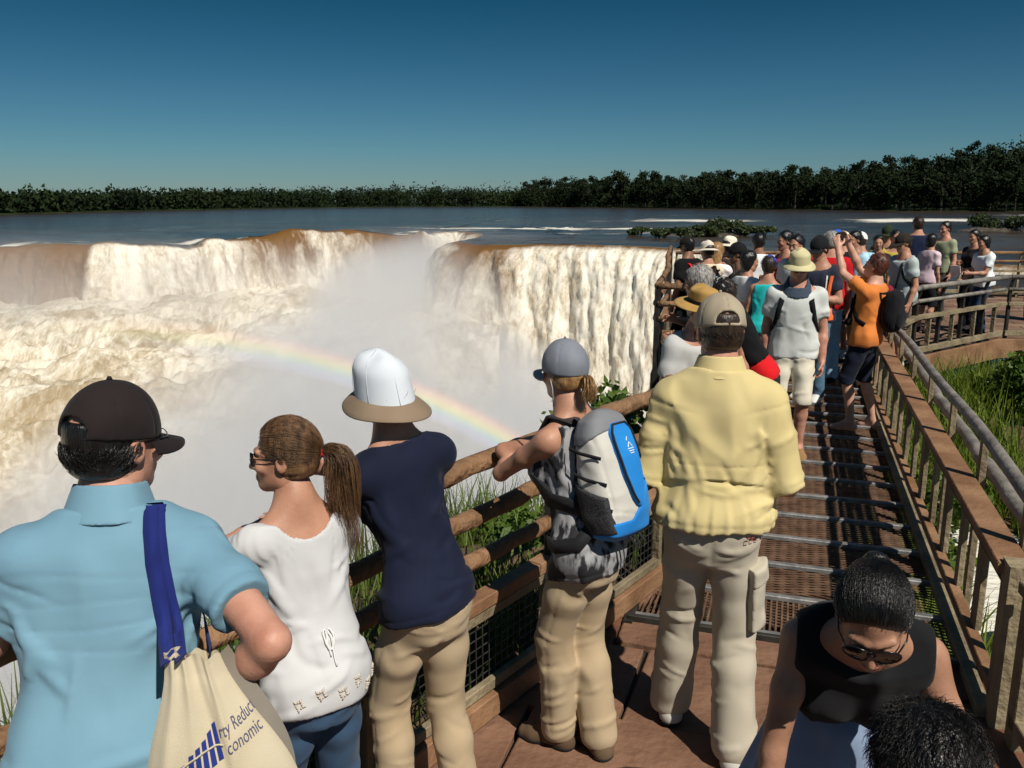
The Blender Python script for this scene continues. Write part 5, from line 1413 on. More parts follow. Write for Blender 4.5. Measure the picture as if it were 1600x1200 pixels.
    def pony(s, mat, ctrl, n=220, spread=.03, r=.0013, wave=.012, tie_mat=None, tie_r=.014):
        ctrl = [np.array(q, float) for q in ctrl]; m = 14; paths = []
        base = []
        for q in range(m):
            t = q/(m-1)*(len(ctrl)-1); i = min(int(t), len(ctrl)-2); f = t-i; p0 = ctrl[max(i-1,0)]; p1 = ctrl[i]; p2 = ctrl[i+1]; p3 = ctrl[min(i+2,len(ctrl)-1)]
            base.append(.5*((2*p1)+(-p0+p2)*f+(2*p0-5*p1+4*p2-p3)*f*f+(-p0+3*p1-3*p2+p3)*f**3))
        for k_ in range(n):
            o = rng.normal(0,1,3); o /= max(1,np.linalg.norm(o)/1.6); ph = rng.uniform(0,6.3); lk = rng.integers(0,7); o2 = np.array((math.sin(lk*2.4),math.cos(lk*1.7),math.sin(lk*4.1)))*.8; end = rng.uniform(.72,1.0); pts = []
            for q in range(m):
                t = q/(m-1)*end; i = t*(m-1); a = int(min(i,m-2)); b = base[a]*(1-(i-a))+base[a+1]*(i-a)
                w = spread*(.22+min(1,t*2.2)*.9)*(1-.35*t**3); pts.append(b+(o*.55+o2*t**.7)*w+wave*t*np.array((math.sin(t*9+lk*1.3),math.cos(t*7+lk),0))+.003*np.array((math.sin(ph+t*8),math.cos(ph+t*6),0)))
            paths.append(pts)
        ob = s.strands(paths, r, mat, 'ponytail', s.hairobj, 4)
        if tie_mat is not None:
            mb = MB(); c = s.hw(ctrl[0]); ax = unit(s.hw(ctrl[1])-c); u = unit(np.cross(ax,(.1,.2,1))); w = np.cross(ax,u)
            mb.tube([c+ax*.004+(u*math.cos(a)+w*math.sin(a))*tie_r*s.hk for a in np.linspace(0,2*math.pi,17)], .0065*s.hk, 7, cap=False); mb.build('hair_tie', tie_mat, s.hairobj, True)
        return ob

FR, HR = .0085, .0045            # cloth and head mesh sizes near the camera
def world_pt(px, py, Y): return tuple(atY(px, py, Y))
def ribbon(mb, pts, w, nrm, th=.002):
    """flat strap through pts; w wide, lying against normals nrm"""
    pts = [np.array(p, float) for p in pts]; n = len(pts); L, Rr, L2, R2 = [], [], [], []
    for i in range(n):
        d = unit(pts[min(i+1,n-1)]-pts[max(i-1,0)]); nn = np.array(nrm[i] if isinstance(nrm, list) else nrm, float); sd = unit(np.cross(d, nn)); nn = np.cross(sd, d)
        L.append(pts[i]-sd*w/2+nn*th); Rr.append(pts[i]+sd*w/2+nn*th); L2.append(pts[i]-sd*w/2); R2.append(pts[i]+sd*w/2)
    v = L+Rr+R2+L2; f = []
    for i in range(n-1):
        for a, b in ((0,n),(n,2*n),(2*n,3*n),(3*n,0)): f.append((a+i, a+i+1, b+i+1, b+i))
    mb.add(v, f)


# ================================================================== the people in the front
KHAKI = cloth('khaki_cotton', (.40,.30,.185), (.46,.36,.235), scale=3)
KHAKI2 = cloth('pale_khaki', (.43,.385,.30), (.49,.44,.35), scale=3)
DENIM = cloth('blue_denim', (.020,.050,.105), (.065,.125,.215), scale=5, detail=8, bump=.4, bscale=500, contrast=(.3,.75))

# ---- man in the blue polo shirt
def blue_man():
    loc = (-.862, 1.64)
    p = Person('man in a light blue polo shirt and dark brown cap carrying a canvas tote', loc, -22, 1.75, lean=11, side=4, head=(47,4,0), bw=.93, head_k=1.02, skin='ruddy',
        armR={'ew':world_pt(424,1003,1.575),'ww':world_pt(352,1075,1.69),'hd':(-.8,.6,-.2),'pn':(0,-.5,-.8)}, armL={'ew':world_pt(-20,1005,1.65),'ww':world_pt(-95,1045,1.86)}, res=.011, hres=HR, fine_hands=True)
    p.build_body(eyes=False)
    MB_ = cloth('sky_blue_pique', (.15,.285,.375), (.185,.34,.435), scale=3, bump=.3, bscale=700)
    def ex(s, P, L, d):           # crease lines left by folding, across the upper back
        k = s.k
        for z, a in ((.40,.0014),(.345,.0012),(.30,.0014),(.25,.0011)): d = d+a*np.exp(-((L[...,2]-z*k-.008*np.sin(L[...,0]*13+z*40))/.004)**2)*(L[...,1] < 0)
        return d
    p.top(MB_, 'short', hem=-.13, ease=.017, sl_ease=.016, fold=.0075, n_fold=40, drape=.013, res=.0065, up_clip=.535, front_drop=.03, extra=ex)
    k = p.k
    def collar(P):
        L = p.tl(P); f_ = -.012*k; z = L[...,2]; r = np.hypot(L[...,0], (L[...,1]-f_)/1.02); R_ = .094-.34*(z-.505*k); d = np.abs(r-R_)-.0045
        d = smax(d, z-(.572*k-.05*np.clip(L[...,1]/.08,-.2,1)), .003); d = smax(d, (.497*k-.02*np.clip(L[...,1]/.08,-.3,1))-z, .003)
        return d
    lo, hi = p.bounds([p.neckb], .16); p.part('collar', collar, lo, hi, .004, MB_)
    p.bottom(cloth('navy_trousers',(.02,.024,.035)), res=.012); p.shoes(cloth('dark_shoe',(.02,.016,.013)))
    p.hair_shell(HAIR['black'], thick=.006, zmax=.06); p.tufts(HAIR['black'], 1700, .030, .0009, zmax=.012, low=-.078, lift=.22)
    p.cap(cloth('brown_black_cotton',(.013,.009,.010),(.020,.014,.014)), thick=.015, zb=.014, tilt=.12, visor_len=.078); p.glasses(False)
    return p
bm = blue_man()

# ---- canvas tote on his right shoulder
def tote():
    root = empty('tote_bag', world_pt(300,1020,1.54)); tag(root, 'cream canvas tote bag with navy straps and blue lettering hanging from a shoulder', 'tote bag')
    CAN = cloth('cream_canvas',(.56,.48,.33),(.64,.56,.41), scale=4, bump=.5, bscale=480)
    NAVY = cloth('navy_webbing',(.012,.020,.13),(.018,.03,.18), bump=.5, bscale=500)
    H = .40; nu, nv = 46, 40; fw = np.array([.955,.30,0]); fw /= np.linalg.norm(fw); nr = np.array([fw[1],-fw[0],0])       # across the bag, and its outward normal
    def sheet(sgn):
        u = np.linspace(-1,1,nu); t = np.linspace(0,1,nv); U,T_ = np.meshgrid(u,t,indexing='ij')
        w = .052+.072*smooth01(T_*1.3)+.012*T_
        dep = (.012+.045*smooth01(T_*1.2))*(1-U**2)**.6*(1-.8*smooth01((T_-.86)/.14))
        f = .008*np.exp(-((U+.35-.15*T_)/.10)**2)*(1-T_)+.009*np.exp(-((U-.25+.4*T_-.2)/.09)**2)*(1-.6*T_)-.006*np.exp(-((U+.05-.3*T_)/.12)**2)+.008*np.exp(-((U+.75)/.1)**2)
        f = f+.006*(fbm(np.stack([U*3,T_*2.2,U*0+sgn],-1),3)-.5)
        f = f-.004*np.exp(-((T_-.115)/.010)**2)
        x = U*w+.055*T_+.02*U*T_; n_ = sgn*(dep+f*(1 if sgn > 0 else -1)*sgn)
        z = -H*T_-.012*U*(1-T_)+ .006*np.sin(U*9)*(1-T_)**3
        return x[...,None]*fw+n_[...,None]*nr+z[...,None]*np.array([0,0,1.]), (x,n_,z)
    A, (x,n_,z) = sheet(1); B, _ = sheet(-1)
    link_mesh('front_panel', A.reshape(-1,3), grid_faces(nu,nv), CAN, root); 
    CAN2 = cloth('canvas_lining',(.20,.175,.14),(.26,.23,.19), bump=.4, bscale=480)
    link_mesh('back_panel', B.reshape(-1,3), grid_faces(nu,nv)[:,::-1], CAN, root)
    # gusset fold that stands open at the top right
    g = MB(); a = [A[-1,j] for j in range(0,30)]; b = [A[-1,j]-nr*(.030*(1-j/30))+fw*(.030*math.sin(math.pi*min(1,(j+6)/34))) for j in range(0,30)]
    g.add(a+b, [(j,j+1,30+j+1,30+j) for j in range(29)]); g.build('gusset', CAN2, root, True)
    # straps: two navy ribbons over the shoulder
    sh = np.array(bm.to_world_t((.118*bm.k, -.01, .508*bm.k))); Mx = Matrix.Translation(bm.loc)@Matrix.Rotation(bm.rz,4,'Z'); 
    shw = np.array(Mx@Vector(sh)); org = np.array(root.location)
    back = np.array((.1,-1,0)); 
    def W(px,py,Y): return np.array(world_pt(px,py,Y))-org
    Y0 = shw[1]
    def S(px, py, off=.007):
        q = bm.seen(px, py, off); return W(px,py,Y0-.1) if q is None else q-org
    cn = (.25,-1,.25)
    s1 = MB(); ribbon(s1, [S(236,792,.004), S(234,800,.006), S(234,830), S(238,880), S(246,930), S(254,975), W(262,1036,1.51)], .030, [(.1,-.3,1),(.1,-.6,.8)]+[cn]*5); s1.build('strap', NAVY, root, True)
    s2 = MB(); ribbon(s2, [S(246,792,.009), S(244,802,.010), S(246,832,.011), S(252,880,.011), S(262,930,.011), S(272,975,.012), W(283,1030,1.505)], .028, [(.1,-.3,1),(.1,-.6,.8)]+[cn]*5); s2.build('strap', NAVY, root, True)
    s3 = MB(); pts = [S(240,790,.006), W(262,800,Y0+.10), W(292,880,Y0+.12), W(318,960,Y0+.05), W(328,1024,1.54)]
    ribbon(s3, pts, .032, [(0,0,1),(.6,.8,.3),(1,.3,0),(1,-.3,0),(1,-.6,0)]); s3.build('strap', NAVY, root, True)
    # print: a barred blue emblem and two lines of lettering
    INK = cloth('blue_ink',(.02,.035,.19),(.03,.05,.25)); INK2 = cloth('slate_ink',(.10,.10,.17),(.13,.13,.21))
    def surf(a, b, off=.0022):          # a across (-1..1), b down (0..1)
        i = (a+1)/2*(nu-1); j = b*(nv-1); i0 = int(min(max(i,0),nu-2)); j0 = int(min(max(j,0),nv-2)); fi, fj = i-i0, j-j0
        q = (A[i0,j0]*(1-fi)+A[i0+1,j0]*fi)*(1-fj)+(A[i0,j0+1]*(1-fi)+A[i0+1,j0+1]*fi)*fj; return q+nr*off
    def text(body, a0, b0, size, slope, mat, name):
        cu = bpy.data.curves.new(name, 'FONT'); cu.body = body; cu.size = 1; cu.resolution_u = 3; cu.space_character = 1.0
        to = bpy.data.objects.new(name, cu); COL.objects.link(to); dg = bpy.context.evaluated_depsgraph_get(); me = bpy.data.meshes.new_from_object(to.evaluated_get(dg)); bpy.data.objects.remove(to)
        bm_ = bmesh.new(); bm_.from_mesh(me); bmesh.ops.triangulate(bm_, faces=bm_.faces); bmesh.ops.subdivide_edges(bm_, edges=bm_.edges, cuts=1); 
        V = []
        for v in bm_.verts:
            tx = v.co.x*size*.78+v.co.y*size*.12; V.append(surf(a0+tx/.118, b0-(v.co.y*size*1.25+tx*slope)/H))
        F = [tuple(v.index for v in f.verts) for f in bm_.faces] if not bm_.verts.index_update() else []
        link_mesh(name, np.array(V), F, mat, root, False); bm_.free()
    text('rty Reduct', .16, .435, .031, .40, INK2, 'lettering'); text('conomic', .22, .520, .031, .40, INK2, 'lettering')
    mb = MB()
    for q in range(6):
        a0 = -.52+q*.115; hgt = (.055,.085,.10,.11,.125,.14)[q]; b0 = .66-.022*q
        P = [surf(a0, b0), surf(a0+.082, b0-.012), surf(a0+.092, b0-hgt-.06), surf(a0+.012, b0-hgt-.045)]
        mb.add(P, [(0,1,2,3)])
    mb.build('emblem', INK, root)
    mb = MB(); pts = [surf(-.54+.72*t, .60-.085*math.sin(math.pi*(.08+.6*t))-.06*t, .004) for t in np.linspace(0,1,14)]; mb.tube(pts, .0019, 5); mb.build('emblem_arc', CAN, root)
tote()

# ---- young woman in the white blouse
def white_woman():
    p = Person('young woman in a sheer white blouse with a brown ponytail and sunglasses', (-.535, 2.12), -36, 1.57, fem=True, lean=15, side=1, head=(-54,0,0), skin='tan',
        armR={'e':(.15,.75,-.55),'f':(-.15,.9,.0)}, armL={'ew':(-.92,2.16,1.10),'ww':(-.80,2.36,1.14)}, res=.010, hres=.004, fine_hands=True, bw=.83)
    p.build_body(eyes=False)
    WH = cloth('white_gauze',(.56,.56,.57),(.65,.65,.65), scale=4, trans=.12)
    def ex(s, P, L, d):
        k = s.k; th = np.arctan2(L[...,0], L[...,1]); 
        g = np.sin(th*46+3*vnoise(L*12)); d = d-.0016*g*np.exp(-((L[...,2]-.40*k)/.05)**2)      # gathers under the neckline
        d = d+.0025*np.exp(-((L[...,2]-.305*k-.004*np.sin(th*9))/.004)**2)*0
        d = d-.003*np.exp(-((L[...,2]-.0*k)/.02)**2)
        return d
    sc = lambda s, P, L, d: smax(d, (-.105*s.k+.006*np.abs(np.sin(np.arctan2(L[...,0],L[...,1])*26)))-L[...,2], .003)       # scalloped hem
    p.top(WH, 'cap', hem=-.13, ease=.012, sl_ease=.016, fold=.0075, n_fold=44, drape=.016, res=.0065, up_clip=.47, front_drop=.10, neck=[((0,-.02,.50),(.108,.10,.115))], extra=ex, low_cut=sc)
    LACE = cloth('beige_embroidery',(.50,.44,.36),(.58,.52,.45), scale=60, bump=.6, bscale=160)
    # embroidery: small raised flowers round the lower back
    rg = np.random.default_rng(5); k = p.k
    for c0, z0 in ((-165,-.035),(170,-.05),(150,-.03),(128,-.055),(-140,-.05),(110,-.03)):
        mb = MB()
        for q in range(9):
            a = q*.698; ra = 8 if q%2 else 5; pts = [p.surf(c0+2.2*math.cos(a), z0+.006*math.sin(a), .0012), p.surf(c0+ra*.6*math.cos(a), z0+.0018*ra*math.sin(a), .0022), p.surf(c0+ra*math.cos(a), z0+.0028*ra*math.sin(a), .0008)]
            mb.tube(pts, [.0015,.0042,.001], 5)
        mb.build('embroidery', LACE, p.shirt, True)
    # bow with two loops and tails at the small of the back
    bw_ = MB(); c0 = 174
    for sg in (-1,1): bw_.tube([p.surf(c0+sg*(1.2+5.0*math.sin(a)), .135-.030*(1-math.cos(a))*.9+.012*math.sin(a), .006) for a in np.linspace(0,2*math.pi*.93,14)], .0028, 6)
    for sg, L_ in ((-1,.105),(1,.075)): bw_.tube([p.surf(c0+sg*(1+2.0*t+1.2*math.sin(t*5)), .135-L_*t, .005) for t in np.linspace(0,1,10)], .0026, 6)
    bw_.build('bow', M('white_cord',(.62,.62,.61),rough=.8), p.shirt, True)
    p.bottom(DENIM, res=.008, ease=(.008,.012,.02), waist=.0, fold=.008)
    H = HAIR['brown']; tie = (0,-.122,.012)
    p.hair_shell(H, thick=.011, style='pony', tie=tie, noise=.002); p.comb(H, tie, 2600, .00055, .0120)
    c = np.array(tie); down = p.HA.T@np.array((0,0,-1.)); rt = p.HA.T@np.array((math.cos(p.rz),-math.sin(p.rz),0))
    ctrl = [c, c+np.array((0,-.035,.004)), c+np.array((0,-.058,-.03))+rt*.01, c+np.array((0,-.045,0))+down*.13+rt*.02, c+np.array((0,-.03,0))+down*.24+rt*.04, c+np.array((0,-.03,0))+down*.37+rt*.06]
    p.pony(H, ctrl, 1300, .040, .0007, .020, cloth('red_elastic',(.55,.01,.02)))
    p.glasses(); return p
white_woman()

# ---- woman in navy with the two-tone hat
def navy_woman():
    p = Person('woman in a navy top and khaki trousers with a white hat with tan brim', (-.265, 2.47), -36, 1.70, fem=True, lean=12, side=-6, head=(-12,8,-3), skin='tan', bw=.84,
        armR={'e':(-.02,.85,-.5),'f':(-.75,.6,.1)}, armL={'ew':world_pt(548,795,2.66),'ww':world_pt(496,822,2.72)}, res=.011, hres=.005, fine_hands=True, legs=((-.10,.05,-5),(.09,-.06,10)))
    p.build_body(eyes=False)
    p.top(cloth('navy_knit',(.006,.009,.024),(.010,.014,.036), bump=.35, bscale=520, rough=.8), '34', hem=-.06, ease=.007, sl_ease=.012, fold=.0070, n_fold=44, drape=.014, res=.0075, up_clip=.50, front_drop=.03, neck=[((0,-.015,.545),(.088,.082,.080))])
    p.bottom(KHAKI, res=.008, ease=(.006,.014,.030), waist=.09, fold=.0065)
    p.hair_shell(HAIR['dark'], thick=.004, zmax=-.005); p.tufts(HAIR['dark'], 500, .035, .001, zmax=-.035, low=-.085)
    p.brim_hat(cloth('white_cotton',(.58,.62,.68),(.66,.69,.73), bump=.3), crown_h=.163, crown_r=(.093,.114), brim=.048, droop=.85, z0=-.026, flat=.50, brim_mat=cloth('tan_brim',(.20,.145,.095),(.26,.19,.13)), tilt=.25, taper=.86, wave=.004)
    ob = p.capobj
    mb = MB()
    for q in range(6):             # panel seams of the crown
        a = q*math.pi/3+.3; mb.tube([p.hw((.094*f*math.sin(a), -.012+.116*f*math.cos(a), -.026+.163*t+.25*(-.012+.116*f*math.cos(a)))) for t, f in ((.0,1.01),(.2,.98),(.4,.95),(.6,.895),(.78,.745),(.92,.43),(1.0,.06))], .0007, 5)
    mb.build('seam', cloth('white_thread',(.62,.66,.72)), ob, True)
    p.shoes(cloth('dark_shoe',(.02,.016,.013))); return p
navy_woman()

# ---- hiker with the blue and grey backpack
def hiker():
    p = Person('woman in a grey cap and patterned tank top wearing a backpack', (.275, 2.92), -50, 1.65, fem=True, lean=13, side=2, twist=8, head=(12,2,0), skin='tan', bw=.87,
        armR={'ew':world_pt(786,704,3.19),'ww':(.16,3.36,1.16)}, armL={'e':(-.05,.75,-.55),'f':(-.9,.4,.1)}, res=.011, hres=.005, fine_hands=True, legs=((.0,.12,-10),(.06,-.03,25)))
    p.build_body(eyes=False)
    PAT = M('dark_pattern', (.02,.02,.024), (.30,.30,.31), scale=16, stretch=(1.4,1.4,.5), detail=3, rough=.8, contrast=(.46,.54), bump=.3, bscale=400)
    p.top(PAT, 'none', hem=-.12, ease=.012, fold=.006, n_fold=40, res=.0075, up_clip=.47, armhole=.075, neck=[((0,.02,.49),(.085,.09,.08))])
    p.bottom(KHAKI, res=.008, ease=(.010,.020,.040), waist=.05, fold=.0075)
    p.shoes(cloth('brown_leather',(.085,.052,.03),(.13,.085,.05)), res=.006, sole=cloth('rubber_sole',(.012,.012,.012)))
    H = HAIR['blond']; tie = (0,-.118,-.02)
    p.hair_shell(H, thick=.005, style='short', noise=.002, zmax=.0); p.comb(H, tie, 500, .0008, .007, front=.05, zmax=-.005)
    c = np.array(tie); p.pony(H, [c, c+np.array((0,-.03,.008)), c+np.array((-.005,-.048,-.02)), c+np.array((-.01,-.04,-.065)), c+np.array((-.012,-.02,-.085))], 260, .022, .0013, .008)
    p.cap(cloth('grey_nylon',(.17,.185,.22),(.22,.235,.27), rough=.6), thick=.014, zb=.0, tilt=.02, visor_len=.07, opening=False, back_drop=.012)
    mb = MB()
    for sg in (-1,1):
        mb = MB(); mb.tube([p.hw((sg*.082,.0,.01)), p.hw((sg*.088,-.03,-.06)), p.hw((sg*.075,-.02,-.14))], .0022, 5); mb.build('chin_cord', cloth('cord',(.35,.35,.36)), p.capobj, True)
    # ---- her backpack
    root = empty('backpack', (0,0,0)); root.location = p.loc; root.rotation_euler = (0,0,p.rz); tag(root, 'grey, cream and blue hiking backpack with black mesh side pocket and dangling straps', 'backpack')
    CR = cloth('cream_nylon',(.50,.48,.43),(.58,.56,.51), rough=.55, bump=.3, bscale=300); GY = cloth('grey_ripstop',(.17,.175,.19),(.22,.225,.24), rough=.55, bump=.3, bscale=300)
    BL = cloth('bright_blue_nylon',(.010,.17,.52),(.02,.23,.62), rough=.5, bump=.2, bscale=300); BK = cloth('black_webbing',(.012,.012,.014),(.022,.022,.025), rough=.6, bump=.5, bscale=300)
    k = p.k
    # pack coordinates: x right, y out of the back (0 = against it), z up from the hips
    kp = k*.88
    def pc(P): L = p.tl(P); return np.stack([L[...,0]/kp, -(L[...,1]+.088*k)/kp, (L[...,2]-.055*k)/kp], -1)
    def pw(q): return p.to_world_t((q[0]*kp, -q[1]*kp-.088*k, q[2]*kp+.055*k))
    PT = np.array([(-.03,.10,.05),(.0,.135,.085),(.08,.150,.105),(.2,.150,.105),(.32,.140,.095),(.42,.125,.075),(.48,.10,.055),(.515,.06,.03)])
    wr = np.random.default_rng(11); 
    def base(Q, g=0.0):
        z = Q[...,2]; a = np.interp(z,PT[:,0],PT[:,1])+g; b = np.interp(z,PT[:,0],PT[:,2])+g; n = 2.8
        q = ((np.abs(Q[...,0])/a)**n+(np.abs(Q[...,1]-.085)/b)**n)**(1/n); d = (q-1)*np.minimum(a,b)
        return smax(d, np.maximum(z-.515-g, -.03-g-z), .04)
    def tear(Q):                 # outline of the upper blue pocket, seen from behind
        x, z = Q[...,0], Q[...,2]; w = np.interp(z,[.10,.16,.24,.34,.42,.46],[.01,.045,.062,.070,.066,.04]); return np.maximum(np.abs(x-.02)-w, np.maximum(.10-z, z-.46))
    def wrink(P, a=.003): return a*(vnoise(P*26)-.5)+a*1.4*(ridged(P*np.array((13,13,20),np.float32)+vnoise(P*9)[...,None]*1.4)-.5)
    def seams(Q): x, z = Q[...,0], Q[...,2]; return .004*np.exp(-((np.abs(x)-.115)/.005)**2)+.004*np.exp(-((z-.07-.3*np.abs(x))/.005)**2)
    body = lambda P: (lambda Q: base(Q)+seams(Q)-wrink(P))(pc(P))
    pts = [pw((sx*.16,y,z)) for sx in (-1,1) for y in (-.02,.22) for z in (-.06,.54)]; lo, hi = p.bounds(pts, .03)
    def add(name, fn, mat, par=root, res=.0065):
        V,F = surface_nets(fn, lo, hi, res); return link_mesh(name, V, F, mat, par) if len(V) else None
    add('pack_body', body, CR)
    add('lid', lambda P: (lambda Q: smax(base(Q,.007)-wrink(P,.002), np.maximum((.395-.35*np.clip(Q[...,1]-.10,0,1)*0+.55*np.clip(Q[...,1]-.08,0,.2)+.10*Q[...,0])-Q[...,2], -1), .004))(pc(P)), GY)
    pk = add('pocket', lambda P: (lambda Q: smax(base(Q,.020)-wrink(P,.0012), np.maximum(tear(Q), .10-Q[...,1]), .012))(pc(P)), BL)
    add('base_panel', lambda P: (lambda Q: smax(base(Q,.008)-wrink(P,.002), np.maximum(Q[...,2]-(.055+.9*np.clip(Q[...,0]+.03,0,.2)), .035-Q[...,1]), .005))(pc(P)), BL)
    MS = M('black_mesh_cloth',(.015,.015,.017),(.05,.05,.055), scale=160, detail=1, rough=.7, bump=.6, bscale=320)
    for sg in (-1,1): add('side_pocket', lambda P: (lambda Q: smax(base(Q,.013)-wrink(P,.003), np.maximum(np.maximum(.105-sg*Q[...,0], Q[...,2]-.20+.4*(Q[...,1]-.08)), np.maximum(.01-Q[...,2], np.abs(Q[...,1]-.085)-.075)), .006))(pc(P)), MS)
    # zip round the blue pocket, straps, webbing, emblem
    z = MB(); zz = []
    for t in np.linspace(.12,.455,12): zz.append((-np.interp(t,[.10,.16,.24,.34,.42,.46],[.01,.045,.062,.070,.066,.04])+.024, t))
    zz += [(np.interp(t,[.10,.16,.24,.34,.42,.46],[.01,.045,.062,.070,.066,.04])+.016, t) for t in np.linspace(.455,.30,5)]
    def back_y(x, z_): a = np.interp(z_,PT[:,0],PT[:,1])+.02; b = np.interp(z_,PT[:,0],PT[:,2])+.02; return .085+b*max(0,1-(abs(x)/a)**2.8)**(1/2.8)
    z.tube([pw((x, back_y(x,t)+.001, t)) for x,t in zz], .0042, 6); z.build('zip', BK, pk, True)
    em = MB()
    for x0,x1,z0,z1 in ((.018,.032,.352,.372),(.032,.046,.372,.352),(.012,.052,.345,.345),(.016,.048,.335,.335),(.02,.03,.380,.395),(.02,.044,.326,.326)): em.tube([pw((x0,back_y(x0,z0)+.002,z0)),pw((x1,back_y(x1,z1)+.002,z1))], .0016, 5)
    em.build('emblem', cloth('white_print',(.7,.72,.74)), pk)
    st = MB()
    for sg in (-1,1):
        ptsS = [pw((sg*.075,.02,.47)), p.tp(sg*150,.475,.03), p.to_world_t((sg*.095*k,-.005*k,.505*k)), p.tp(sg*38,.40,.032), p.tp(sg*48,.30,.040), p.tp(sg*80,.20,.035), pw((sg*.13,.01,.12))]
        ribbon(st, ptsS, .055, [tuple(-p.A[:,1]), tuple(p.A[:,2]-p.A[:,1]), tuple(p.A[:,2]), tuple(p.A[:,1]+p.A[:,2]), tuple(p.A[:,1]), tuple(p.A[:,0]*sg), tuple(p.A[:,0]*sg)], .010)
    st.build('shoulder_strap', BK, root, True)
    st = MB()
    for sg in (-1,1): ribbon(st, [pw((sg*.125,.03,.03)), p.tp(sg*120,.035,.045), p.tp(sg*80,.03,.050), p.tp(sg*40,.03,.050), p.tp(sg*5,.03,.05)], .05, [tuple(p.A[:,0]*sg)]*4+[tuple(p.A[:,1])], .008)
    st.build('hip_belt', BK, root, True)
    st = MB()
    q0 = p.tp(62,.05,.055); 
    for dx, L_, w in ((0,.42,.022),(.03,.36,.03),(-.02,.27,.018)): ribbon(st, [q0+p.A[:,1]*dx, q0+p.A[:,1]*dx+np.array((.012,-.01,-L_*.5)), q0+p.A[:,1]*dx+np.array((.0,-.03,-L_))], w, tuple(p.A[:,0]), .003)
    for x in (-.03,.0,.04): ribbon(st, [pw((x,.15,-.02)), pw((x+.01,.165,-.06)), pw((x+.015,.15,-.085))], .011, tuple(-p.A[:,1]), .002)
    st.build('webbing', BK, root, True)
    for zc in (.12,.22,.32):
        st = MB(); ribbon(st, [pw((.148,.02,zc+.02)), pw((.158,.09,zc)), pw((.12,.165,zc-.03))], .012, tuple(p.A[:,0]), .003); st.build('compression_strap', BK, root, True)
    for zc in (.14,.25,.36):
        st = MB(); ribbon(st, [pw((-.145,.02,zc+.02)), pw((-.158,.09,zc)), pw((-.125,.165,zc-.03))], .012, tuple(-p.A[:,0]), .003); st.build('compression_strap', BK, root, True)
hiker()

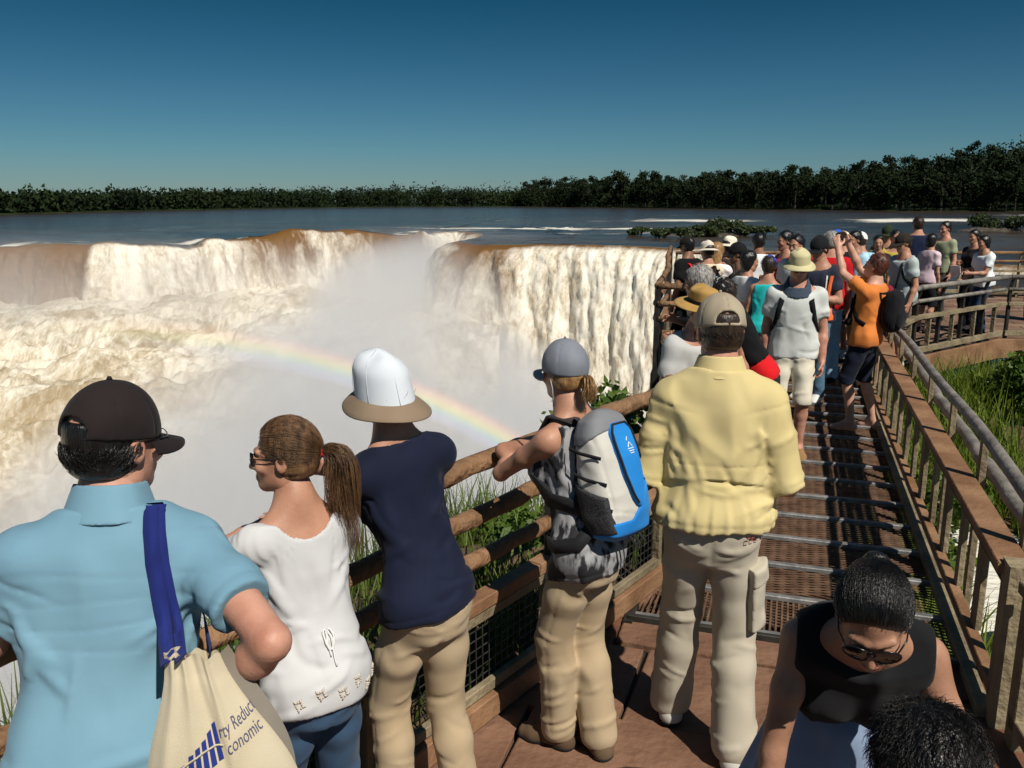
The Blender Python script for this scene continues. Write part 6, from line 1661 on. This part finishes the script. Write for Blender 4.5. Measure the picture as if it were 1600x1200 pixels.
# ---- man in the yellow shirt walking away
def yellow_man():
    p = Person('man in a yellow vented shirt and pale cargo trousers walking away in a khaki cap', (.735, 2.96), 12, 1.80, lean=3, head=(-14,10,0), skin='ruddy', bw=.91,
        armR={'e':(.27,-.10,-1),'f':(-.2,.9,.25)}, armL={'e':(.24,-.08,-1),'f':(-.3,.9,.15)}, res=.011, hres=.005, fine_hands=True, legs=((-.12,.20,0),(.12,-.06,4)))
    p.build_body(eyes=False)
    YE = cloth('yellow_poplin',(.60,.485,.22),(.68,.56,.28), scale=2.5, bump=.2, bscale=500, rough=.75, trans=.06)
    def ex(s, P, L, d):
        k = s.k; th = np.arctan2(L[...,0], -L[...,1]); z = L[...,2]/k; lat = np.abs(L[...,0]) < .20*k
        bk = (L[...,1] < .02*k)*smooth01((.185*k-np.abs(L[...,0]))/(.03*k))
        d = d-.013*smooth01((z-(.152+.012*np.cos(th*2)))/.006)*bk*np.exp(-((z-.16)/.14)**2)*(np.abs(th) < 1.35)           # the cape over the back vent ends in a step
        d = d+.0028*np.exp(-((z-.215)/.0035)**2)*bk                                             # stitch line
        z = z+0*th; g = np.sin(th*21+2.5*vnoise(L*7)+z*4)+.5*np.sin(th*37+5*vnoise(L*5)); d = d-.0026*g*np.exp(-((z-.02)/.075)**2)         # gathers bloused over the waist
        d = d-.012*np.exp(-((z-.035)/.06)**2)
        return d
    p.top(YE, 'elbow', hem=-.015, ease=.016, sl_ease=.018, fold=.0075, n_fold=36, drape=.017, res=.0075, up_clip=.54, front_drop=.04, extra=ex)
    k = p.k
    def collar(P):
        L = p.tl(P); z = L[...,2]; r = np.hypot(L[...,0], L[...,1]+.010*k); d = np.abs(r-(.096*k-.34*(z-.505*k)))-.005
        return smax(smax(d, z-(.575*k-.06*np.clip(L[...,1]/.08,-.2,1)), .003), (.505*k-.02*np.clip(L[...,1]/.08,-.3,1))-z, .003)
    lo, hi = p.bounds([p.neckb], .16); p.part('collar', collar, lo, hi, .0045, YE)
    p.bottom(KHAKI2, res=.008, ease=(.010,.024,.046), waist=.07, fold=.009)
    # cargo pocket on the right thigh, a back pocket stitch mark
    H_, K_, An, fd = p.leg[1]; d = unit(K_-H_); r_ = unit(np.cross(d,(0,1,0))); r_ = r_ if r_[0] > 0 else -r_; b_ = np.cross(r_, d)
    def pocket(P, z0=.36, z1=.92, g=.030):
        a = p.leg_sdf(P, 1, (.014*k+g*.8,.030*k+g,.05)); t = ((P-H_.astype(np.float32))@d.astype(np.float32))/np.linalg.norm(K_-H_); an = np.arctan2((P-H_.astype(np.float32))@b_.astype(np.float32), (P-H_.astype(np.float32))@r_.astype(np.float32))
        a = a-.006*(vnoise(P*24)-.5)*2; return smax(a, np.maximum(np.maximum(z0-t, t-z1)*.4, (np.abs(an-(-.35 if b_[1] > 0 else .35))-.62)*.09), .008)
    lo, hi = p.bounds([H_,K_], .18); pk = p.part('cargo_pocket', pocket, lo, hi, .007, KHAKI2)
    p.part('pocket_flap', lambda P: pocket(P, .34, .50, .036), lo, hi, .006, KHAKI2)
    mb = MB(); rd = cloth('red_thread',(.45,.10,.07))
    for q in range(3):
        a0 = 140-q*7; mb.tube([p.tp(a0,-.03,.030), p.tp(a0-4,-.03,.030)], .0016, 5); mb.tube([p.tp(a0,-.03,.030), p.tp(a0,-.043,.031), p.tp(a0-4,-.043,.031)], .0014, 5)
    mb.build('stitched_mark', rd, p.obj)
    p.shoes(cloth('pale_trainer',(.45,.43,.40)), res=.007, sole=cloth('rubber_sole',(.012,.012,.012)))
    p.hair_shell(HAIR['dark'], thick=.006, zmax=.06); p.tufts(HAIR['dark'], 900, .024, .0009, zmax=-.005, low=-.075, lift=.12)
    p.cap(cloth('khaki_twill',(.33,.27,.19),(.39,.33,.235)), thick=.015, zb=.008, tilt=.06, visor_len=.07)
    return p
yellow_man()

# ---- woman bending over in the lower right corner, and the head in front of her
def bending():
    p = Person('tanned woman with black tied hair and sunglasses bending forward in a black tank top', (.87, 2.0), 198, 1.62, fem=True, lean=52, head=(4,33,2), skin='olive', bw=.88, neck_fwd=.03,
        armR={'e':(.16,.25,-1),'f':(.02,.25,-1)}, armL={'e':(.36,.30,-1),'f':(-.10,.45,-1)}, res=.010, hres=.0042, fine_hands=True, hip=(0,-.05))
    p.build_body(eyes=False)
    p.top(cloth('black_jersey',(.008,.008,.009),(.014,.014,.016), rough=.85), 'none', hem=-.06, ease=.021, fold=.004, n_fold=20, res=.0075, up_clip=.50, front_drop=.03, armhole=.034, neck=[((0,.05,.535),(.062,.085,.075))])
    p.bottom(cloth('pale_blue_skirt',(.16,.22,.34),(.24,.31,.44), scale=5), 'skirt', res=.011, waist=.06, hem=.42)
    H = HAIR['black']; tie = (0,-.115,.05)
    p.hair_shell(H, thick=.011, style='pony', tie=tie, noise=.0012, res=.005); p.comb(H, tie, 3000, .00045, .0118)
    bun = p.part('hair_bun', lambda P: (lambda L: (ell(L,(0,-.125,.045),(.034,.026,.034))-.004*(vnoise(L*90)-.5))*p.hk)(p.hl(P)), p.hc-.2, p.hc+.2, .005, H); bun.parent = p.hairobj
    p.glasses(big=1.3)
    mb = MB(); mb.tube([p.hw((-.023,.087,-.071)), p.hw((-.008,.0945,-.0705)), p.hw((.008,.0945,-.0705)), p.hw((.023,.087,-.071))], [.002,.006,.006,.002], 7); mb.build('lips', M('lips',(.33,.10,.085),rough=.45), p.obj, True)
    p.shoes(cloth('dark_shoe',(.02,.016,.013)))
bending()
def boy():
    p = Person('person with thick wavy black hair seen from above at the lower right corner', (.585, 1.03), 18, 1.40, lean=8, head=(-6,10,0), skin='olive', bw=1.05, armR={'e':(.35,.3,-1),'f':(-.1,.8,-.3)}, armL={'e':(.15,.4,-1),'f':(-.1,.8,-.3)}, res=.011, hres=.005)
    p.build_body(eyes=False)
    p.top(cloth('charcoal_cotton',(.028,.028,.034),(.045,.045,.052)), 'short', ease=.018, fold=.005, res=.009, up_clip=.52)
    p.bottom(cloth('dark_shorts',(.03,.03,.035)), 'shorts'); p.shoes(cloth('dark_shoe',(.02,.016,.013)))
    p.hair_shell(HAIR['black'], thick=.020, noise=.006); p.tufts(HAIR['black'], 4200, .045, .0008, lift=.30, curl=.006, low=-.075)
boy()

# ================================================================== the crowd farther along the walkway
GRP = 'visitors crowding the walkway'
_cl = {}
def C(c):
    if c not in _cl: _cl[c] = cloth('cloth_'+str(len(_cl)), rgb(c), fold=None) if False else cloth('cloth_'+str(len(_cl)), rgb(c), bump=.2, bscale=300)
    return _cl[c]
UP, DN = {'e':(.10,.55,.8),'f':(-.15,.6,.9)}, {'e':(.16,-.08,-1),'f':(.02,.28,-1)}
RAIL = {'e':(.15,.65,-.75),'f':(-.55,.75,.1)}; HOLD = {'e':(.2,-.02,-1),'f':(-.45,.85,.25)}; FACE = {'e':(.15,.6,-.6),'f':(-.55,.35,.85)}; HIP = {'e':(.55,-.35,-.8),'f':(-.75,.5,-.3)}
def crowd(label, px, py, h, az, top, bot, hair='black', hat=None, fem=False, lean=4, head=(0,6,0), aR=DN, aL=DN, style='short', skin='tan', bw=.92, Y=None, res=.0165, hres=.0105, shoes='2a2422', glasses=None, legs=None, side=0, loc=None, z0=0):
    if loc is None:
        g = at(px, py, h-.01) if Y is None else atY(px, py, Y)
        f = .66*h/1.75*math.sin(R(lean)); loc = (g[0]-f*math.sin(R(az)), g[1]-f*math.cos(R(az)))
    p = Person(label, loc, az, h, fem=fem, lean=lean, side=side, head=head, armR=aR, armL=aL, skin=skin, bw=bw, res=res, hres=hres, group=GRP, legs=legs or ((-.09,.03,-8),(.11,-.04,10)))
    p.build_body(eyes=False if glasses else True)
    tc, sl = top; kw = {}
    if sl in ('none',): kw = dict(armhole=.07, neck=[((0,.02,.49),(.085,.09,.08))])
    p.top(C(tc) if isinstance(tc,str) else tc, sl, hem=-.09 if not fem else -.07, ease=.016, fold=.006, n_fold=16, up_clip=.50 if sl != 'none' else .47, **kw)
    if bot: p.bottom(C(bot[1]) if isinstance(bot[1],str) else bot[1], bot[0], fold=.009, waist=.06)
    if shoes: p.shoes(C(shoes))
    if hair:
        p.hair_shell(HAIR[hair], thick=.013, style=style, noise=.004)
        if not hat: p.tufts(HAIR[hair], 160, .035, .0022, lift=.3)
    if hat:
        kind, c = hat[0], hat[1]
        if kind == 'cap': p.cap(C(c), opening=False, thick=.018, zb=.012, yaw=hat[2] if len(hat) > 2 else 0)
        elif kind == 'bucket': p.brim_hat(C(c), crown_h=.115, crown_r=(.092,.110), brim=.045, droop=.75, z0=.028, taper=.86, flat=.6)
        elif kind == 'straw': p.brim_hat(C(c), crown_h=.115, crown_r=(.090,.110), brim=.085, droop=.18, z0=.035, taper=.92, flat=.65, band=C('2b2320'), top_sag=.006)
        elif kind == 'wide': p.brim_hat(C(c), crown_h=.115, crown_r=(.092,.110), brim=.065, droop=.45, z0=.03, taper=.85, flat=.55)
    if glasses: p.glasses(glasses == 'dark')
    return p
def body_bag(p, label, mat, c, r, cat='backpack', name='backpack', strap=True):
    """small pack or bag carried against the torso: centre c and half sizes r in torso units"""
    k = p.k; root = empty(name, (0,0,0)); root.location = p.loc; root.rotation_euler = (0,0,p.rz); tag(root, label, cat)
    c = np.array(c); r = np.array(r)
    def fn(P):
        L = p.tl(P)/k-c; q = (np.abs(L/r)**3).sum(-1)**(1/3); return (q-1)*r.min()*k-.006*(vnoise(P*16)-.5)
    ctr = p.to_world_t(c*k); V,F = surface_nets(fn, ctr-.42, ctr+.42, .014); link_mesh('bag_body', V, F, mat, root)
    def pk(P):
        L = p.tl(P)/k-c; s = np.sign(c[1]) if abs(c[1]) > .1 else 1; L = L-np.array((0,s*r[1]*.75,-r[2]*.3),np.float32); q = (np.abs(L/(r*np.array((.72,.5,.5))))**3).sum(-1)**(1/3); return (q-1)*r.min()*.5*k
    V,F = surface_nets(pk, ctr-.42, ctr+.42, .014); link_mesh('pocket', V, F, mat, root)
    if strap:
        m = MB()
        for sg in ((1,-1) if strap == True else (strap,)):
            s_ = np.sign(c[1])
            pts = [p.to_world_t((c+np.array((sg*.07,0,r[2]*.9)))*k), p.surf(sg*150 if s_ < 0 else sg*35,.42,.008), p.to_world_t((sg*.10*k,-.005*k,.50*k)), p.surf(sg*36,.38,.008), p.surf(sg*42,.32,.008), p.surf(sg*52,.24,.008), p.surf(sg*75,.16,.008), p.surf(sg*105,.12,.008)]
            ribbon(m, pts, .04, [tuple(-p.A[:,1]),tuple(p.A[:,2]-p.A[:,1]),tuple(p.A[:,2]),tuple(p.A[:,1]+p.A[:,2]),tuple(p.A[:,1]),tuple(p.A[:,1]),tuple(p.A[:,0]*sg),tuple(p.A[:,0]*sg)], .006)
        m.build('strap', mat, root, True)
    return root
def camera_prop(p, label, sg=1, both=False):
    k = p.k; W_ = p.arm[sg][2]+p.arm[sg][3]*.11*k
    if both: W_ = (W_+p.arm[-sg][2]+p.arm[-sg][3]*.11*k)/2
    f = unit(p.HA[:,1]); r = unit(np.cross(f,(0,0,1))); u = np.cross(r,f); root = empty('camera', (0,0,0)); root.location = p.loc; root.rotation_euler = (0,0,p.rz); tag(root, label, 'camera')
    m = MB(); m.frame_box(W_, r*.05, u*.03, f*.014, .006); m.build('camera_body', M('camera_plastic',(.015,.015,.016),rough=.35), root)
    m = MB(); m.tube([W_+f*.014, W_+f*.035], [.021,.018], 12); m.build('lens', M('camera_metal',(.10,.10,.105),rough=.3,metal=.6), root, True)

# --- leaning on the left railing, just beyond the yellow shirt
crowd('man in a yellow straw hat resting his chin on his fist', 0,0,1.66, 150, ('b4b4b2','short'), ('trousers','4a4238'), hair='dark', hat=('straw','a8844a'), lean=16, head=(10,10,0), aR=HOLD, aL={'e':(.1,.75,-.55),'f':(-.55,.25,.8)}, loc=(1.01,5.0), bw=.84, res=.013, hres=.007, skin='ruddy')
crowd('grey curly haired person standing behind the straw hat', 0,0,1.69, -60, ('3a3230','short'), ('trousers','3a3a40'), hair='grey', lean=14, aR=HOLD, aL=HOLD, loc=(1.47,6.1), res=.013, hres=.007, style='bob')
BAND = M('black_bandana',(.006,.006,.007),(.30,.30,.28),scale=28,detail=1,rough=.8,contrast=(.60,.64))
p = crowd('woman in a red top and black cardigan with a dark patterned headscarf', 0,0,1.66, -72, ('c4161c','none'), ('trousers','26262c'), hair='dark', fem=True, lean=30, head=(8,18,0), aR={'e':(.25,.75,-.2),'f':(-.5,.75,.25)}, aL=RAIL, loc=(1.80,6.05), res=.013, hres=.007, style='pony', skin='tan')
p.cap(BAND, opening=False, visor=False, button=False, thick=.016, zb=.0, tilt=.22)
p.top(C('0c0c0e'), 'none', hem=.10, ease=.028, fold=.004, n_fold=10, up_clip=.50, neck=[((0,.10,.36),(.11,.11,.30))], armhole=.055, name='cardigan')
p = crowd('stout man in a grey polo shirt and pale yellow bucket hat facing the camera', 1250,391,1.74, 196, ('c3c6c2','short'), ('shorts','cfc8b6'), hair='dark', hat=('bucket','bdb48c'), lean=1, head=(-4,16,0), skin='ruddy', bw=.98, glasses='dark', res=.012, hres=.007, shoes='8a6a48', Y=6.95, aR={'e':(.16,-.08,-1),'f':(-.05,.1,-1)})
k = p.k
p.part('collar', lambda P: (lambda L: smax(smax(np.abs(np.hypot(L[...,0],L[...,1]+.01)-(.105-.45*(L[...,2]-.49*k)))-.008, L[...,2]-(.565*k-.07*np.clip(L[...,1]/.08,-.2,1)), .003), (.475*k-.05*np.clip(L[...,1]/.08,-.3,1.2))-L[...,2], .003))(p.tl(P)), p.neckb-.17, p.neckb+.17, .009, C('3b4654'))
body_bag(p, 'dark daypack whose black straps cross the grey polo shirt', C('15171b'), (0,-.22,.28), (.13,.08,.19))
p = crowd('man in a navy and orange shirt with dark cap and sunglasses looking down', 1283,366,1.77, 222, ('2b3040','short'), ('trousers','4d6a80'), hair='black', hat=('cap','15161a'), lean=2, head=(12,10,0), skin='tan', aL={'e':(.2,.0,-1),'f':(-.6,.8,.15)}, aR=DN, glasses='dark', Y=9.0, shoes='c8c8c4', res=.013, hres=.008)
p.part('shirt_panel', lambda P: (lambda L: smax(p_top(P,L), np.abs(np.arctan2(L[...,0],L[...,1])+.95)*.12-.022, .004))(p.tl(P)), p.hipc-.32, p.neckb+.25, .013, C('e06a34')) if False else None
def side_panel(p, mat, th, w):
    s = MB(); pts = [p.surf(th, z, .004) for z in np.linspace(-.06,.40,9)]; ribbon(s, pts, w, [tuple(q-p.to_world_t((0,0,z*p.k))) for q,z in zip(pts,np.linspace(-.06,.40,9))], .003); s.build('shirt_panel', mat, p.shirt, True)
side_panel(p, C('e8703a'), -62, .075); side_panel(p, C('d8d4cc'), -44, .018)
p = crowd('grey haired man in a red shirt seen from behind', 1300,360,1.79, 14, ('b4151d','short'), ('trousers','8fb3cc'), hair='grey', lean=1, skin='ruddy', Y=10.0, shoes='1c1c20', bw=1.0, res=.014, hres=.009)
body_bag(p, 'dark green shoulder bag slung across the red shirt', C('1e241f'), (-.02,-.19,.03), (.11,.05,.09), 'shoulder bag', 'shoulder_bag', 1)
crowd('bearded man in a bright blue cap facing left', 1309,356,1.76, 238, ('15161c','short'), ('trousers','20242c'), hair='dark', hat=('cap','2c52b0'), lean=2, Y=11.2, skin='ruddy', glasses='dark')
crowd('person in a cream cap between the blue cap and the light blue shirt', 1320,361,1.70, 40, ('a89f90','short'), ('shorts','33353a'), hair='dark', hat=('cap','ddd6bd'), Y=12.2)
crowd('dark haired man in a light blue shirt and black shorts looking left', 1337,356,1.74, 246, ('a9cfe6','short'), ('shorts','1d1d21'), hair='black', lean=3, Y=11.6, aL=HOLD, shoes='c9c4ba', skin='olive')
crowd('person in a white cap and sky blue tee walking away', 1347,362,1.68, 28, ('9fc6dd','short'), ('shorts','22262e'), hair='dark', hat=('cap','e6e4d8'), Y=12.6)
# --- the photographer in orange
p = crowd('young man in an orange tee holding a camera up with both arms', 0,0,1.67, -48, ('cf7a3a','short'), ('shorts','161c2c'), hair='auburn', lean=-3, head=(0,-10,0), aR={'e':(-.05,.62,.62),'f':(-.22,.45,1)}, aL={'e':(-.02,.72,.50),'f':(-.22,.35,1)}, loc=(3.26,7.78), res=.012, hres=.007, shoes=None, skin='fair', legs=((-.10,.04,-10),(.11,-.10,12)))
camera_prop(p, 'small silver and black camera held high above the orange tee', 1, True)
sd = MB(); 
body_bag(p, 'black backpack on the back of the orange tee', C('121318'), (.02,-.21,.26), (.13,.085,.20))
# --- farther back along the left edge
p = crowd('person in a black tee and black cap at the left platform edge', 1074,366,1.70, -38, ('0f0f11','short'), ('trousers','1b1b20'), hair='black', hat=('cap','1a1712'), lean=6, Y=10.9, aR={'e':(.16,.2,-1),'f':(.0,.7,-.5)}, skin='brown')
body_bag(p, 'bright red shoulder bag hanging behind the black tee', C('d51a24'), (.10,-.19,.08), (.10,.05,.12), 'shoulder bag', 'shoulder_bag', 1)
p = crowd('woman in a tan sun hat and beige tee holding a camera', 1106,364,1.67, -18, ('cfc4ac','short'), ('trousers','4b453c'), hair='dark', hat=('wide','cfc6b6'), fem=True, lean=8, Y=10.2, aR=FACE, aL=RAIL)
crowd('blond woman in a white and pink top with raised forearms', 1122,372,1.64, 30, ('e9dfe0','cap'), ('trousers','3b3d48'), hair='blond', fem=True, lean=5, Y=10.6, aR=FACE, aL=FACE, style='long')
crowd('person in a pale sun hat behind the black cap', 1141,372,1.68, 60, ('40383a','short'), ('trousers','2a2a30'), hair='dark', hat=('wide','d8d2c0'), Y=11.0)
p = crowd('man in a black cap leaning on his elbows with a white wristband', 1152,376,1.68, -78, ('23201f','short'), ('trousers','202228'), hair='black', hat=('cap','121214'), lean=14, Y=9.7, aR=FACE, aL=RAIL, skin='brown')
w_ = MB(); A_, B_ = p.arm[1][1], p.arm[1][2]; w_.tube([A_+(B_-A_)*.80, A_+(B_-A_)*.92], .036, 10); w_.build('wristband', C('f0f0ee'), p.obj, True)
p = crowd('smiling dark haired woman in a pink top and white shawl looking right', 1172,385,1.63, 62, ('d9a3ae','short'), ('trousers','2f2f3a'), hair='black', fem=True, lean=4, head=(14,4,0), Y=8.9, style='bob', skin='tan', aR=HOLD)
p.top(C('dcdcda'), 'none', hem=.22, ease=.026, fold=.004, n_fold=10, up_clip=.50, armhole=.0, neck=[((.06,.10,.34),(.10,.14,.22))], name='shawl')
crowd('man in a white tee standing behind the smiling woman', 1186,372,1.72, 12, ('e8eaec','short'), ('trousers','30343c'), hair='black', Y=11.4, skin='brown')
p = crowd('woman in a teal top and blue bandana turned away', 1203,399,1.60, 24, ('22b5b4','none'), ('trousers','1b6a78'), hair='dark', fem=True, lean=6, Y=8.6, style='pony', skin='tan', aR=HOLD, aL=HOLD)
p.cap(C('2146a8'), opening=False, visor=False, button=False, thick=.014, zb=-.01, tilt=.12)
crowd('young man in a red polo shirt facing left near the left platform rail', 1229,358,1.77, 262, ('be1825','short'), ('trousers','26262c'), hair='black', lean=2, Y=10.7, aL=HOLD, aR=HOLD, skin='tan')
crowd('black haired person in a white shirt with a dark strap behind the bucket hat', 1246,361,1.74, 230, ('e3e2de','short'), ('trousers','2b2d33'), hair='black', lean=3, Y=10.2, skin='tan')
# --- on the platform behind the orange tee
p = crowd('man in a grey tee with a black camera bag at his hip', 1413,374,1.73, 256, ('aab4b4','short'), ('shorts','2a2c31'), hair='dark', lean=4, head=(8,14,0), Y=10.95, aL={'e':(.15,-.1,-1),'f':(.05,.35,-1)}, shoes='b9b1a4', glasses='dark', skin='tan', res=.014, hres=.009)
p.cap(C('2c2620'), opening=False, thick=.016, zb=.03)
body_bag(p, 'black camera bag at the hip of the grey tee', C('131417'), (-.05,.20,.02), (.13,.07,.10), 'camera bag', 'camera_bag', -1)
p = crowd('tall man in a navy shirt and trousers with his back turned', 1436,337,1.88, 8, ('16203a','short'), ('trousers','1d222c'), hair='dark', lean=1, Y=14.4, bw=1.06, skin='ruddy', res=.017)
crowd('woman in a pale pink top and black shorts beside the tall navy man', 1457,370,1.62, 60, ('cbb4bd','short'), ('shorts','131318'), hair='black', fem=True, Y=13.9, style='bob')
crowd('slim man in an olive tee facing left by himself near the far rail', 1479,346,1.78, 250, ('8e9478','short'), ('trousers','3d3a35'), hair='black', lean=0, Y=15.3, bw=.9, skin='ruddy')
crowd('man in a dark green cap and checked shirt behind the grey tee', 1388,350,1.76, 215, ('51564c','short'), ('trousers','2b2b2f'), hair='black', hat=('cap','25301f'), Y=13.6, aR=FACE)
crowd('dark haired woman in a black top left of the green cap', 1374,364,1.64, 200, ('1c1a1d','short'), ('trousers','2e2c33'), hair='black', fem=True, Y=12.9, style='long', aR=HOLD)
crowd('person in a yellow and black top with dark hair behind the grey tee', 1401,360,1.70, 190, ('a8933c','short'), ('trousers','20222a'), hair='black', Y=13.2, aL=HOLD)
crowd('dark haired child in a maroon tee just behind the orange tee', 1371,405,1.45, 20, ('7c1d2b','short'), ('shorts','26324a'), hair='dark', Y=9.6)
p = crowd('person in a white shirt and jeans against the curved railing at right', 1538,372,1.60, 262, ('dfe6e9','short'), ('trousers','2d4058'), hair='black', lean=8, Y=13.7, aL={'e':(.1,.35,-1),'f':(-.2,.9,.0)}, aR={'e':(.15,.1,-1),'f':(.0,.7,-.5)}, style='bob')
p = crowd('long haired woman in black holding a white and red leaflet', 1524,358,1.68, 250, ('17151a','short'), ('trousers','1c1c22'), hair='black', fem=True, Y=14.2, style='long', aL={'e':(.15,.35,-1),'f':(-.2,1,-.1)}, aR=HOLD)
lf_ = MB(); c = p.arm[-1][2]+p.arm[-1][3]*.15; lf_.frame_box(c, (.10,0,0), (0,.02,.085), (0,.003,-.001)); lo_ = lf_.build('leaflet', C('ece6e4')); lo_.location = p.loc; lo_.rotation_euler = (0,0,p.rz); tag(lo_, 'white and red leaflet held by the woman in black', 'leaflet')
rb = MB(); rb.frame_box(np.array(c)+np.array((.02,-.004,.02)), (.05,0,0), (0,.008,.03), (0,.004,-.001)); rb.build('red_print', C('c23a48'), lo_)
